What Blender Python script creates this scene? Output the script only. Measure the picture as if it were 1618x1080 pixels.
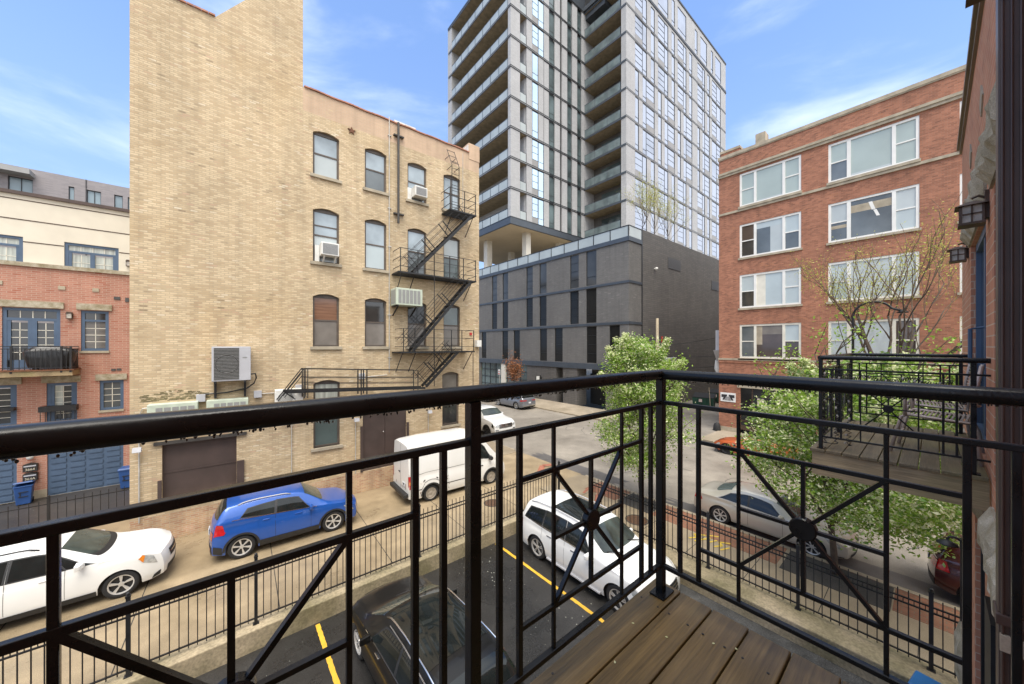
import bpy, math, random
from math import sin, cos, pi, radians, sqrt, atan2
from mathutils import Vector, Matrix, noise as mnoise
random.seed(7)
for _o in list(bpy.data.objects):
    bpy.data.objects.remove(_o)
sc = bpy.context.scene
C = sc.collection
EYE = 6.55                    # eye height above the alley, metres
# ------------------------------------------------------------------ camera
cam_d = bpy.data.cameras.new('camera')
cam = bpy.data.objects.new('camera', cam_d); C.objects.link(cam)
cam_d.sensor_width = 36.0
cam_d.lens = 550.0 / 1618.0 * 36.0
cam_d.shift_y = 6.0 / 1618.0
cam_d.clip_start = 0.05
cam_d.clip_end = 3000
cam.location = (0, 0, EYE)
cam.rotation_euler = (radians(90), 0, radians(50.45 - 90))
sc.camera = cam
# ------------------------------------------------------------------ sky and sun
SUN_EL, SUN_AZ = radians(66), radians(214)      # sun behind and left of the camera; azimuth from +Y, clockwise
w = bpy.data.worlds.new("World"); sc.world = w; w.use_nodes = True
nt = w.node_tree; N = nt.nodes; Lk = nt.links
for n_ in list(N): N.remove(n_)
out = N.new('ShaderNodeOutputWorld'); bg = N.new('ShaderNodeBackground')
bg.inputs['Strength'].default_value = 0.10
sky = N.new('ShaderNodeTexSky'); sky.sky_type = 'NISHITA'; sky.sun_disc = False
sky.sun_elevation = SUN_EL; sky.sun_rotation = SUN_AZ
sky.air_density = 1.0; sky.dust_density = 0.4; sky.ozone_density = 3.0
tc = N.new('ShaderNodeTexCoord')
def math_(op, a=None, b=None, clamp=False):
    m = N.new('ShaderNodeMath'); m.operation = op; m.use_clamp = clamp
    for i, v in ((0, a), (1, b)):
        if v is None: continue
        if isinstance(v, (int, float)): m.inputs[i].default_value = v
        else: Lk.new(v, m.inputs[i])
    return m.outputs[0]
sep = N.new('ShaderNodeSeparateXYZ'); Lk.new(tc.outputs['Generated'], sep.inputs[0])
def rng(v, a, b, c=0.0, d=1.0, smooth=True):
    m = N.new('ShaderNodeMapRange'); m.clamp = True
    if smooth: m.interpolation_type = 'SMOOTHSTEP'
    Lk.new(v, m.inputs['Value'])
    for k, q in (('From Min', a), ('From Max', b), ('To Min', c), ('To Max', d)): m.inputs[k].default_value = q
    return m.outputs['Result']
mp = N.new('ShaderNodeMapping'); mp.inputs['Scale'].default_value = (1.1, 1.1, 3.6)
mp.inputs['Location'].default_value = (1.7, .4, .9); mp.inputs['Rotation'].default_value = (radians(7), radians(-5), radians(20))
Lk.new(tc.outputs['Generated'], mp.inputs['Vector'])
nz = N.new('ShaderNodeTexNoise'); nz.inputs['Scale'].default_value = 1.9; nz.inputs['Detail'].default_value = 7
nz.inputs['Roughness'].default_value = 0.56; nz.inputs['Distortion'].default_value = 0.35
Lk.new(mp.outputs[0], nz.inputs['Vector'])
wisps = math_('MULTIPLY', rng(nz.outputs['Fac'], 0.46, 0.80), 0.46)
# unseen overcast bank, added behind the camera for soft fill and pale reflections
back = math_('ADD', math_('MULTIPLY', sep.outputs['X'], -0.15), math_('MULTIPLY', sep.outputs['Y'], -0.99))
nz2 = N.new('ShaderNodeTexNoise'); nz2.inputs['Scale'].default_value = 2.2; nz2.inputs['Detail'].default_value = 5
Lk.new(tc.outputs['Generated'], nz2.inputs['Vector'])
bank = rng(math_('ADD', back, math_('MULTIPLY', math_('SUBTRACT', nz2.outputs['Fac'], 0.5), 0.5)), -0.05, 0.30)
cloud_f = math_('MAXIMUM', math_('MAXIMUM', wisps, bank), rng(sep.outputs['Z'], 0.74, 0.90))   # unseen cloud cap added above the view as soft fill, joined to the bank
haze_f = rng(sep.outputs['Z'], 0.0, 0.72, 0.92, 0.25)
mixh = N.new('ShaderNodeMix'); mixh.data_type = 'RGBA'
Lk.new(haze_f, mixh.inputs['Factor']); 
tint = N.new('ShaderNodeMix'); tint.data_type = 'RGBA'; tint.blend_type = 'MULTIPLY'; tint.inputs['Factor'].default_value = 1.0
Lk.new(sky.outputs[0], tint.inputs['A']); tint.inputs['B'].default_value = (0.85, 1.0, 1.2, 1)
Lk.new(tint.outputs['Result'], mixh.inputs['A']); mixh.inputs['B'].default_value = (1.75, 2.45, 3.75, 1)
mixc = N.new('ShaderNodeMix'); mixc.data_type = 'RGBA'
Lk.new(cloud_f, mixc.inputs['Factor']); Lk.new(mixh.outputs['Result'], mixc.inputs['A'])
mixc.inputs['B'].default_value = (6.1, 6.4, 6.9, 1)
Lk.new(mixc.outputs['Result'], bg.inputs['Color']); Lk.new(bg.outputs[0], out.inputs['Surface'])
sun_d = bpy.data.lights.new('sun', 'SUN'); sun = bpy.data.objects.new('sun', sun_d); C.objects.link(sun)
sun_d.energy = 1.8; sun_d.angle = radians(45); sun_d.color = (1.0, 0.93, 0.82)
sd = Vector((sin(SUN_AZ) * cos(SUN_EL), cos(SUN_AZ) * cos(SUN_EL), sin(SUN_EL)))
sun.rotation_euler = sd.to_track_quat('Z', 'Y').to_euler(); sun.location = (0, -20, 40)
vs = sc.view_settings
sc.display_settings.display_device = 'sRGB'
vs.view_transform = 'Standard'; vs.look = 'None'; vs.gamma = 1.0; vs.exposure = 1.50
vs.use_curve_mapping = False
# ------------------------------------------------------------------ materials
def _nodes(name):
    m = bpy.data.materials.new(name); m.use_nodes = True
    t = m.node_tree; p = t.nodes['Principled BSDF']
    return m, t, p
def _setc(p, col): p.inputs['Base Color'].default_value = (*col, 1)
def M(name, col, rough=0.6, metal=0.0, var=0.12, scale=3.0, bump=0.0, coat=0.0, spec=None, detail=5, stretch=None, rvar=0.0, col2=None, fine=0.0):
    m, t, p = _nodes(name)
    _setc(p, col); p.inputs['Roughness'].default_value = rough; p.inputs['Metallic'].default_value = metal
    p.inputs['Coat Weight'].default_value = coat; p.inputs['Coat Roughness'].default_value = 0.04
    if spec is not None: p.inputs['Specular IOR Level'].default_value = spec
    if var or bump or rvar or col2:
        c = t.nodes.new('ShaderNodeTexCoord'); src = c.outputs['Object']
        if stretch:
            k = t.nodes.new('ShaderNodeMapping'); k.inputs['Scale'].default_value = stretch
            t.links.new(src, k.inputs['Vector']); src = k.outputs[0]
        n = t.nodes.new('ShaderNodeTexNoise'); n.inputs['Scale'].default_value = scale; n.inputs['Detail'].default_value = detail
        t.links.new(src, n.inputs['Vector'])
        r = t.nodes.new('ShaderNodeMapRange'); r.inputs['From Min'].default_value = 0.3; r.inputs['From Max'].default_value = 0.7
        t.links.new(n.outputs['Fac'], r.inputs['Value'])
        mx = t.nodes.new('ShaderNodeMix'); mx.data_type = 'RGBA'
        t.links.new(r.outputs[0], mx.inputs['Factor'])
        mx.inputs['A'].default_value = tuple(max(0, v * (1 - var)) for v in col) + (1,)
        cc = col2 or tuple(min(1, v * (1 + var)) for v in col)
        mx.inputs['B'].default_value = (*cc, 1)
        res = mx.outputs['Result']
        if fine:
            n3 = t.nodes.new('ShaderNodeTexNoise'); n3.inputs['Scale'].default_value = scale * 22; n3.inputs['Detail'].default_value = 3
            t.links.new(src, n3.inputs['Vector'])
            r3 = t.nodes.new('ShaderNodeMapRange'); r3.inputs['From Min'].default_value = .3; r3.inputs['From Max'].default_value = .7
            r3.inputs['To Min'].default_value = 1 - fine; r3.inputs['To Max'].default_value = 1 + fine
            t.links.new(n3.outputs['Fac'], r3.inputs['Value'])
            hs = t.nodes.new('ShaderNodeHueSaturation'); t.links.new(res, hs.inputs['Color']); t.links.new(r3.outputs[0], hs.inputs['Value'])
            res = hs.outputs['Color']
        t.links.new(res, p.inputs['Base Color'])
        if rvar:
            rr = t.nodes.new('ShaderNodeMapRange'); rr.inputs['From Min'].default_value = .35; rr.inputs['From Max'].default_value = .65
            rr.inputs['To Min'].default_value = max(.02, rough - rvar); rr.inputs['To Max'].default_value = min(1, rough + rvar)
            t.links.new(n.outputs['Fac'], rr.inputs['Value']); t.links.new(rr.outputs[0], p.inputs['Roughness'])
        if bump:
            b = t.nodes.new('ShaderNodeBump'); b.inputs['Strength'].default_value = bump; b.inputs['Distance'].default_value = 0.01
            n2 = t.nodes.new('ShaderNodeTexNoise'); n2.inputs['Scale'].default_value = scale * 12; n2.inputs['Detail'].default_value = 3
            t.links.new(src, n2.inputs['Vector'])
            t.links.new(n2.outputs['Fac'], b.inputs['Height']); t.links.new(b.outputs[0], p.inputs['Normal'])
    return m
def brick(name, c1, c2, mortar, bw=0.21, bh=0.07, mort=0.010, stain=0.25, stain_scale=0.6, odd=None, odd_amt=0.08, streak=0.0, rough=0.85, patch=None, floor=False):
    m, t, p = _nodes(name); nn = t.nodes.new; L = t.links.new
    c = nn('ShaderNodeTexCoord'); s = nn('ShaderNodeSeparateXYZ'); L(c.outputs['Object'], s.inputs[0])
    a = nn('ShaderNodeMath'); a.operation = 'ADD'; L(s.outputs['X'], a.inputs[0]); L(s.outputs['Y'], a.inputs[1])
    v = nn('ShaderNodeCombineXYZ'); L(s.outputs['Y'] if floor else a.outputs[0], v.inputs['X']); L(s.outputs['X'] if floor else s.outputs['Z'], v.inputs['Y'])
    def btex(ca, cb, cm):
        b = nn('ShaderNodeTexBrick'); b.inputs['Scale'].default_value = 1.0
        b.inputs['Brick Width'].default_value = bw; b.inputs['Row Height'].default_value = bh
        b.inputs['Mortar Size'].default_value = mort; b.inputs['Mortar Smooth'].default_value = 0.3
        b.inputs['Bias'].default_value = 0.0; b.offset = 0.5
        b.inputs['Color1'].default_value = ca; b.inputs['Color2'].default_value = cb; b.inputs['Mortar'].default_value = cm
        L(v.outputs[0], b.inputs['Vector']); return b
    b = btex((*c1, 1), (*c2, 1), (*mortar, 1)); res = b.outputs['Color']
    if odd:
        b2 = btex((0, 0, 0, 1), (1, 1, 1, 1), (0, 0, 0, 1))
        nk = nn('ShaderNodeTexNoise'); nk.inputs['Scale'].default_value = 1.1; nk.inputs['Detail'].default_value = 4; L(c.outputs['Object'], nk.inputs['Vector'])
        rk = nn('ShaderNodeMapRange'); rk.inputs['From Min'].default_value = .42; rk.inputs['From Max'].default_value = .66; L(nk.outputs['Fac'], rk.inputs['Value'])
        for j, oc in enumerate(odd):
            r = nn('ShaderNodeMapRange'); lo = 1 - odd_amt if j == 0 else 0.012 + odd_amt * .9 * (j - 1)
            if j == 0:
                r.inputs['From Min'].default_value = lo; r.inputs['From Max'].default_value = lo + .02
                L(b2.outputs['Color'], r.inputs['Value']); fac = r.outputs[0]
            else:
                q = nn('ShaderNodeMath'); q.operation = 'COMPARE'; L(b2.outputs['Color'], q.inputs[0])
                q.inputs[1].default_value = 0.25 + .17 * j; q.inputs[2].default_value = odd_amt * .4; fac = q.outputs[0]
            fk = nn('ShaderNodeMath'); fk.operation = 'MULTIPLY'; L(fac, fk.inputs[0]); L(rk.outputs[0], fk.inputs[1]); fac = fk.outputs[0]
            mx = nn('ShaderNodeMix'); mx.data_type = 'RGBA'; L(fac, mx.inputs['Factor']); L(res, mx.inputs['A'])
            mx.inputs['B'].default_value = (*oc, 1); res = mx.outputs['Result']
    n = nn('ShaderNodeTexNoise'); n.inputs['Scale'].default_value = stain_scale; n.inputs['Detail'].default_value = 8; n.inputs['Roughness'].default_value = .62
    L(c.outputs['Object'], n.inputs['Vector'])
    r = nn('ShaderNodeMapRange'); r.inputs['From Min'].default_value = .3; r.inputs['From Max'].default_value = .7
    r.inputs['To Min'].default_value = 1 - stain; r.inputs['To Max'].default_value = 1 + stain * .5; L(n.outputs['Fac'], r.inputs['Value'])
    hs = nn('ShaderNodeHueSaturation'); L(res, hs.inputs['Color']); L(r.outputs[0], hs.inputs['Value']); res = hs.outputs['Color']
    if streak:
        k = nn('ShaderNodeMapping'); k.inputs['Scale'].default_value = (3.0, 3.0, .18); L(c.outputs['Object'], k.inputs['Vector'])
        n2 = nn('ShaderNodeTexNoise'); n2.inputs['Scale'].default_value = 1.0; n2.inputs['Detail'].default_value = 6; L(k.outputs[0], n2.inputs['Vector'])
        r2 = nn('ShaderNodeMapRange'); r2.inputs['From Min'].default_value = .45; r2.inputs['From Max'].default_value = .75
        r2.inputs['To Min'].default_value = 1; r2.inputs['To Max'].default_value = 1 - streak; L(n2.outputs['Fac'], r2.inputs['Value'])
        h2 = nn('ShaderNodeHueSaturation'); L(res, h2.inputs['Color']); L(r2.outputs[0], h2.inputs['Value']); res = h2.outputs['Color']
    if patch:
        n4 = nn('ShaderNodeTexNoise'); n4.inputs['Scale'].default_value = .33; n4.inputs['Detail'].default_value = 5; L(c.outputs['Object'], n4.inputs['Vector'])
        r4 = nn('ShaderNodeMapRange'); r4.inputs['From Min'].default_value = .52; r4.inputs['From Max'].default_value = .68; r4.inputs['To Max'].default_value = .6
        L(n4.outputs['Fac'], r4.inputs['Value'])
        m4 = nn('ShaderNodeMix'); m4.data_type = 'RGBA'; m4.blend_type = 'MULTIPLY'; L(r4.outputs[0], m4.inputs['Factor']); L(res, m4.inputs['A'])
        m4.inputs['B'].default_value = (*patch, 1); res = m4.outputs['Result']
    L(res, p.inputs['Base Color']); p.inputs['Roughness'].default_value = rough
    bp = nn('ShaderNodeBump'); bp.inputs['Strength'].default_value = .5; bp.inputs['Distance'].default_value = .006; bp.invert = True
    L(b.outputs['Fac'], bp.inputs['Height']); L(bp.outputs[0], p.inputs['Normal'])
    return m
def ground_mat(name, base, dark, rough, speck=None, speck_amt=.62, speck_scale=16, patch_scale=.25, grain=60, rvar=.15, bumps=.4, joint=None, gv=.28):
    m, t, p = _nodes(name); nn = t.nodes.new; L = t.links.new
    c = nn('ShaderNodeTexCoord').outputs['Object']
    def noise(s, d=6, r=.6):
        n = nn('ShaderNodeTexNoise'); n.inputs['Scale'].default_value = s; n.inputs['Detail'].default_value = d; n.inputs['Roughness'].default_value = r
        L(c, n.inputs['Vector']); return n.outputs['Fac']
    def rg(v, a, b, lo=0, hi=1):
        q = nn('ShaderNodeMapRange'); q.inputs['From Min'].default_value = a; q.inputs['From Max'].default_value = b
        q.inputs['To Min'].default_value = lo; q.inputs['To Max'].default_value = hi; L(v, q.inputs['Value']); return q.outputs[0]
    mx = nn('ShaderNodeMix'); mx.data_type = 'RGBA'; big = noise(patch_scale, 8, .65)
    L(rg(big, .35, .65), mx.inputs['Factor']); mx.inputs['A'].default_value = (*dark, 1); mx.inputs['B'].default_value = (*base, 1)
    hs = nn('ShaderNodeHueSaturation'); L(mx.outputs['Result'], hs.inputs['Color']); g = noise(grain, 2); s2 = noise(1.4, 10, .7); am = nn('ShaderNodeMath'); am.operation = 'MULTIPLY'; L(rg(g, .3, .7, 1 - gv, 1 + gv), am.inputs[0]); L(rg(s2, .32, .68, .84, 1.14), am.inputs[1]); L(am.outputs[0], hs.inputs['Value'])
    res = hs.outputs['Color']
    if joint:
        ch = nn('ShaderNodeTexChecker')
    if speck:
        v = nn('ShaderNodeTexVoronoi'); v.inputs['Scale'].default_value = speck_scale; L(c, v.inputs['Vector'])
        dens = rg(noise(.5, 4), .45, .7, .02, .11)
        lt = nn('ShaderNodeMath'); lt.operation = 'LESS_THAN'; L(v.outputs['Distance'], lt.inputs[0]); L(dens, lt.inputs[1])
        m2 = nn('ShaderNodeMix'); m2.data_type = 'RGBA'; L(lt.outputs[0], m2.inputs['Factor']); L(res, m2.inputs['A']); m2.inputs['B'].default_value = (*speck, 1)
        res = m2.outputs['Result']
    L(res, p.inputs['Base Color']); L(rg(big, .35, .65, max(.05, rough - rvar), min(1, rough + rvar)), p.inputs['Roughness'])
    b = nn('ShaderNodeBump'); b.inputs['Strength'].default_value = bumps; b.inputs['Distance'].default_value = .006; L(g, b.inputs['Height']); L(b.outputs[0], p.inputs['Normal'])
    return m
def glass_dark(name, col=(.02, .025, .03), rough=.04, spec=.9, var=0.0, metal=0.0, scale=.8):
    return M(name, col, rough, metal, var, scale, 0, 0, spec)
# ------------------------------------------------------------------ mesh helpers
class MB:
    def __init__(s): s.v = []; s.f = []; s.m = []; s.k = 0
    def add(s, vs_, fs):
        o = len(s.v); s.v += [tuple(q) for q in vs_]; s.f += [tuple(o + i for i in f) for f in fs]; s.m += [s.k] * len(fs); return s
    def quad(s, a, b, c, d): return s.add([a, b, c, d], [(0, 1, 2, 3)])
    def box(s, x0, y0, z0, x1, y1, z1):
        x0, x1 = min(x0, x1), max(x0, x1); y0, y1 = min(y0, y1), max(y0, y1); z0, z1 = min(z0, z1), max(z0, z1)
        return s.add([(x0, y0, z0), (x1, y0, z0), (x1, y1, z0), (x0, y1, z0), (x0, y0, z1), (x1, y0, z1), (x1, y1, z1), (x0, y1, z1)],
                     [(3, 2, 1, 0), (4, 5, 6, 7), (0, 1, 5, 4), (1, 2, 6, 5), (2, 3, 7, 6), (3, 0, 4, 7)])
    def bar(s, p, q, w_, h=None, up=(0, 0, 1), n=0):
        """rectangular bar from p to q; w_ across, h along 'up'"""
        h = h or w_; p = Vector(p); q = Vector(q); d = (q - p)
        if d.length < 1e-6: return s
        d.normalize(); u = Vector(up)
        if abs(d.dot(u)) > .98: u = Vector((0, 1, 0)) if abs(d.y) < .9 else Vector((1, 0, 0))
        a = d.cross(u).normalized(); b = a.cross(d).normalized()
        vs_ = []
        for e in (p, q):
            for sx, sy in ((-1, -1), (1, -1), (1, 1), (-1, 1)): vs_.append(e + a * (sx * w_ / 2) + b * (sy * h / 2))
        return s.add(vs_, [(3, 2, 1, 0), (4, 5, 6, 7), (0, 1, 5, 4), (1, 2, 6, 5), (2, 3, 7, 6), (3, 0, 4, 7)])
    def tube(s, pts, r, n=8, r2=None, cap=True):
        pts = [Vector(q) for q in pts]; m = len(pts); rings = []
        for i, q in enumerate(pts):
            d = (pts[min(i + 1, m - 1)] - pts[max(i - 1, 0)])
            if d.length < 1e-7: d = Vector((0, 0, 1))
            d.normalize(); u = Vector((0, 0, 1)) if abs(d.z) < .9 else Vector((1, 0, 0))
            a = d.cross(u).normalized(); b = a.cross(d)
            rr = r if r2 is None else r + (r2 - r) * i / max(1, m - 1)
            rings.append([q + (a * cos(2 * pi * k / n) + b * sin(2 * pi * k / n)) * rr for k in range(n)])
        vs_ = [x for g in rings for x in g]; fs = []
        for i in range(m - 1):
            for k in range(n): fs.append((i * n + k, i * n + (k + 1) % n, (i + 1) * n + (k + 1) % n, (i + 1) * n + k))
        if cap: fs += [tuple(range(n))[::-1], tuple((m - 1) * n + k for k in range(n))]
        return s.add(vs_, fs)
    def lathe(s, prof, c=(0, 0, 0), axis='z', n=20):
        vs_ = []; fs = []; m = len(prof)
        for k in range(n):
            a = 2 * pi * k / n
            for r, h in prof:
                p = (r * cos(a), r * sin(a), h)
                if axis == 'y': p = (p[0], p[2], p[1])
                elif axis == 'x': p = (p[2], p[0], p[1])
                vs_.append((p[0] + c[0], p[1] + c[1], p[2] + c[2]))
        for k in range(n):
            for i in range(m - 1):
                a, b = k * m + i, ((k + 1) % n) * m + i
                fs.append((a, b, b + 1, a + 1))
        return s.add(vs_, fs)
    def prism(s, poly, d, plane='xz', at=0.0):
        """poly in a plane, extruded by d along the remaining axis"""
        def mk(u, v, t): return {'xz': (u, t, v), 'yz': (t, u, v), 'xy': (u, v, t)}[plane]
        n = len(poly); vs_ = [mk(u, v, at) for u, v in poly] + [mk(u, v, at + d) for u, v in poly]
        fs = [tuple(range(n)), tuple(range(n, 2 * n))[::-1]] + [(i, i + n, (i + 1) % n + n, (i + 1) % n) for i in range(n)]
        return s.add(vs_, fs)
    def sphere(s, c, r, n=8, m=6, sz=1.0):
        prof = [(r * sin(pi * i / m), -r * cos(pi * i / m) * sz) for i in range(m + 1)]
        return s.lathe(prof, c, 'z', n)
    def xf(s, M_):
        s.v = [tuple(M_ @ Vector(q)) for q in s.v]; return s
    def mesh(s, name, mats, smooth=False, fix=True):
        me = bpy.data.meshes.new(name); me.from_pydata(s.v, [], s.f)
        for q in (mats if isinstance(mats, (list, tuple)) else [mats]): me.materials.append(q)
        if any(s.m): me.polygons.foreach_set('material_index', s.m)
        if smooth: me.polygons.foreach_set('use_smooth', [True] * len(me.polygons))
        if fix:
            import bmesh
            b = bmesh.new(); b.from_mesh(me); bmesh.ops.recalc_face_normals(b, faces=b.faces); b.to_mesh(me); b.free()
        me.update(); return me
    def build(s, name, mats, parent=None, smooth=False, bevel=0.0, fix=True, loc=None, auto=None):
        o = bpy.data.objects.new(name, s.mesh(name, mats, smooth or bool(auto), fix)); C.objects.link(o)
        if parent is not None: o.parent = parent
        if loc is not None: o.location = loc
        if bevel:
            b = o.modifiers.new('bevel', 'BEVEL'); b.width = bevel; b.segments = 2; b.limit_method = 'ANGLE'; b.angle_limit = radians(40)
        if auto:
            o.data.set_sharp_from_angle(angle=radians(auto))
        return o
def inst(name, me, parent, loc=(0, 0, 0), rot=(0, 0, 0)):
    o = bpy.data.objects.new(name, me); C.objects.link(o)
    if parent is not None: o.parent = parent
    o.location = loc; o.rotation_euler = rot; return o
def tag(o, label=None, cat=None, group=None, kind=None):
    if label: o['label'] = label
    if cat: o['category'] = cat
    if group: o['group'] = group
    if kind: o['kind'] = kind
    return o
def thing(name, label, cat, loc=(0, 0, 0), rz=0.0, group=None):
    o = bpy.data.objects.new(name, None); C.objects.link(o); o.empty_display_size = .2
    o.location = loc; o.rotation_euler = (0, 0, rz); return tag(o, label, cat, group)
def copy_tree(o, parent=None):
    c = o.copy(); C.objects.link(c)
    if parent is not None: c.parent = parent
    for ch in list(o.children): copy_tree(ch, c)
    return c
def text_mesh(txt, size, depth=.004):
    cu = bpy.data.curves.new('lettering', 'FONT'); cu.body = txt; cu.size = size; cu.extrude = depth; cu.align_x = 'CENTER'; cu.align_y = 'CENTER'
    o = bpy.data.objects.new('lettering', cu); C.objects.link(o)
    dg = bpy.context.evaluated_depsgraph_get(); me = bpy.data.meshes.new_from_object(o.evaluated_get(dg))
    bpy.data.objects.remove(o); bpy.data.curves.remove(cu); return me
def letters(name, txt, size, mat, parent, loc, rot, depth=.004):
    me = text_mesh(txt, size, depth); me.name = name; me.materials.clear(); me.materials.append(mat)
    return inst(name, me, parent, loc, rot)
def wall_cells(mb, xs, zs, openings, put):
    """split a wall at all opening edges, emit the solid cells through put(x0,z0,x1,z1)"""
    X = sorted(set([xs[0], xs[1]] + [q for o in openings for q in (o[0], o[2]) if xs[0] < q < xs[1]]))
    Z = sorted(set([zs[0], zs[1]] + [q for o in openings for q in (o[1], o[3]) if zs[0] < q < zs[1]]))
    for i in range(len(X) - 1):
        for j in range(len(Z) - 1):
            cx, cz = (X[i] + X[i + 1]) / 2, (Z[j] + Z[j + 1]) / 2
            if any(o[0] < cx < o[2] and o[1] < cz < o[3] for o in openings): continue
            put(X[i], Z[j], X[i + 1], Z[j + 1])
def facade_x(mb, x0, x1, z0, z1, y, openings, depth, sgn=1):
    """wall in the plane y (facing -sgn*Y) with real openings and reveals 'depth' deep (towards +sgn*Y)"""
    wall_cells(mb, (x0, x1), (z0, z1), openings, lambda a, b, c, d: mb.quad((a, y, b), (c, y, b), (c, y, d), (a, y, d)))
    e = y + sgn * depth
    for a, b, c, d in openings:
        mb.quad((a, y, b), (a, e, b), (a, e, d), (a, y, d)); mb.quad((c, y, b), (c, e, b), (c, e, d), (c, y, d))
        mb.quad((a, y, d), (c, y, d), (c, e, d), (a, e, d)); mb.quad((a, y, b), (c, y, b), (c, e, b), (a, e, b))
def facade_y(mb, y0, y1, z0, z1, x, openings, depth):
    """wall in the plane x (facing -X), openings (y0,z0,y1,z1)"""
    wall_cells(mb, (y0, y1), (z0, z1), openings, lambda a, b, c, d: mb.quad((x, a, b), (x, c, b), (x, c, d), (x, a, d)))
    e = x + depth
    for a, b, c, d in openings:
        mb.quad((x, a, b), (e, a, b), (e, a, d), (x, a, d)); mb.quad((x, c, b), (e, c, b), (e, c, d), (x, c, d))
        mb.quad((x, a, d), (x, c, d), (e, c, d), (e, a, d)); mb.quad((x, a, b), (x, c, b), (e, c, b), (e, a, b))
# ------------------------------------------------------------------ material library
m_black = M('black_painted_steel', (.007, .0072, .0078), .30, 0, .35, 10, .05, .08, .3, rvar=.10)
m_blackmatt = M('black_iron', (.012, .012, .013), .5, 0, .4, 9, .15)
m_drop = M('rain_water', (.02, .02, .022), .03, 0, 0, spec=1.0)
m_yellow = brick('buff_common_brick', (.66, .52, .335), (.47, .345, .205), (.455, .36, .235), .205, .068, .012, .19, .38,
                 [(.55, .37, .25), (.29, .215, .13), (.72, .62, .46)], .07, .17, patch=(.88, .82, .72))
m_yellow_top = brick('pink_buff_brick', (.575, .40, .27), (.53, .37, .245), (.52, .40, .29), .205, .068, .010, .18, .7, [(.60, .45, .28)], .12, .2)
m_oldbrick = brick('worn_red_base_brick', (.42, .22, .13), (.55, .38, .22), (.50, .40, .28), .205, .068, .012, .3, 1.2, [(.5, .3, .2)], .15, .3)
m_red = brick('red_pressed_brick', (.43, .178, .102), (.25, .098, .056), (.32, .19, .13), .215, .075, .008, .22, .45, [(.19, .075, .045), (.42, .17, .08)], .055, .14)
m_pinkbrick = brick('salmon_brick', (.45, .215, .15), (.385, .175, .12), (.47, .33, .26), .25, .085, .009, .16, .6, [(.36, .115, .07)], .16, .12)
m_housebrick = brick('plum_brick', (.56, .25, .145), (.49, .205, .115), (.58, .42, .30), .30, .10, .007, .14, .8, [(.42, .165, .10)], .12, .1)
m_podium = brick('charcoal_brick', (.155, .148, .138), (.128, .122, .115), (.105, .10, .095), .40, .09, .008, .16, .25, [(.21, .195, .18)], .08, .14, .75)
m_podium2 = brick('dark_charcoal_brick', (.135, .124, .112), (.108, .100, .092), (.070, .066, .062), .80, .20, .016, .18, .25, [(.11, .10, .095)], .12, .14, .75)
m_towerbrick = brick('grey_tower_brick', (.43, .432, .436), (.37, .372, .376), (.33, .33, .335), .40, .09, .008, .10, .3, None, .1, .08, .7)
m_greybrick = brick('lilac_grey_brick', (.30, .275, .28), (.25, .23, .24), (.28, .26, .265), .40, .09, .008, .10, .4, None, .1, .06)
m_stone = M('limestone', (.355, .305, .225), .85, 0, .22, 2.5, .3, fine=.12)
m_roughstone = M('rough_faced_limestone', (.56, .50, .39), .9, 0, .2, 6, .8, fine=.3, col2=(.24, .20, .12))
m_stucco = M('cream_stucco', (.66, .61, .51), .9, 0, .05, 1.5, .15)
m_blue = M('blue_painted_wood', (.068, .108, .175), .5, 0, .12, 3)
m_white = M('white_painted_frame', (.72, .71, .67), .5, 0, .06, 2)
m_cream = M('cream_painted_frame', (.66, .63, .54), .55, 0, .08, 2)
m_brownframe = M('brown_painted_frame', (.095, .075, .060), .55, 0, .2, 4)
m_fascia = M('slate_metal_fascia', (.070, .082, .098), .42, .3, .1, 1.0)
m_darkmetal = M('dark_window_metal', (.025, .027, .030), .42, .3, .1, 2)
m_concrete = M('balcony_concrete', (.27, .225, .155), .8, 0, .22, 1.6, .3, fine=.15)
m_soffit = M('painted_soffit', (.52, .45, .35), .85, 0, .05, .5)
m_column = M('pale_column', (.60, .57, .50), .8, 0, .05, 1)
m_slabedge = M('pale_slab_edge', (.30, .30, .30), .7, 0, .06, 1)
m_glassrail = M('grey_green_rail_glass', (.36, .40, .40), .12, 0, .12, .35, spec=.6)
m_glassrail2 = M('tinted_rail_glass', (.13, .165, .17), .10, 0, .3, .6, spec=.6)
m_skyglass = M('sky_reflecting_glass', (.385, .41, .47), .07, .95, .03, .2)
m_skyglass2 = M('sky_reflecting_glass_blue', (.50, .62, .72), .05, .9, .15, .15)
m_greenglass = M('green_tinted_glass', (.10, .135, .14), .06, .15, .6, .25, spec=.7)
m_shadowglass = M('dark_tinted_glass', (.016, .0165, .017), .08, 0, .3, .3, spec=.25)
m_greyglass = M('smoked_glass', (.052, .056, .060), .08, 0, .35, .4, spec=.45)
m_spandrel = M('grey_spandrel_panel', (.26, .255, .25), .5, 0, .05, 1)
m_tile = M('terracotta_coping', (.36, .16, .10), .7, 0, .25, 4, .2)
m_flash = M('white_flashing', (.62, .60, .56), .6, 0, .15, 3)
m_blindpane = M('pane_over_pale_blind', (.42, .48, .49), .10, 0, .10, .6, 0, .5)
m_blindlight = M('pane_over_white_blind', (.42, .46, .46), .10, 0, .08, .8, 0, .5)
m_blindgreen = M('pane_over_green_grey_blind', (.36, .42, .39), .10, 0, .08, .6, 0, .5)
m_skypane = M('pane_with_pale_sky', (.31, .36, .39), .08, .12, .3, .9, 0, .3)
m_brownpane = M('pane_over_brown_blind', (.20, .105, .065), .14, 0, .25, 3, 0, .3, stretch=(.4, .4, 6))
m_greypane = M('pane_over_grey_screen', (.185, .165, .145), .25, 0, .14, 2, 0, .2)
m_darkpane = M('dark_room_pane', (.035, .035, .034), .05, 0, .4, .8, spec=.8)
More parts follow.
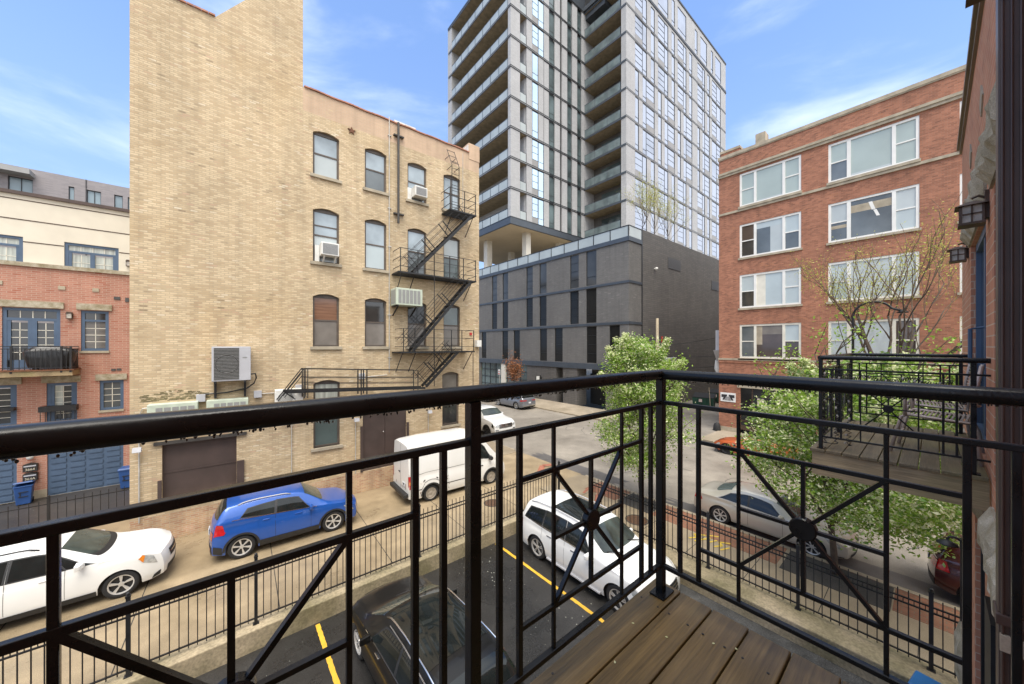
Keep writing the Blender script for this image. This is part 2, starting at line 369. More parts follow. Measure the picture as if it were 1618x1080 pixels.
m_roompane = M('grey_room_pane', (.115, .13, .135), .05, .1, .4, .5, spec=.8)
m_brownroom = M('brown_room_pane', (.075, .055, .045), .05, 0, .35, .6, spec=.8)
m_tealpane = M('teal_grey_pane', (.085, .11, .105), .07, 0, .25, .8, spec=.8)
m_curtain = M('pane_over_curtain', (.40, .42, .38), .12, 0, .35, 2.2, 0, .4, stretch=(5, 5, .3))
m_maroon = M('brown_painted_door', (.062, .042, .036), .55, 0, .18, 2, .1)
m_pipe = M('dark_iron_pipe', (.045, .04, .036), .6, 0, .3, 6)
m_conduit = M('galvanised_conduit', (.45, .43, .39), .5, .2, .2, 5)
m_acwhite = M('white_plastic_casing', (.66, .65, .61), .5, 0, .1, 3)
m_acgrey = M('grey_plastic_casing', (.42, .42, .44), .5, 0, .05, 3)
m_acgreen = M('pale_green_casing', (.46, .51, .41), .55, 0, .14, 3)
m_acgrille = M('grey_grille', (.24, .24, .23), .55, 0, .1, 20)
m_acdark = M('dark_grille', (.075, .072, .068), .5, .2, .2, 12)
m_rust = M('rusty_iron', (.14, .055, .025), .8, 0, .35, 6)
m_moss = M('dark_moss', (.17, .14, .075), .95, 0, .5, 9)
m_alley = ground_mat('tan_alley_concrete', (.325, .25, .155), (.24, .185, .115), .42, None, patch_scale=.35, rvar=.2, bumps=.2)
m_walk = ground_mat('sidewalk_concrete', (.33, .265, .18), (.25, .20, .135), .5, None, patch_scale=.5, bumps=.2)
m_walkfar = ground_mat('far_sidewalk_concrete', (.36, .30, .225), (.27, .225, .16), .55, None, patch_scale=.4, bumps=.2)
m_lot = ground_mat('wet_black_asphalt', (.034, .032, .030), (.018, .0175, .017), .34, (.50, .50, .42), speck_scale=8, patch_scale=.4, rvar=.16, gv=.6)
m_street = ground_mat('street_asphalt', (.265, .235, .195), (.175, .154, .128), .55, None, patch_scale=.22, rvar=.12, bumps=.35)
m_patch = ground_mat('asphalt_patch', (.115, .105, .10), (.085, .08, .075), .5, None, patch_scale=.5)
m_drive = ground_mat('dark_driveway_asphalt', (.052, .046, .042), (.034, .031, .029), .38, (.3, .3, .28), speck_scale=5)
m_base = ground_mat('ground_dirt', (.16, .14, .11), (.11, .10, .08), .9, None)
m_mulch = ground_mat('dark_mulch', (.06, .055, .05), (.03, .028, .026), .8, (.3, .3, .27), speck_scale=10, bumps=1.0)
m_kerb = M('kerb_concrete', (.30, .25, .18), .75, 0, .25, 2.5, .3, fine=.1)
m_retain = M('mossy_retaining_concrete', (.20, .175, .085), .85, 0, .35, .9, .5, col2=(.37, .30, .20), fine=.25, detail=9)
m_pavers = brick('brick_pavers', (.30, .125, .07), (.22, .09, .05), (.20, .15, .10), .20, .10, .01, .3, 1.0, [(.36, .2, .11)], .15, floor=True)
m_paint = M('yellow_road_paint', (.62, .36, .035), .5, 0, .12, 6, fine=.12)
m_sideyellow = M('yellow_spray_paint', (.60, .42, .05), .7, 0, .1, 6)
m_sidered = M('red_spray_paint', (.30, .115, .07), .7, 0, .2, 4)
m_iron = M('manhole_iron', (.11, .06, .035), .6, .3, .3, 10, .4)
def wood(name, a, b, rough, along='x'):
    m, t, p = _nodes(name); nn = t.nodes.new; L = t.links.new
    c = nn('ShaderNodeTexCoord'); k = nn('ShaderNodeMapping'); k.inputs['Scale'].default_value = (.55, 9, 9) if along == 'x' else (9, .55, 9)
    L(c.outputs['Object'], k.inputs['Vector'])
    n = nn('ShaderNodeTexNoise'); n.inputs['Scale'].default_value = 2.2; n.inputs['Detail'].default_value = 8; n.inputs['Roughness'].default_value = .68; n.inputs['Distortion'].default_value = 1.1
    L(k.outputs[0], n.inputs['Vector'])
    n2 = nn('ShaderNodeTexNoise'); n2.inputs['Scale'].default_value = 2.6; n2.inputs['Detail'].default_value = 6; L(c.outputs['Object'], n2.inputs['Vector'])
    k3 = nn('ShaderNodeMapping'); k3.inputs['Scale'].default_value = (3, 90, 90) if along == 'x' else (90, 3, 90); L(c.outputs['Object'], k3.inputs['Vector'])
    n3 = nn('ShaderNodeTexNoise'); n3.inputs['Scale'].default_value = 1.5; n3.inputs['Detail'].default_value = 4; L(k3.outputs[0], n3.inputs['Vector'])
    r = nn('ShaderNodeMapRange'); r.inputs['From Min'].default_value = .25; r.inputs['From Max'].default_value = .75; L(n.outputs['Fac'], r.inputs['Value'])
    mx = nn('ShaderNodeMix'); mx.data_type = 'RGBA'; L(r.outputs[0], mx.inputs['Factor']); mx.inputs['A'].default_value = (*a, 1); mx.inputs['B'].default_value = (*b, 1)
    hs = nn('ShaderNodeHueSaturation'); L(mx.outputs['Result'], hs.inputs['Color'])
    ad = nn('ShaderNodeMath'); ad.operation = 'ADD'; L(n2.outputs['Fac'], ad.inputs[0]); L(n3.outputs['Fac'], ad.inputs[1])
    r2 = nn('ShaderNodeMapRange'); r2.inputs['From Min'].default_value = .7; r2.inputs['From Max'].default_value = 1.3; r2.inputs['To Min'].default_value = .62; r2.inputs['To Max'].default_value = 1.38
    L(ad.outputs[0], r2.inputs['Value']); L(r2.outputs[0], hs.inputs['Value'])
    g = nn('ShaderNodeTexNoise'); g.inputs['Scale'].default_value = 1.3; g.inputs['Detail'].default_value = 7; L(c.outputs['Object'], g.inputs['Vector'])
    rg_ = nn('ShaderNodeMapRange'); rg_.inputs['From Min'].default_value = .52; rg_.inputs['From Max'].default_value = .68; rg_.inputs['To Max'].default_value = .55; L(g.outputs['Fac'], rg_.inputs['Value'])
    mg = nn('ShaderNodeMix'); mg.data_type = 'RGBA'; L(rg_.outputs[0], mg.inputs['Factor']); L(hs.outputs['Color'], mg.inputs['A']); mg.inputs['B'].default_value = (.12, .115, .032, 1)
    L(mg.outputs['Result'], p.inputs['Base Color']); p.inputs['Roughness'].default_value = rough
    b = nn('ShaderNodeBump'); b.inputs['Strength'].default_value = .35; b.inputs['Distance'].default_value = .004; L(n3.outputs['Fac'], b.inputs['Height']); L(b.outputs[0], p.inputs['Normal'])
    return m
m_deck = wood('wet_brown_decking', (.066, .042, .014), (.185, .120, .044), .40, 'x')
m_deck2 = wood('weathered_decking', (.075, .055, .028), (.19, .145, .082), .5, 'x')
m_beam = wood('weathered_beam', (.22, .16, .085), (.40, .30, .17), .7, 'y')
# cars
def paint(name, col, metal=0.0, rough=.32): return M(name, col, rough, metal, .03, 2, 0, .9 if max(col) > .05 else .28, .5 if max(col) > .05 else .2)
m_carwhite = paint('white_car_paint', (.74, .74, .72)); m_carwhite2 = paint('white_van_paint', (.70, .69, .66), 0, .45)
m_carblue = paint('blue_car_paint', (.012, .080, .35), .2, .28); m_carblack = paint('black_car_paint', (.008, .008, .008), 0, .3)
m_carbeige = paint('beige_car_paint', (.50, .465, .40), .30, .35); m_carorange = paint('orange_car_paint', (.42, .085, .018), .15, .3)
m_cargrey = paint('grey_car_paint', (.20, .21, .235), .4, .3); m_carred = paint('dark_red_car_paint', (.055, .006, .008), .1, .25)
m_cardark = paint('dark_car_paint', (.02, .022, .03), .2, .25)
m_carglass = M('car_glass', (.012, .015, .015), .04, 0, .5, 1.2, spec=.5)
m_carglass2 = M('car_windshield', (.045, .056, .050), .04, 0, .6, 1.6, spec=.45)
m_trim = M('black_plastic_trim', (.018, .018, .019), .55, 0, .2, 8)
m_chrome = M('chrome_trim', (.70, .70, .70), .15, 1, 0)
m_tyre = M('tyre_rubber', (.016, .016, .017), .75, 0, .25, 12)
m_alloy = M('alloy_rim', (.58, .57, .55), .34, .45, .08, 6)
m_alloydark = M('dark_alloy_rim', (.035, .035, .04), .35, .5, .1, 6)
m_steel = M('rusty_steel_rim', (.34, .30, .25), .6, .3, .3, 9)
m_redlens = M('red_lamp_lens', (.42, .012, .015), .12, 0, .15, 8, 0, .6)
m_clearlens = M('clear_lamp_lens', (.46, .47, .46), .10, .3, .35, 14, 0, .6)
m_amber = M('amber_lamp_lens', (.65, .20, .02), .15, 0, .1, 8, 0, .5)
m_plate = M('number_plate', (.60, .62, .64), .5, 0, .12, 20)
m_seam = M('panel_gap', (.02, .02, .02), .8, 0, 0)
# plants
def leafmat(name, a, b):
    m, t, p = _nodes(name); nn = t.nodes.new; L = t.links.new
    c = nn('ShaderNodeTexCoord'); n = nn('ShaderNodeTexNoise'); n.inputs['Scale'].default_value = 2.0; n.inputs['Detail'].default_value = 6; L(c.outputs['Object'], n.inputs['Vector'])
    r = nn('ShaderNodeMapRange'); r.inputs['From Min'].default_value = .35; r.inputs['From Max'].default_value = .65; L(n.outputs['Fac'], r.inputs['Value'])
    mx = nn('ShaderNodeMix'); mx.data_type = 'RGBA'; L(r.outputs[0], mx.inputs['Factor']); mx.inputs['A'].default_value = (*a, 1); mx.inputs['B'].default_value = (*b, 1)
    L(mx.outputs['Result'], p.inputs['Base Color']); p.inputs['Roughness'].default_value = .5
    tr = nn('ShaderNodeBsdfTranslucent'); L(mx.outputs['Result'], tr.inputs['Color'])
    ms = nn('ShaderNodeMixShader'); ms.inputs[0].default_value = .35; L(p.outputs[0], ms.inputs[1]); L(tr.outputs[0], ms.inputs[2])
    L(ms.outputs[0], t.nodes['Material Output'].inputs['Surface']); return m
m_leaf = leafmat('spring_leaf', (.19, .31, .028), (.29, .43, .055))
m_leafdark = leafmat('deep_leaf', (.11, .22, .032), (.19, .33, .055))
m_blossom = leafmat('white_blossom', (.62, .66, .35), (.76, .77, .48))
m_bud = leafmat('yellow_green_bud', (.34, .36, .05), (.46, .46, .09))
m_brownleaf = leafmat('brown_dead_leaf', (.26, .10, .04), (.36, .16, .07))
m_bark = M('tree_bark', (.085, .062, .045), .9, 0, .3, 6, .6)
m_twig = M('thin_twigs', (.14, .095, .06), .9, 0, .2, 6)
m_binblue = M('blue_bin_plastic', (.022, .072, .23), .45, 0, .12, 3)
m_binlid = M('bright_blue_bin_lid', (.03, .17, .42), .45, 0, .1, 3)
m_dumpster = M('green_dumpster_paint', (.012, .060, .038), .55, 0, .2, 2)
m_paper = M('paper_notice', (.62, .50, .46), .8, 0, .08, 8)
m_signwhite = M('white_sign_face', (.68, .68, .66), .6, 0, .05, 4)
m_signblack = M('black_sign_print', (.02, .02, .022), .6, 0, 0)
m_signgrey = M('grey_sign_print', (.22, .22, .22), .6, 0, .3, 6)
m_signred = M('red_sign_print', (.45, .03, .03), .6, 0, 0)
m_bronze = M('dark_bronze_lantern', (.085, .055, .038), .5, .4, .3, 8)
m_seedglass = M('frosted_lantern_glass', (.44, .40, .34), .25, 0, .35, 12, 0, .4)
m_downspout = M('brown_enamel_downspout', (.075, .048, .038), .4, .1, .18, 3)
m_chairbronze = M('bronze_chair_frame', (.42, .34, .29), .42, .2, .1, 6)
m_cover = M('black_vinyl_cover', (.012, .012, .013), .38, 0, .5, 4, .6, .3)
m_mailbox = M('black_mailbox', (.022, .02, .018), .5, 0, .2, 8)
m_gold = M('pale_number_paint', (.55, .50, .38), .5, 0, .1, 8)
m_duct = M('ribbed_silver_duct', (.45, .45, .44), .35, .6, .12, 6)
m_pole = M('weathered_pole_wood', (.36, .30, .21), .85, 0, .2, 3, .3, stretch=(6, 6, .5))
m_gravel = ground_mat('loose_grey_gravel', (.07, .069, .066), (.03, .03, .029), .7, (.32, .32, .30), speck_scale=20, patch_scale=2.5, grain=38, bumps=1.0, gv=.6)
m_crack = M('tar_crack', (.05, .047, .045), .7, 0, .2, 4)
m_skyglass_b = M('sky_reflecting_glass_dim', (.35, .375, .435), .07, .92, .25, .25)
m_bluegrey = M('blue_grey_pane', (.25, .32, .36), .10, 0, .15, .5, spec=.5)
m_copingbrown = M('brown_metal_coping', (.20, .155, .12), .55, .1, .12, 3)
# ------------------------------------------------------------------ ground, roads, pavements
def struct(name, mb, mat, **k): return tag(mb.build(name, mat, None, **k), kind='structure')
struct('ground', MB().quad((-900, -900, -1.2), (900, -900, -1.2), (900, 900, -1.2), (-900, 900, -1.2)), m_base)
struct('street', MB().box(14.15, -90, -.5, 25.7, 260, -.12), m_street)
struct('parking_lot', MB().box(-30, -12, -1.0, 10.36, 9.93, -.46), m_lot)
struct('alley', MB().box(-40, 10.32, -.6, 11.2, 19.5, 0).box(11.2, 11.5, -.6, 14.1, 16.4, -.02), m_alley)
sw = MB().box(11.15, -60, -.6, 13.99, 11.5, 0)
sw.box(11.2, 16.4, -.6, 13.99, 140, 0)
struct('sidewalk', sw, m_walk)
struct('kerb', MB().box(13.99, -60, -.5, 14.15, 11.2, .012).box(13.99, 16.8, -.5, 14.15, 140, .012), m_kerb)
struct('brick_paving', MB().box(12.75, .95, -.1, 13.98, 2.2, .006).box(12.75, 3.0, -.1, 13.98, 7.0, .006).box(12.75, 8.6, -.1, 13.98, 10.2, .006).box(12.75, -6, -.1, 13.98, .65, .006), m_pavers)
struct('planting_pit', MB().box(12.62, .68, -.1, 13.96, 2.9, .010).box(12.75, 7.05, -.1, 13.96, 8.5, .010), m_mulch)
struct('far_kerb', MB().box(25.7, -60, -.5, 25.86, 9.6, .005).box(25.7, 19.2, -.5, 25.86, 140, .005), m_kerb)
struct('far_sidewalk', MB().box(25.86, -60, -.6, 29.9, 10.6, 0).box(25.86, 18.68, -.6, 30.0, 140, 0), m_walkfar)
struct('far_alley', MB().box(25.7, 10.6, -.6, 110, 18.68, -.05), m_street)
struct('driveway', MB().box(-40, 19.5, -.6, -2.4, 24.6, -.02), m_drive)
# worn lanes and repairs in the asphalt, each a thin sheet
def blob(x0, y0, x1, y1, z, n=14, j=.12, seed=1):
    r = random.Random(seed); cx, cy, ax, ay = (x0 + x1) / 2, (y0 + y1) / 2, (x1 - x0) / 2, (y1 - y0) / 2; P = []
    for i in range(n * 4):
        a = 2 * pi * i / (n * 4); k = 1 + r.uniform(-j, j)
        ca, sa = cos(a), sin(a); q = max(abs(ca), abs(sa)) ** .8
        P.append((cx + ax * ca / q * k, cy + ay * sa / q * k, z))
    return P
ps = MB()
for q in ((14.3, 9.5, 15.3, 15.6, 3), (17.2, 11.2, 18.3, 12.1, 5), (21.0, 15.0, 21.7, 15.9, 6), (14.4, -5, 15.2, 7.5, 9)):
    P = blob(*q[:4], -.116, seed=q[4]); ps.add(P, [tuple(range(len(P)))])
struct('asphalt_repair', ps, m_patch)
jt = MB()
for x in (-4.1, -1.75, 1.05, 3.9, 6.6, 9.2): jt.quad((x, 10.34, .004), (x + .018, 10.34, .004), (x + .20, 16.3, .004), (x + .18, 16.3, .004))
for y in (-3, -1.4, .2, 1.8, 3.4, 5.0, 6.6, 8.2, 9.8): jt.box(11.2, y, -.01, 12.7, y + .015, .004)
struct('pavement_joint', jt, m_seam)
for y0, y1, x in ((5.2, 9.87, 7.42), (5.2, 9.87, 1.80), (5.2, 9.87, -3.85)):
    m_ = MB(); n_ = 60
    for i in range(n_):
        a, b = y0 + (y1 - y0) * i / n_, y0 + (y1 - y0) * (i + 1) / n_
        if i == 0: e0 = e1 = 0; rl_ = random.Random(int(x * 10))
        f0, f1 = rl_.uniform(-.007, .007), rl_.uniform(-.007, .007)
        m_.quad((x - .050 + e0, a, -.456), (x + .050 + e1, a, -.456), (x + .050 + f1, b, -.456), (x - .050 + f0, b, -.456)); e0, e1 = f0, f1
    struct('parking_line', m_, m_paint)
struct('gravel_strip', MB().box(9.70, -8, -.6, 10.37, 7.0, -.452), m_gravel)
ck = MB(); rr = random.Random(2)
for i in range(26):
    x, y = rr.uniform(14.6, 25.2), rr.uniform(-6, 30); a = rr.choice((0, pi / 2)) + rr.uniform(-.4, .4)
    for k in range(rr.randint(6, 16)):
        a += rr.uniform(-.5, .5); L2 = rr.uniform(.15, .4); x2, y2 = x + cos(a) * L2, y + sin(a) * L2
        if not (14.3 < x2 < 25.5): break
        wd = rr.uniform(.008, .022); nx, ny = -sin(a) * wd, cos(a) * wd; z = -.1165 + i * .00002
        ck.quad((x - nx, y - ny, z), (x2 - nx, y2 - ny, z), (x2 + nx, y2 + ny, z), (x + nx, y + ny, z)); x, y = x2, y2
struct('tar_cracks', ck, m_crack)
# utility paint marks on the pavement
sp = MB()
def stroke(mb, pts, wd, z):
    for a, b in zip(pts, pts[1:]):
        d = Vector((b[0] - a[0], b[1] - a[1], 0)).normalized(); nrm = Vector((-d.y, d.x, 0)) * wd / 2
        A, B = Vector((a[0], a[1], z)), Vector((b[0], b[1], z))
        mb.quad(A - nrm, B - nrm, B + nrm, A + nrm)
for dx, dy in ((0, 0), (.25, -.32), (.1, -.75)):
    stroke(sp, [(12.2 + dx, 5.3 + dy), (12.45 + dx, 5.15 + dy), (12.6 + dx, 5.3 + dy), (12.8 + dx, 5.0 + dy)], .07, .012)
    stroke(sp, [(12.15 + dx, 5.1 + dy), (12.5 + dx, 4.95 + dy)], .06, .0125)
struct('yellow_survey_mark', sp, m_sideyellow)
sp = MB()
stroke(sp, [(12.0, 9.0), (12.6, 9.4), (13.2, 9.2), (13.7, 9.6)], .16, .012); stroke(sp, [(12.3, 9.9), (12.9, 10.1), (13.5, 10.0)], .12, .012)
stroke(sp, [(12.6, 13.0), (13.4, 13.6), (13.9, 13.4)], .3, .006)
struct('red_survey_mark', sp, m_sidered)
# manhole covers
def manhole(x, y, r, label):
    o = thing('manhole_cover', label, 'manhole cover', (x, y, .002))
    MB().lathe([(0, .006), (r * .86, .006), (r * .88, .002)], n=24).build('lid', m_iron, o)
    MB().lathe([(r * .90, 0), (r * .90, .008), (r, .008), (r, 0)], n=24).build('rim', m_pipe, o)
manhole(11.95, 7.1, .42, 'rust brown manhole cover in the corner pavement behind the iron fence')
manhole(8.6, 11.7, .36, 'round manhole cover in the tan alley between the van and the fence')
# ------------------------------------------------------------------ retaining wall and iron fences
rw = MB().box(-30, 9.93, -1, 10.36, 10.32, .02).box(10.36, -12, -1, 11.15, 10.32, .021)
o = thing('retaining_wall', 'low mossy concrete retaining wall round the sunken car park', 'wall', (10.7, 10.0, -.46))
rw.xf(Matrix.Translation((-10.7, -10.0, .46))).build('wall', m_retain, o, bevel=.025)
def fence(name, label, A, Bp, posts, zb, group=None, top=1.27, ptop=1.44, pst=1.62, step=.145, double=True, skip_last=False):
    A = Vector((*A, zb)); Bp = Vector((*Bp, zb)); d = (Bp - A).normalized(); Ln = (Bp - A).length
    o = thing(name, label, 'fence', A, atan2(d.y, d.x), group)
    for i, s in enumerate(posts):
        m_ = MB().box(s - .032, -.032, 0, s + .032, .032, pst - .06).box(s - .04, -.04, pst - .06, s + .04, .04, pst - .03)
        m_.sphere((s, 0, pst + .005), .032, 8, 6); m_.box(s - .06, -.06, 0, s + .06, .06, .012)
        m_.build('post', m_blackmatt, o)
    for a, b in zip(posts, posts[1:]):
        m_ = MB()
        for z in ([.13, top - .11, top] if double else [.13, top]): m_.box(a + .03, -.016, z - .014, b - .03, .016, z + .014)
        n = max(2, round((b - a) / step)); k = (b - a) / n
        for i in range(1, n):
            s = a + k * i; m_.box(s - .0085, -.0085, .06, s + .0085, .0085, ptop)
        if double:
            for i in range(n):
                s = a + k * (i + .5); m_.box(s - .006, -.006, top - .11, s + .006, .006, top)
        m_.build('fence_panel', m_blackmatt, o)
    return o
fence('picket_fence', 'black iron picket fence along the alley on the retaining wall', (-9.63, 10.15), (10.97, 10.15), [2.04 * i for i in range(10)] + [20.6], .02)
fence('picket_fence', 'black iron picket fence beside the pavement and beige sedan', (10.97, 10.15), (10.97, -6.3), [.0001, 1.72, 3.82, 5.93, 8.01, 10.12, 12.2, 14.3, 16.4][1:], .02, step=.15)
fence('picket_fence', 'black picket fence before the townhouse garage driveway', (-11.0, 19.6), (-2.5, 19.6), [0, 2.1, 4.2, 6.28, 8.46], 0, double=False, top=1.05, ptop=1.2, pst=1.32, step=.2)
# ------------------------------------------------------------------ buff brick loft building across the alley
YA = radians(-1.4)
yb = thing('brick_loft_building', 'tall buff brick loft building with arched windows and fire escape', 'building', (-2.3555, 16.4613, 0), YA)
W_, ZR, ZL = 13.3, 17.1, 18.35
cols = [(5.17, 6.17), (7.22, 8.19), (9.2, 10.18), (11.12, 12.1)]
rows = [(13.66, 15.44), (10.05, 12.22), (6.52, 8.63)]
wins = []
for r, (z0, z1) in enumerate(rows):
    for c, (a, b) in enumerate(cols): wins.append((a, z0, b, z1 + .10, r, c))
wins.append((5.19, 2.30, 6.2, 5.10, 3, 0)); wins.append((11.05, 2.40, 12.02, 5.18, 3, 3))
doors = [(.74, 1.40, 2.70, 3.22), (7.13, .9, 9.14, 3.74)]
ops = [q[:4] for q in wins] + doors
m = MB(); facade_x(m, 0, W_, .9, 16.15, 0, ops, .24); m.build('wall', m_yellow, yb, fix=False)
m = MB(); facade_x(m, 4.82, W_, 16.15, ZR, 0, [], .2); m.quad((4.82, .35, 16.15), (W_, .35, 16.15), (W_, .35, ZR), (4.82, .35, ZR)); m.build('parapet', m_yellow_top, yb, fix=False)
m = MB(); m.quad((0, 0, 16.15), (4.82, 0, 16.15), (4.82, 0, ZR), (0, 0, ZR))
m.quad((0, 0, ZR), (2.1, 0, ZR), (2.1, 0, ZL), (0, 0, ZL))
m.prism([(2.1, ZR), (4.82, ZR), (4.82, 26), (3.3, 26), (3.3, 19.95), (2.1, ZL)], 2.2, 'xz', 0)
m.build('chimney_stack', m_yellow, yb, fix=False)
m = MB(); m.quad((0, 0, 0), (0, 22, 0), (0, 22, ZL), (0, 0, ZL)); m.quad((W_, 0, 0), (W_, 22, 0), (W_, 22, ZR), (W_, 0, ZR)); m.quad((0, 22, 0), (W_, 22, 0), (W_, 22, ZR), (0, 22, ZR))
m.quad((4.82, .35, ZR - .4), (W_, .35, ZR - .4), (W_, 22, ZR - .4), (4.82, 22, ZR - .4)); m.quad((0, .0, ZL - .05), (4.82, 0, ZL - .05), (4.82, 22, ZL - .05), (0, 22, ZL - .05))
m.build('side_wall', m_yellow, yb, fix=False)
m = MB(); facade_x(m, 0, W_, -.1, .9, -.004, [], .1); m.build('base_course', m_oldbrick, yb, fix=False)
m = MB()
for i in range(44):
    x = 4.86 + i * .19
    if x > 12.55: break
    z = ZR + .012 * sin(i * .9)
    m.box(x, -.06, z, x + .183, .42, z + .055)
m.build('coping', m_tile, yb); m = MB()
for i in range(11): m.box(.02 + i * .19, -.06, ZL, .2 + i * .19, .4, ZL + .055)
m.build('coping', m_tile, yb)
m = MB().box(12.62, -.02, ZR - .35, W_ + .02, .6, ZR + .52); m.build('corner_pier', m_yellow_top, yb)
m = MB().box(12.585, .0, ZR + .02, 12.618, .62, ZR + .42); m.build('flashing', m_flash, yb); MB().box(8.55, -.03, ZR + .05, 9.6, .3, ZR + .14).build('flashing', m_flash, yb)
# door surrounds, ledges
m = MB().box(.55, -.10, 3.24, 3.0, .02, 3.34).box(2.6, -.05, 3.34, 2.68, 0, 3.75); m.build('door_head', m_pipe, yb)
m = MB().box(.62, -.09, 1.18, 2.95, .05, 1.38); m.build('dock_ledge', m_stone, yb)
m = MB().box(.74, .14, 1.40, 2.70, .2, 3.22); m.k = 1; m.box(.74, .122, 2.22, 2.70, .139, 2.27); m.box(.64, -.06, 1.40, .735, .1, 2.05); m.box(2.705, -.06, 1.40, 2.92, .1, 2.3)
o = m.build('loading_door', [m_maroon, m_maroon], yb)
m = MB().box(7.13, .05, .9, 8.125, .1, 3.74).box(8.14, .05, .9, 9.14, .1, 3.74); m.box(7.03, -.06, .9, 7.126, .06, 2.95); m.box(9.145, -.06, .9, 9.25, .06, 2.85)
o = m.build('double_door', m_maroon, yb)
MB().sphere((8.06, .03, 2.55), .035).build('handle', m_chrome, o)
# windows
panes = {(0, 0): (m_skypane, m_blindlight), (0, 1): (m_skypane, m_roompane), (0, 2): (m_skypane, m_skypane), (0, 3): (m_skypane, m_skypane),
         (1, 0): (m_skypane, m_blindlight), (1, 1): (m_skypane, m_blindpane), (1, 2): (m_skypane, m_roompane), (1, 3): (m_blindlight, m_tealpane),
         (2, 0): (m_brownpane, m_greypane), (2, 1): (m_darkpane, m_greypane), (2, 2): (m_greyglass, m_greypane), (2, 3): (m_tealpane, m_greypane),
         (3, 0): (m_curtain, m_tealpane), (3, 3): (m_greypane, m_darkpane)}
for (a, z0, b, z1, r, c) in wins:
    f = MB(); y0, y1 = .10, .17; mid = z0 + (z1 - z0) * .50; t = .075
    f.box(a, y0, z0, a + t, y1, z1).box(b - t, y0, z0, b, y1, z1).box(a + t, y0, z0, b - t, y1, z0 + .07).box(a + t, y0, z1 - .16, b - t, y1, z1)
    f.box(a + t, y0 + .01, mid - .03, b - t, y1, mid + .03)
    if (r, c) == (0, 3): f.box((a + b) / 2 - .02, y0 + .01, z0 + .07, (a + b) / 2 + .02, y1, z1 - .16)
    if (r, c) == (1, 0): f.box(a + t, y0 + .012, z1 - .75, b - t, y1, z1 - .70)
    w_ = f.build('window', m_brownframe, yb)
    up, lo = panes[(r, c)]
    p_ = MB().quad((a + t, .135, mid), (b - t, .135, mid), (b - t, .135, z1 - .1), (a + t, .135, z1 - .1)); p_.k = 1
    p_.quad((a + t, .137, z0 + .05), (b - t, .137, z0 + .05), (b - t, .137, mid), (a + t, .137, mid)); p_.build('pane', [up, lo], w_, fix=False)
    if (r, c) != (3, 3): MB().box(a - .10, -.09, z0 - .13, b + .10, .12, z0).build('sill', m_stone, w_, bevel=.01)
    else: MB().box(a - .08, -.06, z0 - .12, b + .10, .12, z0).build('sill', m_stone, w_)
    # segmental head: brick corners under the arch and the dark soffit board
    h = MB(); n = 10; R_ = .13; cx = (a + b) / 2; hw = (b - a) / 2
    arc = [(cx + hw * (i / n * 2 - 1), z1 - R_ * ((i / n * 2 - 1) ** 2)) for i in range(n + 1)]
    h.prism([(a, z1 + .004)] + arc[:n // 2 + 1], .2, 'xz', -.003); h.prism(arc[n // 2:] + [(b, z1 + .004)], .2, 'xz', -.003)
    h.k = 0
    arc2 = [(x, z + .20) for x, z in arc[::-1]]; h.prism(arc + arc2, .012, 'xz', -.006)
    h.build('arch', m_yellow, w_, fix=True)
# star anchor, pipes, small fixtures
def star(mb, c, r, th, n=5):
    P = []
    for i in range(2 * n):
        a = pi / 2 + pi * i / n; q = r if i % 2 == 0 else r * .42; P.append((c[0] + q * cos(a), c[1] + q * sin(a)))
    mb.prism(P, th, 'xz', -th)
m = MB(); star(m, (6.66, 16.0), .17, .05); m.build('star_anchor', m_rust, yb)
m = MB().tube([(8.7, -.14, 17.1), (8.7, -.14, 12.35)], .055, 8)
for z in (16.5, 12.8): m.box(8.5, -.14, z - .03, 8.98, -.0, z + .03)
m.build('vent_pipe', m_pipe, yb)
m = MB().tube([(8.30, -.05, 17.25), (8.30, -.05, 6.0), (8.30, -.05, 5.3)], .022, 6)
for z in (16.4, 13.0, 11.2, 8.0, 6.0): m.box(8.24, -.06, z - .02, 8.4, 0, z + .02)
m.build('conduit', m_conduit, yb)
for P_, r_c in (([(12.25, -.03, 16.9), (12.25, -.03, 13.6)], .012), ([(.22, -.05, .8), (.22, -.05, 4.3), (.3, -.05, 4.5), (.55, -.05, 4.52)], .022), ([(4.42, -.05, .9), (4.42, -.05, 4.2)], .016), ([(6.82, -.05, .9), (6.82, -.05, 3.2)], .016),
                ([(10.25, -.05, .9), (10.25, -.05, 3.2)], .016), ([(4.15, -.04, 4.72), (3.45, -.04, 4.72)], .018), ([(7.2, -.05, 5.15), (8.2, -.05, 5.2)], .02)):
    MB().tube(P_, r_c, 6).build('conduit', m_conduit, yb)
for x, z in ((3.33, 4.72), (1.72, 4.72), (7.08, 5.2), (4.66, 4.85)): MB().box(x - .12, -.14, z - .13, x + .12, -.004, z + .13).build('junction_box', m_acgrey, yb, bevel=.01)
for x, z in ((12.75, 7.2),): MB().box(x - .07, -.05, z - .07, x + .07, -.003, z + .07).build('fire_bell', m_signred, yb)
MB().box(13.0, -.28, 6.5, 13.28, -.01, 6.86).build('utility_box', m_acwhite, yb)
m = MB()
rr = random.Random(4)
for i in range(260):
    x = .2 + rr.random() * 1.7; z = 4.70 + rr.random() ** 1.8 * .36 * (1 - abs(x - 1) * .6); s = .02 + rr.random() * .05
    m.box(x, -.003 - .00001 * i, z, x + s * 1.6, 0, z + s * .5)
m.build('moss_patch', m_moss, yb)
def wpt(x, y, z):                # local wall coordinates -> world
    c, s = cos(YA), sin(YA); return (-2.3555 + x * c - y * s, 16.4613 + x * s + y * c, z)
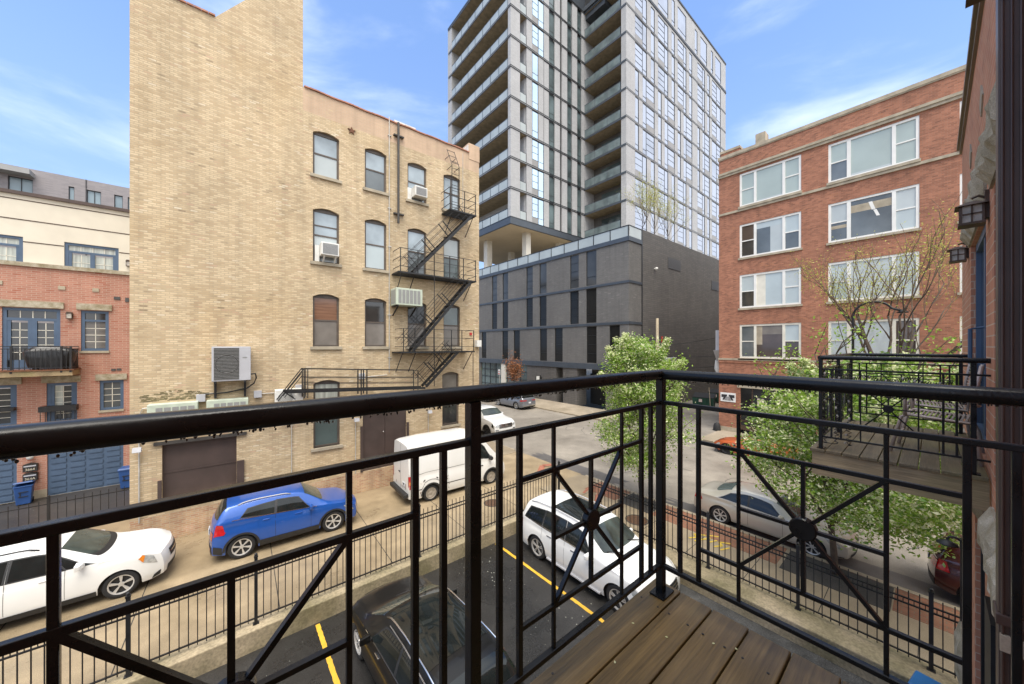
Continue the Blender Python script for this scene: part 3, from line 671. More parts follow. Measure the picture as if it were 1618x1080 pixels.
# ---- flood lights
def flood(x, z, label, onpole=True):
    o = thing('flood_light', label, 'flood light', wpt(x, 0, z), YA)
    MB().tube([(0, 0, 0), (0, -.16, .04)], .02, 6).build('arm', m_conduit, o)
    MB().prism([(-.08, -.05), (-.03, .09), (.03, .09), (.08, -.05)], .2, 'yz', -.1).xf(Matrix.Translation((0, -.24, 0))).build('lamp_head', m_acgrey, o)
    MB().box(-.09, -.31, -.058, .09, -.17, -.05).build('lens', m_acwhite, o)
flood(.2, 3.2, 'small grey flood light on buff wall left of the brown loading door'); flood(6.82, 3.3, 'small flood light on thin conduit left of the brown double door')
flood(10.25, 3.25, 'small flood light on buff wall right of the brown double door'); flood(.45, 3.62, 'tilted white flood light above the brown loading door corner')
flood(3.55, 3.62, 'white flood light under the mini split unit on buff wall')
# ---- window air conditioners
def window_ac(x, z, wd, ht, dp, label, arms=True):
    o = thing('window_air_conditioner', label, 'air conditioner', wpt(x, 0, z), YA, 'window air conditioners on the buff building')
    MB().box(0, -dp, 0, wd, .1, ht).build('casing', m_acwhite, o, bevel=.015)
    m = MB().box(.05, -dp - .008, .05, wd - .05, -dp - .002, ht - .05); m.build('grille', m_acgrille, o)
    m = MB(); 
    for i in range(9): m.box(.06, -dp - .014, .07 + i * (ht - .14) / 9, wd - .06, -dp - .009, .075 + i * (ht - .14) / 9)
    m.build('fins', m_acgrey, o)
    for q in (.12, wd - .12):
        if arms: MB().bar((q, -dp + .05, 0), (q, -.02, -.28), .05, .05).build('bracket', m_acwhite, o)
window_ac(5.42, 10.30, .66, .52, .42, 'white window air conditioner on two brackets in third floor window')
window_ac(9.42, 13.80, .62, .46, .42, 'white window air conditioner in top floor window without brackets', False)
MB().box(9.2, .02, 13.68, 9.41, .09, 14.25).build('filler_panel', m_acwhite, yb); MB().box(5.25, .02, 10.08, 5.41, .09, 10.75).build('filler_panel', m_acwhite, yb)
# ---- wall condensers
def condenser(name, label, x, z, wd, ht, dp, body, kind, off=.08):
    o = thing(name, label, 'condenser', wpt(x, -off, z), YA)
    MB().box(0, -dp, 0, wd, 0, ht).build('casing', body, o, bevel=.018)
    if kind == 'fan':
        g = wd * .69
        m = MB(); m.k = 0; m.box(.06, -dp - .006, .05, g, -dp - .002, ht - .05)
        f = m.build('grille', m_acdark, o)
        m = MB()
        for i in range(22): zz = .06 + i * (ht - .12) / 22; m.box(.06, -dp - .016, zz, g, -dp - .009, zz + .012)
        m.build('louvre', m_acgrille, o)
        m = MB(); m.lathe([(.30, -dp - .018), (.315, -dp - .024), (.33, -dp - .018)], (g * .55, 0, ht * .5), 'y', 28)
        m.lathe([(.0, -dp - .008), (.11, -dp - .008)], (g * .62, 0, ht * .56), 'y', 16); m.build('fan_guard', m_acdark, o)
        m = MB(); P = [(wd * .84 + .07 * cos(a), ht * .68 + .022 * sin(a)) for a in [2 * pi * i / 20 for i in range(20)]]; m.prism(P, .004, 'xz', -dp - .005); m.build('badge', m_acgrille, o)
        MB().box(.06, -dp, -.08, .12, 0, -.002).box(.05, -.06, -.62, .12, .06, -.075).build('bracket', m_blackmatt, o); MB().box(wd - .2, -dp, -.08, wd - .14, 0, -.002).box(wd - .2, -.06, -.62, wd - .13, .06, -.075).build('bracket', m_blackmatt, o)
        m = MB().tube([(wd, -.2, .2), (wd + .14, -.2, .22), (wd + .17, -.15, .05), (wd + .1, -.1, -.15), (wd - .1, -.05, -.32), (.4, -.03, -.44), (-.35, -.01, -.46)], .026, 6); m.build('hose', m_blackmatt, o)
    elif kind == 'long':
        m = MB()
        for i in range(5): m.box(.2 + i * (wd - .25) / 5, -dp - .006, .14, .2 + (i + .82) * (wd - .25) / 5, -dp - .002, ht - .12)
        m.build('grille', m_acgrille, o)
    elif kind == 'box':
        m = MB()
        for i in range(6): m.box(.1 + i * (wd - .18) / 6, -dp - .008, .08, .1 + (i + .8) * (wd - .18) / 6, -dp - .002, ht - .08)
        for i in range(4): m.box(-.008, -dp + .1 + i * (dp - .14) / 4, .06, -.002, -dp + .1 + (i + .72) * (dp - .14) / 4, ht - .08)
        m.build('grille', m_acgrille, o)
        MB().bar((wd - .3, 0, -.45), (wd - .3, -dp, -.03), .05).build('bracket', m_blackmatt, o); MB().bar((.1, 0, -.02), (.1, -dp, -.02), .05).bar((.1, 0, -.45), (.1, -dp, -.03), .05).build('bracket', m_blackmatt, o)
    elif kind == 'mini':
        m = MB().lathe([(0, -dp - .006), (.24, -dp - .006), (.25, -dp + .002)], (wd * .36, 0, ht * .5), 'y', 24); m.build('fan_grille', m_acgrille, o)
        m = MB()
        for i in range(6): m.lathe([(.04 + i * .036, -dp - .012), (.05 + i * .036, -dp - .012)], (wd * .36, 0, ht * .5), 'y', 24)
        m.build('fan_guard', m_acwhite, o)
condenser('wall_condenser', 'large grey fan condenser on black brackets on buff wall', 2.02, 5.30, 1.09, 1.22, .42, m_acgrey, 'fan')
condenser('wall_condenser', 'pale green louvred condenser left end above loading door', .44, 3.98, 1.22, .66, .38, m_acgreen, 'long', .0)
condenser('wall_condenser', 'pale green louvred condenser under the large grey fan condenser', 1.88, 4.02, 1.16, .62, .38, m_acgreen, 'long', .0)
condenser('wall_condenser', 'pale green box condenser hanging beside the fire escape', 8.36, 8.42, 1.26, .78, .75, m_acgreen, 'box', .05)
condenser('wall_condenser', 'white mini split condenser at end of the fire escape walkway', 3.85, 4.2, .92, .66, .34, m_acwhite, 'mini', .08)
# ---- fire escape
fe = thing('fire_escape', 'black iron fire escape zigzagging down the buff brick wall', 'fire escape', (-2.3555, 16.4613, 0), YA)
D = -.92
def platform(z, x0, x1):
    m = MB(); m.box(x0, D, z - .05, x1, D + .05, z + .02).box(x0, -.06, z - .05, x1, -.02, z + .02)
    m.box(x0, D, z - .05, x0 + .05, -.02, z + .02).box(x1 - .05, D, z - .05, x1, -.02, z + .02)
    y = D + .09
    while y < -.08: m.box(x0 + .05, y, z - .02, x1 - .05, y + .028, z); y += .055
    m.build('platform', m_blackmatt, fe)
def rail(x0, x1, z, posts, ends=(True, True), h=1.08):
    m = MB()
    for p in posts: m.box(p - .017, D - .0, z, p + .017, D + .034, z + h)
    for q in (h, h * .62, h * .24): m.bar((x0, D + .017, z + q), (x1, D + .017, z + q), .022)
    for k, x in enumerate((x0, x1)):
        if ends[k]:
            for q in (h, h * .62, h * .24): m.bar((x, D + .017, z + q), (x, -.0, z + q), .022)
    m.build('railing', m_blackmatt, fe)
def braces(xs, z, dz=.95):
    for x in xs: MB().bar((x, D + .05, z - .05), (x, -.01, z - dz), .03).build('brace', m_blackmatt, fe)
def stairs(xa, za, xb, zb, y0=-.88, y1=-.40, n=12):
    m = MB()
    for y in (y0, y1): m.bar((xa, y, za), (xb, y, zb), .028, .13)
    for i in range(n):
        t = (i + .5) / n; x = xa + (xb - xa) * t; z = za + (zb - za) * t; m.box(x - .10, y0 + .01, z - .012, x + .10, y1 - .01, z + .012)
    m.build('stair', m_blackmatt, fe)
    m = MB(); dx, dz = xb - xa, zb - za; ln = sqrt(dx * dx + dz * dz); nx, nz = (dz / ln, -dx / ln) if (-dx / ln) > 0 else (-dz / ln, dx / ln)
    for y in (y0, y1):
        for q in (.85, .55, .25): m.bar((xa + nx * q * .9 , y, za + nz * q * .9), (xb + nx * q * .9, y, zb + nz * q * .9), .018)
        for t in (.08, .36, .64, .92): m.bar((xa + dx * t, y, za + dz * t), (xa + dx * t + nx * .78, y, za + dz * t + nz * .78), .024 if t not in (.36, .64) else .04)
    m.build('stair_railing', m_blackmatt, fe)
platform(13.36, 11.0, 12.55); rail(11.0, 12.55, 13.36, (11.02, 11.85, 12.5))
platform(9.92, 8.42, 12.55); rail(8.5, 12.55, 9.92, (8.52, 9.35, 10.17, 11.0, 11.78, 12.5))
platform(6.26, 8.42, 12.45); rail(8.6, 12.42, 6.26, (8.66, 9.2, 10.15, 11.1, 11.69, 12.39))
stairs(12.35, 13.36, 9.15, 9.95); stairs(12.3, 9.92, 9.1, 6.30); stairs(11.5, 6.26, 9.75, 4.60, n=9)
braces((8.6, 9.2, 12.3, 11.9), 9.92); braces((8.62, 9.24, 10.6, 12.3), 6.26); braces((11.2, 12.4), 13.36)
for x, z0, z1 in ((10.17, 4.6, 11.0), (12.35, 3.6, 6.2)): MB().box(x - .014, D, z0, x + .014, D + .028, z1).build('hanger_rod', m_blackmatt, fe)
m = MB()                           # horizontal swing stair with its railing
for y in (D - .02, D + .5):
    m.bar((4.1, y, 4.82), (9.7, y, 4.56), .035, .10)
for i in range(20): x = 4.3 + i * .265; z = 4.81 - (x - 4.1) * .0464; m.box(x, D, z - .03, x + .15, D + .48, z - .01)
m.build('swing_stair', m_blackmatt, fe)
m = MB()
for y in (D - .02, D + .5):
    for q in (.84, .50, .26): m.bar((4.72, y, 4.82 + q), (9.35, y, 4.56 + q), .024)
    for x, tk in ((4.74, .045), (4.86, .03), (6.82, .045), (7.05, .045), (9.33, .03)): m.box(x - tk / 2, y - .018, 4.55 - (x - 4.1) * .03, x + tk / 2, y + .018, 5.66 - (x - 4.7) * .056)
    m.bar((4.72, y, 5.66), (3.9, y, 4.5), .035); m.bar((4.70, y, 5.45), (4.1, y, 4.62), .026); m.bar((4.1, y, 4.82), (4.45, y, 4.52), .035)
m.build('swing_railing', m_blackmatt, fe)
m = MB()
for x in (11.3, 11.72):
    m.bar((x + .16, -.28, 13.4), (x + .16, -.28, 15.95), .028); m.bar((x + .16, -.28, 15.95), (x - .05, -.12, 16.75), .028); m.bar((x + .16, -.28, 15.9), (x + .02, .0, 15.75), .02); m.bar((x + .03, -.2, 16.4), (x - .1, .0, 16.25), .02)
for i in range(9): z = 13.75 + i * .29; m.bar((11.46, -.28, z), (11.88, -.28, z), .018)
for t in (.25, .6, .95): m.bar((11.46 - .21 * t, -.28 + .16 * t, 15.95 + .8 * t), (11.88 - .21 * t, -.28 + .16 * t, 15.95 + .8 * t), .018)
m.build('roof_ladder', m_blackmatt, fe)
# ------------------------------------------------------------------ dark brick podium
XP, YP = 30.0, 18.68
pd = thing('podium_block', 'charcoal brick podium with slit windows under the glass tower', 'building', (XP, YP, 0))
def L_(x, y): return x - XP, y - YP
pairs12 = [(39.68, 40.91), (37.18, 38.41), (32.21, 33.43), (29.78, 31.0), (24.82, 26.06), (22.46, 23.8)]
single3 = [(42.33, 43.52), (37.18, 38.46), (34.71, 35.97), (29.71, 30.93), (27.18, 28.42), (22.44, 23.74), (19.66, 20.85)]
pops = []
for a, b in pairs12: pops += [(a - YP, 12.97, b - YP, 16.62), (a - YP, 8.98, b - YP, 12.62)]
for a, b in single3: pops.append((a - YP, 4.72, b - YP, 8.60))
extra = [(47.0, 48.2), (44.6, 45.8)]
for a, b in extra: pops += [(a - YP, 12.97, b - YP, 16.62), (a - YP, 8.98, b - YP, 12.62)]
m = MB(); facade_y(m, 0, 42, 4.60, 16.70, 0, pops, .14)
m.quad((0, 0, 4.05), (2.3, 0, 4.05), (2.3, 0, 16.7), (0, 0, 16.7))
m.build('front_wall', m_podium, pd, fix=False)
m = MB()
# ground storey: piers, garage recess, door recess, shopfront
m.quad((0, 0, -.1), (0, 2.6, -.1), (0, 2.6, 4.1), (0, 0, 4.1)); m.quad((0, 0, -.1), (2.3, 0, -.1), (2.3, 0, 4.1), (0, 0, 4.1))
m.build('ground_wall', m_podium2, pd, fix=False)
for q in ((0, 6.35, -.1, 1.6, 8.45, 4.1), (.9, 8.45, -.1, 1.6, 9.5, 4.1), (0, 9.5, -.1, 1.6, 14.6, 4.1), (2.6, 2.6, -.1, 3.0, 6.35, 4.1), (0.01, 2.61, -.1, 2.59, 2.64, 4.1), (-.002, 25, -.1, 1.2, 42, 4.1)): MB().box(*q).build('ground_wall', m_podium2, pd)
MB().box(2.3, 2.62, -.05, 2.55, 6.33, 3.4).build('garage_door', m_darkmetal, pd)
MB().box(.82, 8.5, 0, .88, 9.4, 2.5).build('door', m_darkmetal, pd)
m = MB()
for y in [14.65 + i * 1.35 for i in range(8)]: m.box(.1, y, 0, .2, y + .10, 4.1)
for z in (1.0, 2.05, 3.1): m.box(.11, 14.6, z, .19, 25, z + .08)
sf = m.build('shopfront_frame', m_darkmetal, pd)
MB().quad((.16, 14.6, 0), (.16, 25, 0), (.16, 25, 4.1), (.16, 14.6, 4.1)).build('pane', m_greenglass, sf)
MB().box(-.05, 19.1, 0, .75, 20.0, 4.1).build('column', m_column, pd)
m = MB().box(-.1, -.1, 16.70, .0, 42, 17.12).box(0, -.1, 16.70, 2.3, 0, 17.12); m.box(-.07, -.07, 12.66, 0, 42, 12.90).box(0, -.07, 12.66, 2.3, 0, 12.90); m.box(-.07, -.07, 8.66, 0, 42, 8.92).box(0, -.07, 8.66, 2.3, 0, 8.92)
m.box(-.12, -.1, 4.06, 0, 42, 4.66).box(0, -.1, 4.06, 2.3, 0, 4.66)
m.build('metal_band', m_fascia, pd)
for i, q in enumerate(pops):
    a, z0, b, z1 = q; f = MB()
    f.box(.07, a, z0, .13, a + .05, z1).box(.07, b - .05, z0, .13, b, z1)
    for k in (1, 2, 3): 
        if (i % 4) < 2 or k == 3: zz = z1 - (z1 - z0) * k / 4; f.box(.08, a + .05, zz, .12, b - .05, zz + .035)
    wn = f.build('window', m_darkmetal, pd)
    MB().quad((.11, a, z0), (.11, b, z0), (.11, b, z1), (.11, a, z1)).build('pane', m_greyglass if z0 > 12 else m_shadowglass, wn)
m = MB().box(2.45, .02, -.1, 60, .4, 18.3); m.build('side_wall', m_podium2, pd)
MB().box(2.3, -.04, -.1, 2.45, .3, 18.2).build('corner_channel', m_darkmetal, pd)
m = MB().box(7.77, -.02, 15.15, 10.8, .02, 16.35); m.build('vent_louvre', m_acdark, pd)
MB().box(19.6, -.02, 14.0, 22.0, .02, 15.2).build('vent_louvre', m_acdark, pd)
m = MB().sphere((4.87, -.22, 14.62), .16, 10, 8); m.k = 0; m.box(4.8, -.2, 14.6, 4.94, .02, 14.7); m.build('security_lamp', m_acwhite, pd)
m = MB().box(.02, .42, 17.0, 60, 42, 17.1); m.build('terrace', m_concrete, pd)
m = MB(); MB_g = MB()
yy = 0
while yy < 41: MB_g.box(-.06, yy + .04, 17.13, -.03, yy + 2.0, 18.12); m.box(-.09, yy - .04, 17.12, -.01, yy + .04, 18.2); yy += 2.05
m.box(-.09, 0, 18.12, -.01, 42, 18.2); m.box(0, -.09, 18.12, 2.3, -.01, 18.2).box(2.2, -.09, 17.12, 2.3, -.01, 18.2); MB_g.box(.08, -.06, 17.13, 2.18, -.03, 18.12)
rl = m.build('terrace_railing', m_darkmetal, pd); MB_g.build('pane', m_glassrail, rl)
# ------------------------------------------------------------------ residential tower
XT, YT = 31.5, 38.47
XI, YI = 48.05, 30.35
tw = thing('glass_tower', 'tall grey brick and glass apartment tower with stacked balconies', 'building', (XT, YT, 17.1))
FH = 4.352; Z0 = 24.99
FL = [Z0 + FH * i for i in range(10)]           # floor levels 24.99 .. 64.2
TOP = FL[9]
o_ = lambda mb: mb.xf(Matrix.Translation((-XT, -YT, -17.1)))
# left wing: soffit, slabs, columns
m = MB(); m.box(XT - .1, YT - .1, 24.0, XT + .0, 56.5, Z0).box(XT, YT - .1, 24.0, XI, YT, Z0); o_(m).build('soffit_beam', m_fascia, tw)
m = MB().box(XT - .12, YT - .12, Z0 - .02, XT + .02, 56.5, Z0 + .10).box(XT + .02, YT - .12, Z0 - .02, XI, YT + .02, Z0 + .10).box(XT - .12, YT - .12, 23.96, XT + .02, 56.5, 24.06).box(XT + .02, YT - .12, 23.96, XI, YT + .02, 24.06); o_(m).build('soffit_trim', m_darkmetal, tw)
m = MB().box(XT, YT, 24.06, 70, 60, 24.3); o_(m).build('soffit', m_soffit, tw)
for x, y, s in ((36.2, 40.3, .95), (34.0, 47.5, 1.0), (44.2, 40.8, .95), (41.5, 50.5, .9), (34.5, 54.5, .9)):
    m = MB().box(x - s / 2, y - s / 2, 17.1, x + s / 2, y + s / 2, 24.06); o_(m).build('column', m_column, tw)
m = MB().box(48.2, 31, 17.1, 49, 60, 24.1); o_(m).build('lobby_glass', m_greenglass, tw)
PB = 3.0                                        # balcony depth
for z in FL[1:]: o_(MB().box(XT, YT + .02, z - .30, XT + PB, 56.2, z)).build('balcony_slab', m_concrete, tw)
for z in FL[1:]:
    m = MB(); m.box(XT - .06, YT - .06, z - .30, XT, 56.3, z - .20).box(XT - .06, YT - .06, z - .06, XT, 56.3, z + .03)
    m.box(XT, YT - .06, z - .30, XI, YT, z - .20).box(XT, YT - .06, z - .06, XI, YT, z + .03)
    o_(m).build('slab_trim', m_darkmetal, tw)
for z in FL[1:]: o_(MB().box(XT - .03, YT - .03, z - .20, XT, 56.3, z - .06).box(XT, YT - .03, z - .20, 39.4, YT, z - .06)).build('slab_edge', m_slabedge, tw)
m = MB(); H0, H1 = Z0, TOP
# corner pier and other piers of the left wing
m.box(XT + .02, YT, H0, 33.28, YT + .5, H1); m.box(XT + .02, YT + .5, H0, XT + .5, YT + .62, H1)
for a, b in ((34.59, 35.7), (38.15, 39.31), (40.65, 41.84), (42.35, 43.59), (44.86, 46.11), (47.31, 48.0)): m.box(a, YT, H0, b, YT + .4, H1)
m.box(XT + PB, YT + .4, H0, XT + PB + .3, 56.5, H1); m.box(33.28, YT + .45, H0, 34.59, YT + .6, H0 + .01)
m.box(XT, 55.2, H0, XT + PB, 56.3, H1); m.box(XT + .02, 56.3, H0, 50, 56.6, H1)
o_(m).build('brick_piers', m_towerbrick, tw)
for i, z in enumerate(FL[:-1]):
    m = MB(); y = YT + .65
    while y < 55.2: m.box(XT + .02, y, z, XT + .10, y + .09, z + 1.42); y += 2.12
    m.box(XT + .02, YT + .62, z + 1.36, XT + .10, 56.2, z + 1.42)
    br = o_(m).build('balcony_rail', m_fascia, tw)
    m = MB(); y = YT + .74
    while y < 55.2: m.box(XT + .045, y, z + .05, XT + .075, min(y + 2.02, 56.1), z + 1.34); y += 2.12
    o_(m).build('rail_glass', m_glassrail, br)
for z in FL[:-1]: o_(MB().box(XT + PB - .06, YT + 3.2, z, XT + PB - .01, 53.0, z + 3.3)).build('balcony_door', m_greenglass, tw)
for z in FL[:-1]:
    m = MB().box(33.28, YT + .05, z, 33.36, YT + .12, z + 1.42).box(34.5, YT + .05, z, 34.59, YT + .12, z + 1.42).box(33.28, YT + .05, z + 1.36, 34.59, YT + .12, z + 1.42)
    lr = o_(m).build('loggia_rail', m_darkmetal, tw); o_(MB().box(33.3, YT + .06, z + .05, 34.57, YT + .09, z + 1.34)).build('rail_glass', m_glassrail, lr)
m = MB().box(XT - .08, YT - .08, TOP, XT + PB + 2, 56.5, TOP + .3); m.box(XT + 4, YT - .08, TOP, XI, YT + .5, TOP + 8)
o_(m).build('roof_edge', m_fascia, tw)
m = MB()                            # left wing windows are one glass face behind the piers, framed storey by storey
wl = []
for i, z in enumerate(FL[:-1]):
    A = i in (0, 1, 2, 7, 8) or i == 6
    if A: wl += [((35.7, z + 1.05, 36.97, z + 4.02), 'mull', m_skyglass2), ((36.97, z + .06, 38.15, z + 4.02), 'clear', m_skyglass2)]
    else: wl += [((35.7, z + .06, 36.97, z + 4.02), 'clear', m_skyglass2), ((38.15, z + .06, 39.31, z + 4.02), 'clear', m_skyglass2)]
    wl += [((39.31, z + .06, 40.65, z + 4.02), 'low', m_greenglass), ((43.59, z + .06, 44.86, z + 4.02), 'low', m_greenglass), ((46.11, z + .06, 47.31, z + 4.02), 'low', m_greenglass)]
for (a, z0, b, z1), kd, gl in wl:
    y = YT + (.05 if gl is m_skyglass2 else .25); f = MB()
    f.box(a - .02, y - .06, z0, a + .05, y, z1).box(b - .05, y - .06, z0, b + .02, y, z1).box(a, y - .06, z1 - .07, b, y, z1 + .06)
    if kd == 'mull':
        for k in (1, 2): f.box(a, y - .04, z0 + (z1 - z0) * k / 3, b, y, z0 + (z1 - z0) * k / 3 + .05)
        f.box(a, y - .04, z0 - .05, b, y, z0)
    else: f.box(a, y - .04, z0 + .95, b, y, z0 + 1.0)
    wn = o_(f).build('window', m_darkmetal, tw)
    g = MB().quad((a, y - .02, z0), (b, y - .02, z0), (b, y - .02, z1), (a, y - .02, z1)); o_(g).build('pane', gl, wn)
    if kd == 'mull': g = MB().box(a, y - .03, z0 - 1.0, b, y, z0 - .05); o_(g).build('spandrel', m_spandrel, tw)
m = MB().box(36.97, YT + .0, FL[3], 38.15, YT + .04, FL[6]); o_(m).build('brick_panel', m_towerbrick, tw)
m = MB().box(38.17, YT + .32, Z0, 48, YT + .52, TOP); m.box(41.84, YT + .28, Z0, 42.35, YT + .5, TOP); o_(m).build('backing_wall', m_darkmetal, tw)
# recessed balconies between the wings
FR = [29.37 + FH * k for k in range(-1, 9)]
for z in FR:
    m2 = MB(); m3 = MB(); o_(MB().box(XI + .0, YI + .9, z - .32, XI + 2.6, YT, z)).build('balcony_slab', m_concrete, tw)
    m2.box(XI - .07, YI + .02, z - .34, XI + .0, YT, z - .02)
    if z < FR[-1]:
        m3.box(XI - .01, YI + 1.0, z + .06, XI + .02, YT - .05, z + 1.30)
        y = YI + 1.0
        while y < YT: m2.box(XI - .02, y, z, XI + .04, y + .08, z + 1.36); y += 2.45
        m2.box(XI - .02, YI + .95, z + 1.30, XI + .04, YT - .02, z + 1.38)
    br = o_(m2).build('balcony_rail', m_fascia, tw)
    if z < FR[-1]: o_(m3).build('rail_glass', m_glassrail2, br)
m = MB().box(XI + .02, YI + .02, 18.3, XI + 2.45, YI + .9, 70); m.box(XI + .02, YT - .02, 17.1, XI + 2.8, YT + .3, 64); o_(m).build('recess_pier', m_towerbrick, tw)
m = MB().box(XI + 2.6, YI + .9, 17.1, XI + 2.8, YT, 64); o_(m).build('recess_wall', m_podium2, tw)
for z in FR[:-1]: o_(MB().box(XI + 2.5, YI + 1.3, z + .05, XI + 2.58, YI + 6.4, z + 3.4)).build('balcony_door', m_greenglass, tw)
m = MB().box(XI + .2, YT - 4, 63.0, XI + 6, YT, 64.8).box(XI - .3, YI + 3, 64.2, XI + 3, YT, 64.9); o_(m).build('roof_canopy', m_fascia, tw)
# right wing
XE = 88.6; ZT = 70.9
FW = [29.37 + FH * k for k in range(-3, 8)]     # floor lines 16.3 .. 64.2
m = MB()
A_ = [(50.55, 52.83, 54.13), (55.4, 56.69), (57.84, 60.16, 61.45), (62.72, 63.92), (65.1, 67.5, 68.66), (69.9, 71.2), (73.64, 76.08, 77.16), (78.43, 79.64), (80.87, 83.4, 85.65)]
B_ = [(50.55, 51.66), (52.83, 54.0, 56.65), (57.84, 59.07), (60.16, 61.4, 63.92), (65.1, 66.36), (67.5, 68.7, 71.23), (73.64, 74.75), (76.08, 77.2, 79.64), (80.87, 83.4, 85.65)]
wr_ops = []; wr = []
for i, z in enumerate(FW):
    Bp = 48 > z > 36 or 47.5 > z > 42
    zt = z + FH - .33
    for q in (B_ if Bp else A_):
        wr_ops.append((q[0], z + .06, q[-1], zt)); wr.append((q, z + .06, zt, Bp))
top_ops = []
for q in ((50.55, 54.1), (57.84, 61.45), (62.72, 63.92), (65.1, 68.6), (72.4, 73.6), (75.0, 78.2), (80.3, 81.4), (82.6, 85.8)):
    top_ops.append((q[0], 65.2, q[-1], 69.9)); wr.append((q, 65.2, 69.9, False))
facade_x(m, XI, XE, 16.3, 64.3, YI, wr_ops, .12); facade_x(m, XI, XE, 64.75, ZT, YI, top_ops, .12)
m.quad((XI, YI, 16.3), (XI, YI + .9, 16.3), (XI, YI + .9, ZT), (XI, YI, ZT)); m.quad((XE, YI, 16), (XE, 70, 16), (XE, 70, ZT), (XE, YI, ZT)); m.quad((XI, YI, ZT), (XE, YI, ZT), (XE, 70, ZT), (XI, 70, ZT))
o_(m).build('right_wall', m_towerbrick, tw, fix=False)
for z in FW[1:]:
    o_(MB().box(XI - .04, YI - .05, z - .25, XE, YI, z - .20).box(XI - .04, YI - .05, z - .02, XE, YI, z + .03)).build('floor_band', m_fascia, tw)
    o_(MB().box(XI - .02, YI - .02, z - .20, XE, YI - .002, z - .02)).build('floor_edge', m_slabedge, tw)
m = MB().box(XI - .06, YI - .10, 64.3, XE + .1, YI + .02, 64.78).box(XI - .06, YI - .10, ZT, XE + .1, YI + .3, ZT + .35)
o_(m).build('cornice', m_darkmetal, tw)
wr.sort(key=lambda q: q[0][0] + abs(q[1] - 30) * .5)
rest_f, rest_g, rest_s = MB(), MB(), MB()
for n_, (q, z0, z1, Bp) in enumerate(wr):
    own = n_ < 100; f = MB() if own else rest_f; g = MB() if own else rest_g; y = YI + .05
    a, b = q[0], q[-1]
    f.box(a, y - .05, z0, a + .03, y + .01, z1).box(b - .07, y - .06, z0, b, y + .01, z1).box(a, y - .05, z1 - .05, b, y + .01, z1 + .02)
    g.quad((a, y, z0), (b, y, z0), (b, y, z1), (a, y, z1))
    if len(q) == 3:
        f.box(q[1] - .02, y - .04, z0, q[1] + .02, y + .01, z1)
        ma, mb_ = (q[1], b) if Bp else (a, q[1]); zz = z0 + 1.0
        for k in range(4): f.box(ma, y - .035, zz + k * .98, mb_, y + .01, zz + k * .98 + .028)
        ca, cb = (a, q[1]) if Bp else (q[1], b); f.box(ca, y - .035, z0 + .75, cb, y + .01, z0 + .79)
        if (n_ * 7) % 5 < 3: rest_s.box(ma + .03, y - .03, z0, mb_ - .03, y - .002, zz)
    else: f.box(a, y - .035, z0 + .75, b, y + .01, z0 + .79)
    if own:
        wn = o_(f).build('window', m_darkmetal, tw); o_(g).build('pane', (m_skyglass, m_skyglass, m_skyglass_b, m_skyglass, m_skyglass if n_ % 4 else m_skyglass_b)[(n_ * 13 + n_ // 7) % 5], wn)
tag(o_(rest_f).build('far_window', m_darkmetal, tw), kind='stuff'); tag(o_(rest_g).build('far_pane', m_skyglass, tw), kind='stuff'); tag(o_(rest_s).build('spandrel', m_spandrel, tw), kind='stuff')
# ------------------------------------------------------------------ red brick office block across the street
XR, YR_ = 29.85, 10.7
rb = thing('brick_office_block', 'red brick office block with wide white three part windows', 'building', (XR, YR_, 0))
q_ = lambda mb: mb.xf(Matrix.Translation((-XR, -YR_, 0)))
wcols = [(5.66, 9.28, (8.22, 8.38), (6.53, 6.69)), (.5, 4.3, (3.26, 3.44), (1.38, 1.54)), (-4.5, -.88, (-1.98, -1.82), (-3.6, -3.44)), (-9.5, -5.9, (-7, -6.84), (-8.6, -8.44))]
wrows = [(16.95, 19.42), (13.12, 15.60), (9.36, 11.84), (5.64, 8.12)]
ops = [(c[0], r[0], c[1], r[1]) for c in wcols for r in wrows] + [(4.9, .0, 9.23, 3.42), (-1.5, .5, 2.5, 3.42)]
m = MB(); facade_y(m, -16, YR_, .3, 20.0, XR, ops[:-2] + [(4.9, .3, 9.23, 3.42), (-1.5, .5, 2.5, 3.42)], .16); facade_y(m, -16, YR_, 20.0, 21.0, XR, [], .2)
m.quad((XR, YR_, 0), (70, YR_, 0), (70, YR_, 20.9), (XR, YR_, 20.9)); m.quad((XR, -16, 0), (70, -16, 0), (70, -16, 20.9), (XR, -16, 20.9)); m.quad((XR, -16, 20.8), (70, -16, 20.8), (70, YR_, 20.8), (XR, YR_, 20.8))
m.box(XR + .35, 9.4, 20.9, XR + 2.0, YR_, 21.62)
q_(m).build('wall', m_red, rb, fix=False)
m = MB().box(XR - .08, -16, 21.0, XR + .35, YR_ + .06, 21.22).box(XR - .05, -16, 20.93, XR, YR_ + .04, 21.0).box(XR + .3, 9.35, 21.62, XR + 2.05, YR_ + .05, 21.80)
m.box(XR - .10, -16, 19.55, XR - .002, YR_ + .02, 19.72).box(XR - .16, -16, 19.72, XR - .002, YR_ + .02, 19.88)
m.box(XR - .09, -16, 16.62, XR - .002, YR_ + .02, 16.78); m.box(XR - .10, -16, 5.46, XR - .002, YR_ + .02, 5.60); m.box(XR - .09, 4.85, 3.42, XR + .1, 9.42, 3.66); m.box(XR - .03, -16, -.1, XR, 4.9, .32).box(XR - .03, 9.23, -.1, XR, YR_ + .02, .32)
q_(m).build('stone_band', m_stone, rb)
m = MB().box(XR - .06, -16, 5.27, XR - .002, YR_ + .01, 5.459); q_(m).build('brick_corbel', m_red, rb)
m = MB().box(XR + .1, 7.7, 21.25, XR + .9, 8.3, 22.0); q_(m).build('roof_vent', m_stone, rb)
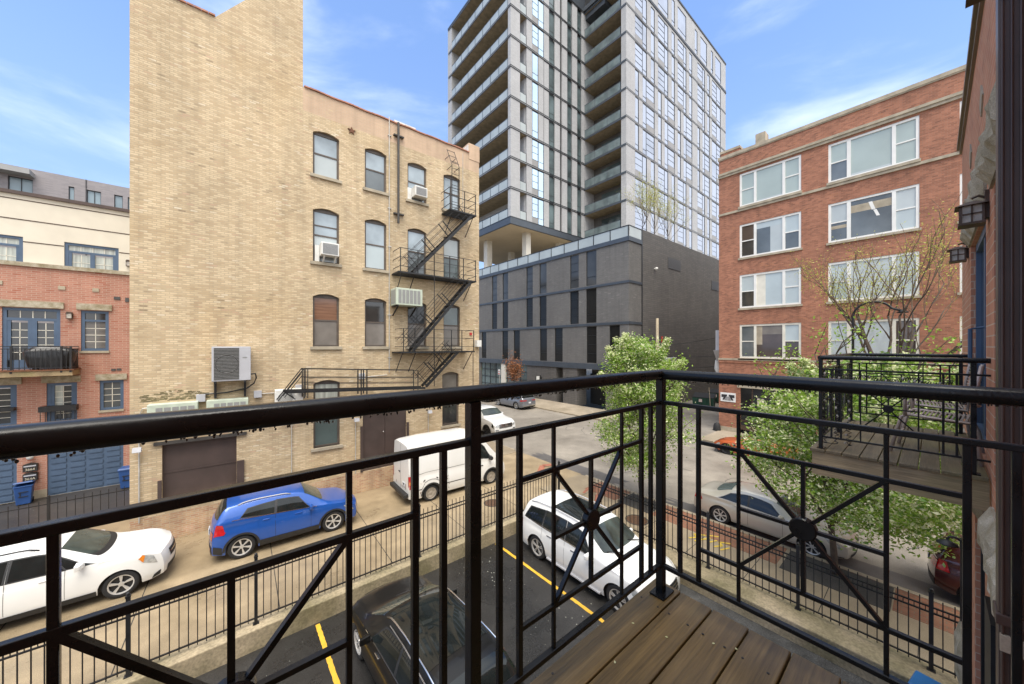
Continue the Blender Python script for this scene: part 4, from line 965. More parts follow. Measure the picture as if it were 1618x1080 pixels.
mats_c = {(0, 0): 'blg', (1, 0): 'blg', (2, 0): 'blg', (0, 1): 'room', (1, 1): 'room', (0, 2): 'blp', (1, 2): 'bll', (0, 3): 'brn', (1, 3): 'bll', (2, 1): 'blp', (2, 2): 'blp', (2, 3): 'blp'}
PM = {'blg': m_blindgreen, 'room': m_roompane, 'blp': m_blindpane, 'bll': m_blindlight, 'brn': m_brownroom}
for ci, c in enumerate(wcols[:3]):
    for ri, r in enumerate(wrows):
        a, b = c[0], c[1]; z0, z1 = r; m1, m2 = c[2], c[3]; x0, x1 = XR + .03, XR + .11; t = .13
        f = MB(); f.box(x0, a, z0, x1, a + t, z1).box(x0, b - t, z0, x1, b, z1).box(x0, a + t, z0, x1, b - t, z0 + .12).box(x0, a + t, z1 - .13, x1, b - t, z1)
        f.box(x0 + .004, m1[0], z0 + .12, x1, m1[1], z1 - .13).box(x0 + .004, m2[0], z0 + .12, x1, m2[1], z1 - .13)
        zm = (z0 + z1) / 2
        f.box(x0 + .02, a + t, zm - .035, x1, m2[0], zm + .035).box(x0 + .02, m1[1], zm - .035, x1, b - t, zm + .035)
        wn = q_(f).build('window', m_white if ri < 3 else m_cream, rb)
        k = mats_c[(ci, ri)]; x = XR + .085
        def pn(y0, y1, za, zb, mt, xx=x): q_(MB().quad((xx, y0, za), (xx, y1, za), (xx, y1, zb), (xx, y0, zb))).build('pane', mt, wn, fix=False)
        base = PM[k]
        pn(m2[1], m1[0], z0 + .1, z1 - .1, base)
        L0, L1, R0, R1 = m1[1], b - t, a + t, m2[0]
        sash = {(0, 0): (m_blindgreen, m_blindgreen, m_blindgreen, m_blindgreen), (1, 0): (m_blindgreen, m_roompane, m_blindgreen, m_blindgreen), (0, 1): (m_brownroom, m_darkpane, m_blindpane, m_roompane),
                (1, 1): (m_blindlight, m_roompane, m_blindlight, m_blindpane), (0, 2): (m_blindpane, m_darkpane, m_blindlight, m_blindpane), (1, 2): (m_blindpane, m_blindgreen, m_blindlight, m_blindpane),
                (0, 3): (m_roompane, m_roompane, m_blindpane, m_brownroom), (1, 3): (m_blindlight, m_blindlight, m_brownroom, m_brownroom)}.get((ci, ri), (m_blindpane,) * 4)
        pn(L0, L1, zm, z1 - .1, sash[0]); pn(L0, L1, z0 + .1, zm, sash[1]); pn(R0, R1, zm, z1 - .1, sash[2]); pn(R0, R1, z0 + .1, zm, sash[3])
        if ri == 0: pn(m2[1] + .02, m1[0] - .02, z0 + .12, z0 + (.25 if ci else .22), m_blindlight, x - .004)
        if (ci, ri) == (0, 1): pn(m2[1], m2[1] + .7, z0 + .1, z1 - .1, m_blindlight, x - .004); pn(m2[1], m1[0], z1 - .55, z1 - .12, m_blindpane, x - .005)
        if (ci, ri) == (0, 2): pn(m1[0] - .55, m1[0], z0 + .1, z1 - .1, m_cream, x - .004)
        if (ci, ri) == (1, 1):
            pn(m2[1], m1[0], z1 - .85, z1 - .4, m_stone, x - .004); pn(L0, L1, zm - .4, zm - .2, m_stone, x - .004)
            for yy, zz, wd, hh in ((2.2, 14.72, .16, .5), (2.02, 14.3, .14, .4)): q_(MB().prism([(yy, zz), (yy + wd, zz), (yy + wd + .14, zz + hh), (yy + .14, zz + hh)], .004, 'yz', x - .010)).build('ceiling_light', m_white, wn)
        if (ci, ri) == (0, 3): pn(m2[1], m1[0], z1 - .75, z1 - .14, m_greypane, x - .004); pn(m1[0] - .35, m1[0], z0 + 1.0, z1 - .14, m_stone, x - .005)
        if ri: q_(MB().box(XR - .10, a - .08, z0 - .14, XR + .03, b + .08, z0 - .002)).build('sill', m_stone, wn)
        else: q_(MB().box(XR - .14, a - .06, z0 - .16, XR + .03, b + .06, z0 - .002)).build('sill', m_stone, wn)
# entrance
m = MB().box(XR + .10, 4.9, .32, XR + .15, 9.23, 3.42); e_ = q_(m).build('entrance_screen', m_darkmetal, rb)
m = MB().box(XR + .07, 8.45, .3, XR + .10, 8.52, 3.4).box(XR + .05, 4.9, .9, XR + .10, 9.23, 1.0).box(XR + .02, 4.9, .3, XR + .10, 9.23, .6); q_(m).build('door_frame', m_bronze, rb)
q_(MB().quad((XR + .092, 8.55, 1.02), (XR + .092, 9.2, 1.02), (XR + .092, 9.2, 3.35), (XR + .092, 8.55, 3.35))).build('pane', m_shadowglass, e_)
q_(MB().box(XR + .1, -1.5, .5, XR + .15, 2.5, 3.42)).build('lower_window', m_darkpane, rb)
m = MB().box(-.035, -.35, -.47, -.001, .35, .47).xf(Matrix.Translation((XR, 7.98, 2.46)))
for lab, y, z, w_, h_ in (('pale paper notice on the dark entrance doors, the left of two', 7.98, 2.46, .40, .5), ('pale paper notice on the dark entrance doors, half behind blossom', 6.88, 2.46, .36, .5)):
    o = thing('paper_notice', lab, 'notice', (XR + .10, y, z), 0, 'paper notices on the dark entrance')
    MB().box(-.012, -w_ / 2, -h_ / 2, -.002, w_ / 2, h_ / 2).build('sheet', m_paper, o); 
    mm = MB()
    for i in range(5): mm.box(-.016, -w_ * .38, -.02 - i * .04, -.013, w_ * .38 - (i % 3) * .05, -.008 - i * .04)
    mm.build('print', m_signgrey, o)
o = thing('wall_sign', 'white framed black and white picture sign on red brick corner', 'sign', (XR, 10.05, 2.6))
MB().box(-.05, -.52, -.34, -.001, .52, .34).build('board', m_signwhite, o)
m = MB(); m.box(-.058, -.45, -.02, -.052, .45, .20); m.k = 1; m.prism([(-.22, -.24), (.22, -.24), (.12, .08), (-.12, .08)], -.006, 'yz', -.060); m.k = 0
m.prism([(-.38, -.22), (-.24, -.22), (-.16, -.02), (-.3, -.02)], -.006, 'yz', -.054); m.prism([(.38, -.22), (.24, -.22), (.16, -.02), (.3, -.02)], -.006, 'yz', -.054)
m.k = 2; m.box(-.0665, -.05, .05, -.0635, .05, .2); m.box(-.0665, -.45, -.09, -.0635, -.33, -.03).box(-.0665, .33, -.09, -.0635, .45, -.03)
m.build('picture', [m_signblack, m_signgrey, m_signwhite], o)
m = MB()
P = [(XR + .9, YR_ + .35, 5.2)] + [(XR + .9 + .1 * i, YR_ + .35 + .12 * sin(i), 5.2 + .3 * i - .05 * i * i) for i in range(1, 6)]
o = thing('vent_hood', 'white curved vent hood on the alley side of red block', 'vent', (XR + 1.2, YR_, 4.2))
MB().tube([(0, .3, 0), (0, .5, .5), (0, .45, 1.1), (0, .2, 1.45), (0, -.0, 1.5)], .26, 12).build('pipe', m_acwhite, o, True)
MB().prism([(-.9, 2.0), (.2, 2.0), (.2, .6)], .5, 'xz', .02).build('hood', m_acgrey, o); MB().box(-.5, 0, 2.0, 1.5, .5, 3.6).build('duct_box', m_acgrey, o)
o = thing('tyre_stop', 'black rubber corner guard at foot of red brick corner', 'corner guard', (XR - .25, YR_ + .05, 0))
MB().lathe([(.26, 0), (.24, .35), (.16, .52), (0, .58)], n=14).build('guard', m_tyre, o, True); MB().lathe([(.29, 0), (.29, .05), (.25, .06)], n=14).build('base', m_blackmatt, o)
# ------------------------------------------------------------------ salmon brick townhouse behind the alley
TY = 24.6
th = thing('brick_townhouse', 'salmon brick and cream townhouse with blue garage doors and windows', 'townhouse', (-7, TY, 0))
r_ = lambda mb: mb.xf(Matrix.Translation((7, -TY, 0)))
wd_ = [('french_window', -7.12, 5.55, -5.60, 8.16), ('window', -5.02, 6.32, -4.18, 8.16), ('window', -5.98, 3.2, -5.13, 4.91), ('window', -4.46, 3.55, -3.71, 4.93), ('window', -7.9, 3.2, -6.75, 4.91), ('garage_door', -5.96, -.03, -3.72, 2.15), ('garage_door', -9.0, -.03, -6.75, 2.15)]
up_ = [('window', -8.2, 10.0, -6.66, 11.22), ('window', -5.55, 10.0, -3.91, 11.22)]
m = MB(); facade_x(m, -14, 8, -.1, 9.95, TY, [q[1:] for q in wd_], .14); m.quad((-14, TY, 0), (-14, TY + 12, 0), (-14, TY + 12, 9.95), (-14, TY, 9.95)); r_(m).build('wall', m_pinkbrick, th, fix=False)
m = MB().quad((-14, TY, 9.94), (8, TY, 9.94), (8, TY + 1.2, 9.94), (-14, TY + 1.2, 9.94)); r_(m).build('ledge_roof', m_concrete, th)
m = MB(); facade_x(m, -14, 8, 9.95, 13.0, TY + .25, [q[1:] for q in up_], .10); r_(m).build('stucco_wall', m_stucco, th, fix=False)
m = MB()
for z, x0, x1 in ((12.80, -14, 8), (11.95, -14, 8), (11.02, -6.66, -5.56), (11.02, -3.9, 8)): m.box(x0, TY + .238, z - .02, x1, TY + .249, z + .02)
r_(m).build('stucco_joint', m_bronze, th)
m = MB().box(-14, TY + .15, 13.0, 8, TY + 10, 13.14); r_(m).build('roof_coping', m_downspout, th)
m = MB().box(-14, TY - .08, 9.93, 8, TY + .26, 10.10); r_(m).build('stone_coping', m_roughstone, th)
m = MB().box(-5.85, TY + 3, 13.1, -5.45, TY + 3.4, 13.42); m.k = 1; m.prism([(-5.9, 13.42), (-5.4, 13.42), (-5.5, 13.6), (-5.85, 13.6)], .5, 'xz', TY + 2.95); r_(m).build('roof_vent', [m_white, m_downspout], th)
for a, b, z in ((-7.4, -5.50, 8.19), (-5.14, -4.08, 8.19), (-4.58, -3.60, 4.95), (-6.1, -5.02, 4.93), (-8.1, -6.62, 4.93)): r_(MB().box(a, TY - .07, z, b, TY + .05, z + .28)).build('stone_lintel', m_roughstone, th)
for q in ((-5.06, TY - .05, 6.22, -4.16, TY + .05, 6.32), (-4.5, TY - .05, 3.45, -3.7, TY + .05, 3.55), (-6.75, TY - .03, -.1, -5.96, TY, .32), (-3.72, TY - .03, -.1, -3.4, TY, .32), (-9, TY - .12, -.1, -6.75, TY + .1, -.02), (-5.96, TY - .12, -.1, -3.72, TY + .1, -.021)): r_(MB().box(*q)).build('stone_sill', m_stone, th)
for x, z in ((-7.2, 9.17), (-5.56, 9.12), (-4.58, 9.12)): r_(MB().prism([(x - .1, z - .08), (x + .1, z - .08), (x + .1, z + .08), (x - .1, z + .08)], .03, 'xz', TY - .032)).build('stone_accent', m_stone, th)
for x, z, a, b in ((-3.92, 8.8, .1, .07), (-3.6, 8.75, .06, .1), (-4.03, 5.42, .07, .05), (-3.86, 5.43, .07, .05)): r_(MB().box(x - a, TY - .03, z - b, x + a, TY - .001, z + b)).build('wall_vent', m_acdark, th)
for nm, a, z0, b, z1 in wd_ + up_:
    y = TY + (.25 if z0 > 9.5 else 0) + .04; f = MB(); t = .11; g = []
    if nm == 'garage_door':
        f.box(a, y, z0, b, y + .05, z1)
        dr = r_(f).build('garage_door', m_blue, th); f = MB()
        for i in range(8):
            zz = z0 + .1 + i * .26
            for k in range(4): xx = a + .1 + k * (b - a - .1) / 4; f.box(xx, y - .03, zz, xx + (b - a) / 4 - .14, y - .001, zz + .17)
        r_(f).build('door_panel', m_blue, dr); continue
    f.box(a, y, z0, a + t, y + .08, z1).box(b - t, y, z0, b, y + .08, z1).box(a + t, y, z0, b - t, y + .08, z0 + t).box(a + t, y, z1 - t, b - t, y + .08, z1)
    mun = MB(); yy = y + .055
    def grid(x0, x1, za, zb, nx, nz):
        for i in range(1, nx): xx = x0 + (x1 - x0) * i / nx; mun.box(xx - .012, yy - .012, za, xx + .012, yy - .002, zb)
        for i in range(1, nz): zz = za + (zb - za) * i / nz; mun.box(x0, yy - .012, zz - .012, x1, yy - .003, zz + .012)
        g.append((x0, x1, za, zb))
    if nm == 'french_window':
        zt = 7.62; f.box(a + t, y, zt, b - t, y + .08, zt + .12); mid = (a + b) / 2; f.box(mid - .12, y, z0 + t, mid + .12, y + .08, zt)
        f.box(a + t, y + .01, z0 + t, a + t + .1, y + .08, zt).box(b - t - .08, y + .01, z0 + t, b - t, y + .08, zt)
        f.box(a + t, y + .01, z0 + t, b - t, y + .08, z0 + .4)
        grid(a + t, b - t, zt + .12, z1 - t, 4, 1); grid(a + t + .1, mid - .12, z0 + .4, zt - .08, 2, 5); grid(mid + .12, b - t - .08, z0 + .4, zt - .08, 2, 5); pm = m_darkpane
    elif z0 > 9.5:
        zt = 10.78; f.box(a + t, y, zt, b - t, y + .08, zt + .09); mid = (a + b) / 2; f.box(mid - .07, y, z0 + t, mid + .07, y + .08, zt); f.box(a + t, y + .01, z0, a + t + .1, y + .08, zt).box(b - t - .08, y + .01, z0, b - t, y + .08, zt)
        grid(a + t, b - t, zt + .09, z1 - .06, 4, 1); grid(a + t + .1, mid - .07, z0, zt - .06, 2, 2); grid(mid + .07, b - t - .08, z0, zt - .06, 2, 2); pm = m_curtain
    elif z0 > 6:
        zt = 7.66; f.box(a + t, y, zt, b - t, y + .08, zt + .09); grid(a + t, b - t, zt + .09, z1 - t, 2, 1); grid(a + t, b - t, z0 + t, zt, 2, 4); pm = m_darkpane
    else:
        if a < -5: f.box(a + t, y + .01, z0, a + t + .1, y + .08, z1 - t).box(b - t - .06, y + .01, z0, b - t, y + .08, z1 - t); grid(a + t + .1, b - t - .06, z0 + .1, z1 - t - .04, 2, 6); pm = m_darkpane
        else: grid(a + t, b - t, z0 + t, z1 - t, 2, 4); pm = m_roompane
    wn = r_(f).build(nm, m_blue, th); r_(mun).build('glazing_bar', m_cream, wn)
    gm = MB(); gm.k = 0
    for x0, x1, za, zb in g: gm.quad((x0, yy, za), (x1, yy, za), (x1, yy, zb), (x0, yy, zb))
    if z0 > 6 and nm == 'window' and z0 < 9:
        bl = MB()
        for i in range(22): bl.box(a + t, yy - .002, z0 + t + .02 + i * .06, b - t, yy - .0005, z0 + t + .055 + i * .06)
        r_(bl).build('blind', m_greypane, wn)
    if a == -5.98: r_(MB().box(-5.77, yy - .002, 3.6, -5.55, yy - .0005, 4.77)).build('curtain', m_curtain, wn)
    r_(gm).build('pane', pm, wn, fix=False)
m = MB().box(-6.12, TY - .35, 3.70, -5.08, TY - .02, 3.93); m.k = 0
r_(m).build('flower_box', m_blackmatt, th)
m = MB().box(-6.1, TY - .32, 3.2, -5.1, TY - .30, 3.24)
for i in range(8): m.box(-6.08 + i * .135, TY - .32, 3.2, -6.06 + i * .135, TY - .3, 3.72)
r_(m).build('window_guard', m_blackmatt, th); r_(MB().box(-8, TY - .3, 3.85, -6.75, TY - .03, 3.98)).build('flower_box', m_blackmatt, th)
# its balcony
m = MB().box(-7.9, TY - 1.0, 5.28, -5.05, TY - .02, 5.50); r_(m).build('balcony_deck', m_beam, th)
m = MB().box(-7.9, TY - 1.04, 5.50, -5.0, TY - .02, 5.55); r_(m).build('balcony_floor', m_rust, th)
m = MB()
for y in (TY - .98,): 
    for z in (6.52, 6.42, 5.64): m.box(-7.9, y - .015, z - .015, -5.08, y + .015, z + .015)
    for i in range(22): x = -7.9 + i * .134; m.box(x - .009, y - .009, 5.55, x + .009, y + .009, 6.44)
    for x in (-6.62, -5.1, -5.35): m.box(x - .03, y - .03, 5.42, x + .03, y + .03, 6.54)
for z in (6.52, 6.42, 5.64): m.box(-5.11, TY - .98, z - .015, -5.08, TY, z + .015)
for i in range(7): m.box(-5.105, TY - .86 + i * .13, 5.55, -5.085, TY - .84 + i * .13, 6.42)
r_(m).build('balcony_railing', m_blackmatt, th)
# covered grill
g = thing('covered_grill', 'barbecue grill under crumpled black cover on townhouse balcony', 'grill', (-5.72, TY - .55, 5.55))
m = MB(); n = 26; rings = []
rr = random.Random(3)
for z, sx, sy in ((.06, .56, .30), (.15, .60, .32), (.45, .66, .33), (.72, .70, .34), (.80, .66, .32), (.93, .48, .26), (.98, .30, .16), (.985, .02, .01)):
    R2 = []
    for k in range(n):
        a = 2 * pi * k / n; ca, sa = cos(a), sin(a); q = (abs(ca) ** 5 + abs(sa) ** 5) ** (-1 / 5); j = 1 + rr.uniform(-.045, .03)
        R2.append((ca * sx * q * j, sa * sy * q * j, z + rr.uniform(-.015, .015)))
    rings.append(R2)
m.add([x for R2 in rings for x in R2], [(i * n + k, i * n + (k + 1) % n, (i + 1) * n + (k + 1) % n, (i + 1) * n + k) for i in range(len(rings) - 1) for k in range(n)])
m.build('cover', m_cover, g, True)
m = MB()
for x in (-.4, .4):
    for y in (-.2, .2): m.lathe([(0, -.03), (.055, -.03), (.055, .03), (0, .03)], (x, y, .055), 'x', 12)
m.build('caster', m_blackmatt, g)
def small_lamp(loc, label, s=1.0):
    o = thing('wall_lantern', label, 'wall lantern', loc)
    MB().box(-.07 * s, -.02, -.02, .07 * s, 0, .14 * s).build('backplate', m_bronze, o)
    m = MB().prism([(-.10 * s, .06 * s), (.10 * s, .06 * s), (.06 * s, .14 * s), (-.06 * s, .14 * s)], -.16 * s, 'xz', -.02)
    for x in (-.085, .075): m.box(x * s, -.17 * s, -.14 * s, (x + .012) * s, -.155 * s, .06 * s).box(x * s, -.03 * s, -.14 * s, (x + .012) * s, -.018 * s, .06 * s)
    m.box(-.085 * s, -.17 * s, -.16 * s, .085 * s, -.02 * s, -.14 * s); m.build('frame', m_bronze, o)
    MB().box(-.07 * s, -.155 * s, -.14 * s, .07 * s, -.03 * s, .06 * s).build('glass', m_seedglass, o)
small_lamp((-5.33, TY, 7.92), 'small bronze wall lantern beside the townhouse french window'); small_lamp((-3.57, TY + .25, 10.55), 'small bronze lantern on the cream upper townhouse wall')
o = thing('flood_light', 'small white domed lamp over the two black mailboxes', 'flood light', (-6.37, TY, 1.78))
MB().lathe([(.11, .04), (.10, -.02), (.05, -.08), (0, -.09)], (0, -.16, .02), 'z', 14).build('shade', m_acwhite, o, True); MB().tube([(0, 0, 0), (0, -.16, .02)], .02, 6).build('arm', m_conduit, o)
for z, num, lb in ((1.20, '3664', 'upper black wall mailbox with pale numbers between garage doors'), (.80, '364A', 'lower black wall mailbox with pale numbers above the blue bin')):
    o = thing('mailbox', lb, 'mailbox', (-6.38, TY, z))
    MB().prism([(-.19, 0), (.19, 0), (.19, .30), (0, .36), (-.19, .30)], -.13, 'xz', -.01).build('box', m_mailbox, o)
    MB().box(-.16, -.155, .21, .16, -.141, .26).build('slot_flap', m_acgrey, o)
    letters('number', num, .13, m_gold, o, (0, -.143, .09), (pi / 2, 0, 0))
def bin_(loc, label, rz=0, mat=None, lid=None, open_=0.12, s=1.0):
    o = thing('recycling_bin', label, 'recycling bin', loc, rz)
    m = MB(); A = [(-.21, -.22), (.21, -.22), (.21, .22), (-.21, .22)]; B_2 = [(-.27, -.29), (.27, -.29), (.27, .29), (-.27, .29)]
    m.add([(x * s, y * s, .03) for x, y in A] + [(x * s, y * s, .92 * s) for x, y in B_2], [(0, 1, 2, 3), (0, 1, 5, 4), (1, 2, 6, 5), (2, 3, 7, 6), (3, 0, 4, 7)])
    m.build('body', mat or m_binblue, o, bevel=.02)
    MB().box(-.29 * s, -.31 * s, .88 * s, .29 * s, .31 * s, .925 * s).build('rim', mat or m_binblue, o, bevel=.012)
    m = MB(); m.add([(-.30 * s, -.33 * s, .93 * s + open_), (.30 * s, -.33 * s, .93 * s + open_), (.30 * s, .33 * s, .93 * s), (-.30 * s, .33 * s, .93 * s), (-.27 * s, -.28 * s, 1.0 * s + open_), (.27 * s, -.28 * s, 1.0 * s + open_), (.27 * s, .28 * s, 1.0 * s), (-.27 * s, .28 * s, 1.0 * s)],
                    [(3, 2, 1, 0), (4, 5, 6, 7), (0, 1, 5, 4), (1, 2, 6, 5), (2, 3, 7, 6), (3, 0, 4, 7)]); m.build('lid', lid or mat or m_binblue, o, bevel=.02)
    m = MB().box(-.14 * s, -.292 * s, .62 * s, .14 * s, -.272 * s, .65 * s).box(-.14 * s, -.275 * s, .40 * s, .14 * s, -.255 * s, .43 * s).box(-.1 * s, -.28 * s, .43 * s, -.07 * s, -.262 * s, .62 * s); m.build('handle_bar', m_seam, o)
    m = MB()
    for x in (-.2, .2): m.lathe([(0, -.03), (.10, -.03), (.10, .03), (0, .03)], (x * s, .24 * s, .10), 'x', 14)
    m.build('wheel', m_tyre, o); MB().box(-.24 * s, .30 * s, .93 * s, .24 * s, .36 * s, .96 * s).build('handle', mat or m_binblue, o)
bin_((-6.42, TY - .52, -.02), 'blue wheeled recycling bin with half open lid below mailboxes', .12, s=.86)
bin_((-3.45, TY - .75, -.02), 'blue wheeled bin peeping past the buff building corner', -.1, open_=0, s=.95)
bin_((9.85, .02, -.46), 'bright blue bin lid below the balcony by retaining wall', 1.4, None, m_binlid, .0, s=.86)
# ------------------------------------------------------------------ grey modern block behind the townhouse
gy = thing('modern_apartment_block', 'lilac grey modern brick block rising behind the cream townhouse', 'building', (-10, 45, 0))
t_ = lambda mb: mb.xf(Matrix.Translation((10, -45, 0)))
gops = [(-12.76, 16.6, -11.6, 19.57), (-9.83, 16.8, -9.53, 19.6), (-8.87, 16.8, -8.09, 19.6), (-7.34, 16.8, -6.84, 19.6), (-6.55, 16.8, -6.0, 19.6), (-15.5, 16.6, -14.2, 19.5)]
m = MB(); facade_x(m, -30, 6, 0, 20.4, 45, gops, .2); m.quad((-30, 45, 20.4), (6, 45, 20.4), (6, 60, 20.4), (-30, 60, 20.4)); t_(m).build('wall', m_greybrick, gy, fix=False)
t_(MB().box(-16, 44.0, 19.68, -11.5, 45.0, 20.05)).build('canopy', m_slabedge, gy)
t_(MB().box(-8.92, 44.95, 10, -8.88, 44.999, 20.4)).build('movement_joint', m_darkmetal, gy)
for a, z0, b, z1 in gops:
    f = MB().box(a, 45.1, z0, a + .04, 45.16, z1).box(b - .04, 45.1, z0, b, 45.16, z1).box(a, 45.1, z1 - .05, b, 45.16, z1)
    if b - a > .7: f.box((a + b) / 2, 45.1, z0, (a + b) / 2 + .04, 45.16, z1)
    wn = t_(f).build('window', m_darkmetal, gy); t_(MB().quad((a, 45.14, z0), (b, 45.14, z0), (b, 45.14, z1), (a, 45.14, z1))).build('pane', m_bluegrey, wn)
t_(MB().box(-13.5, 44.2, 16.6, -11.6, 44.24, 17.9)).build('balcony_glass', m_glassrail, gy)
# ------------------------------------------------------------------ own building: plum brick wall to the right
WY = -.33
hs_ = thing('brick_row_house', 'plum brick row house wall with stone lintels beside the balconies', 'house', (0, WY, -.46))
u_ = lambda mb: mb.xf(Matrix.Translation((0, -WY, .46)))
hops = [(5.80, 5.40, 7.98, 7.92), (3.95, 5.40, 5.05, 7.92), (5.9, 1.2, 7.2, 4.75), (3.6, 1.2, 5.0, 4.75), (8.2, 1.2, 9.6, 4.75)]
m = MB(); facade_x(m, -9, 10.3, -1.0, 10.05, WY, hops, .115, -1)
m.quad((10.3, WY, -1), (10.3, -11, -1), (10.3, -11, 10.05), (10.3, WY, 10.05)); m.quad((-9, WY, -1), (-9, -11, -1), (-9, -11, 10.05), (-9, WY, 10.05)); m.quad((-9, -11, -1), (10.3, -11, -1), (10.3, -11, 10.05), (-9, -11, 10.05)); m.quad((-9, WY, 10.04), (10.3, WY, 10.04), (10.3, -11, 10.04), (-9, -11, 10.04))
u_(m).build('wall', m_housebrick, hs_, fix=False)
m = MB().box(-9, WY, 10.04, 10.33, WY + .03, 10.12).box(-9, WY - .3, 10.12, 10.36, WY + .06, 10.20); u_(m).build('coping', m_copingbrown, hs_)
rr = random.Random(11)
def rough_block(mb, x0, x1, z0, z1, d):
    nx, nz = 7, 4; P = []
    for j in range(nz + 1):
        for i in range(nx + 1):
            e = 0 if i in (0, nx) or j in (0, nz) else 1
            P.append((x0 + (x1 - x0) * i / nx, WY + .02 + e * (d * (.55 + rr.random() * .6)), z0 + (z1 - z0) * j / nz))
    mb.add(P, [(j * (nx + 1) + i, j * (nx + 1) + i + 1, (j + 1) * (nx + 1) + i + 1, (j + 1) * (nx + 1) + i) for j in range(nz) for i in range(nx)])
    mb.box(x0, WY - .1, z0, x1, WY + .021, z1)
for a, b, z0, z1 in ((3.8, 4.5, 7.93, 8.42), (4.5, 5.2, 7.93, 8.42), (5.7, 6.55, 7.93, 8.42), (6.55, 7.45, 7.93, 8.42), (7.45, 8.1, 7.93, 8.42), (3.5, 4.3, 4.76, 5.16), (4.3, 5.1, 4.76, 5.16),
                     (5.8, 6.6, 4.76, 5.16), (6.6, 7.3, 4.76, 5.16), (8.1, 9.0, 4.76, 5.16), (9.0, 9.7, 4.76, 5.16), (9.6, 10.3, .6, 1.6)):
    m = MB(); rough_block(m, a, b, z0, z1, .07); u_(m).build('stone_lintel', m_roughstone, hs_, fix=False)
for x, z in ((4.6, 9.35), (6.2, 9.15), (7.9, 9.15), (9.2, 8.75), (3.2, 9.5)): u_(MB().prism([(x, z - .17), (x + .17, z), (x, z + .17), (x - .17, z)], .012, 'xz', WY)).build('stone_diamond', m_stone, hs_)
for i, (a, z0, b, z1) in enumerate(hops):
    y = WY - .11; f = MB().box(a, y, z0, a + .08, y + .07, z1).box(b - .08, y, z0, b, y + .07, z1).box(a, y, z1 - .1, b, y + .07, z1).box(a, y, z0, b, y + .07, z0 + .1)
    if z0 < 5.5: f.box((a + b) / 2 - .05, y, z0, (a + b) / 2 + .05, y + .06, z1)
    dn = u_(f).build('door' if z0 < 5.5 and z0 > 5 else 'window', m_blue if z0 > 5 else m_blackmatt, hs_); u_(MB().quad((a, y + .03, z0), (b, y + .03, z0), (b, y + .03, z1), (a, y + .03, z1))).build('pane', m_darkpane, dn)
    if i == 0: u_(MB().tube([(6.9, y + .06, 6.32), (6.9, y + .16, 6.34), (6.9, y + .16, 6.75), (6.9, y + .06, 6.77)], .018, 6)).build('handle', m_blue, dn)
m = MB().box(3.34, WY + .004, -.4, 3.46, WY + .10, 10.0)
for i in (0, 1, 2): m.box(3.325, WY + .02 + i * .03, -.4, 3.339, WY + .032 + i * .03, 10.0)
m.box(3.32, WY, 5.0, 3.48, WY + .11, 5.06); u_(m).build('downspout', m_downspout, hs_, bevel=.006)
u_(MB().prism([(4.5, 2.0), (5.0, 2.0), (5.05, 4.4), (4.55, 4.4)], .04, 'xz', WY + .01)).build('awning_frame', m_blackmatt, hs_)
def lantern(x, z, label, s=1.0):
    o = thing('wall_lantern', label, 'wall lantern', (x, WY, z), 0, 'bronze lanterns on the plum brick wall')
    MB().box(-.05, .0, -.06, .05, .025, .20).build('backplate', m_bronze, o)
    MB().tube([(0, .02, .14), (0, .06, .17), (0, .10, .155)], .012, 6).build('arm', m_bronze, o)
    a, y0, y1 = .074, .035, .165; m = MB(); zb, zt = -.085, .075
    for x_ in (-a, a):
        for y_ in (y0, y1): m.bar((x_ * 1.05, y_, zb), (x_ * .98, y_, zt), .016)
    m.box(-a - .02, y0 - .015, zb - .02, a + .02, y1 + .015, zb)
    for x_ in (-a - .002, a + .002): m.box(x_ - .006, (y0 + y1) / 2 - .006, zb, x_ + .006, (y0 + y1) / 2 + .006, zt); m.box(x_ - .006, y0, (zb + zt) / 2 - .006, x_ + .006, y1, (zb + zt) / 2 + .006)
    m.box(-.006, y1 - .004, zb, .006, y1 + .008, zt); m.box(-a, y1 - .004, (zb + zt) / 2 - .006, a, y1 + .008, (zb + zt) / 2 + .006)
    m.add([(-a - .035, y0 - .03, zt), (a + .035, y0 - .03, zt), (a + .035, y1 + .035, zt), (-a - .035, y1 + .035, zt), (-.05, .075, zt + .042), (.05, .075, zt + .042), (.05, .125, zt + .042), (-.05, .125, zt + .042)], [(3, 2, 1, 0), (4, 5, 6, 7), (0, 1, 5, 4), (1, 2, 6, 5), (2, 3, 7, 6), (3, 0, 4, 7)])
    m.build('frame', m_bronze, o)
    MB().box(-a + .004, y0 + .004, zb, a - .004, y1 - .004, zt).build('glass', m_seedglass, o)
lantern(5.5, 7.80, 'bronze wall lantern on plum brick wall nearest the downspout, the larger looking of two'); lantern(8.42, 7.90, 'bronze wall lantern beyond the door, lower in view than its neighbour'); lantern(4.15, 9.16, 'dark lantern high on plum wall, only its base showing at the top edge')
o = thing('gooseneck_lamp', 'black gooseneck barn lamp on plum house corner above dark red car', 'lamp', (10.2, WY, 3.0))
MB().tube([(0, 0, .02), (0, .05, .07), (0, .10, .085), (0, .15, .06), (0, .17, .0)], .018, 8).build('arm', m_blackmatt, o)
MB().lathe([(.02, .03), (.05, .02), (.13, -.03), (.135, -.045), (0, -.04)], (0, .17, -.03), 'z', 18).build('shade', m_blackmatt, o, True); MB().box(-.06, 0, -.08, .06, .03, .08).build('backplate', m_blackmatt, o)
MB().tube([(0, .01, -.08), (.02, .015, -1.2), (.0, .012, -2.4)], .014, 6).build('cable', m_blackmatt, o)
u_(MB().box(3.318, WY + .01, 4.86, 3.338, WY + .095, 4.95)).build('paint_smear', m_stone, hs_)
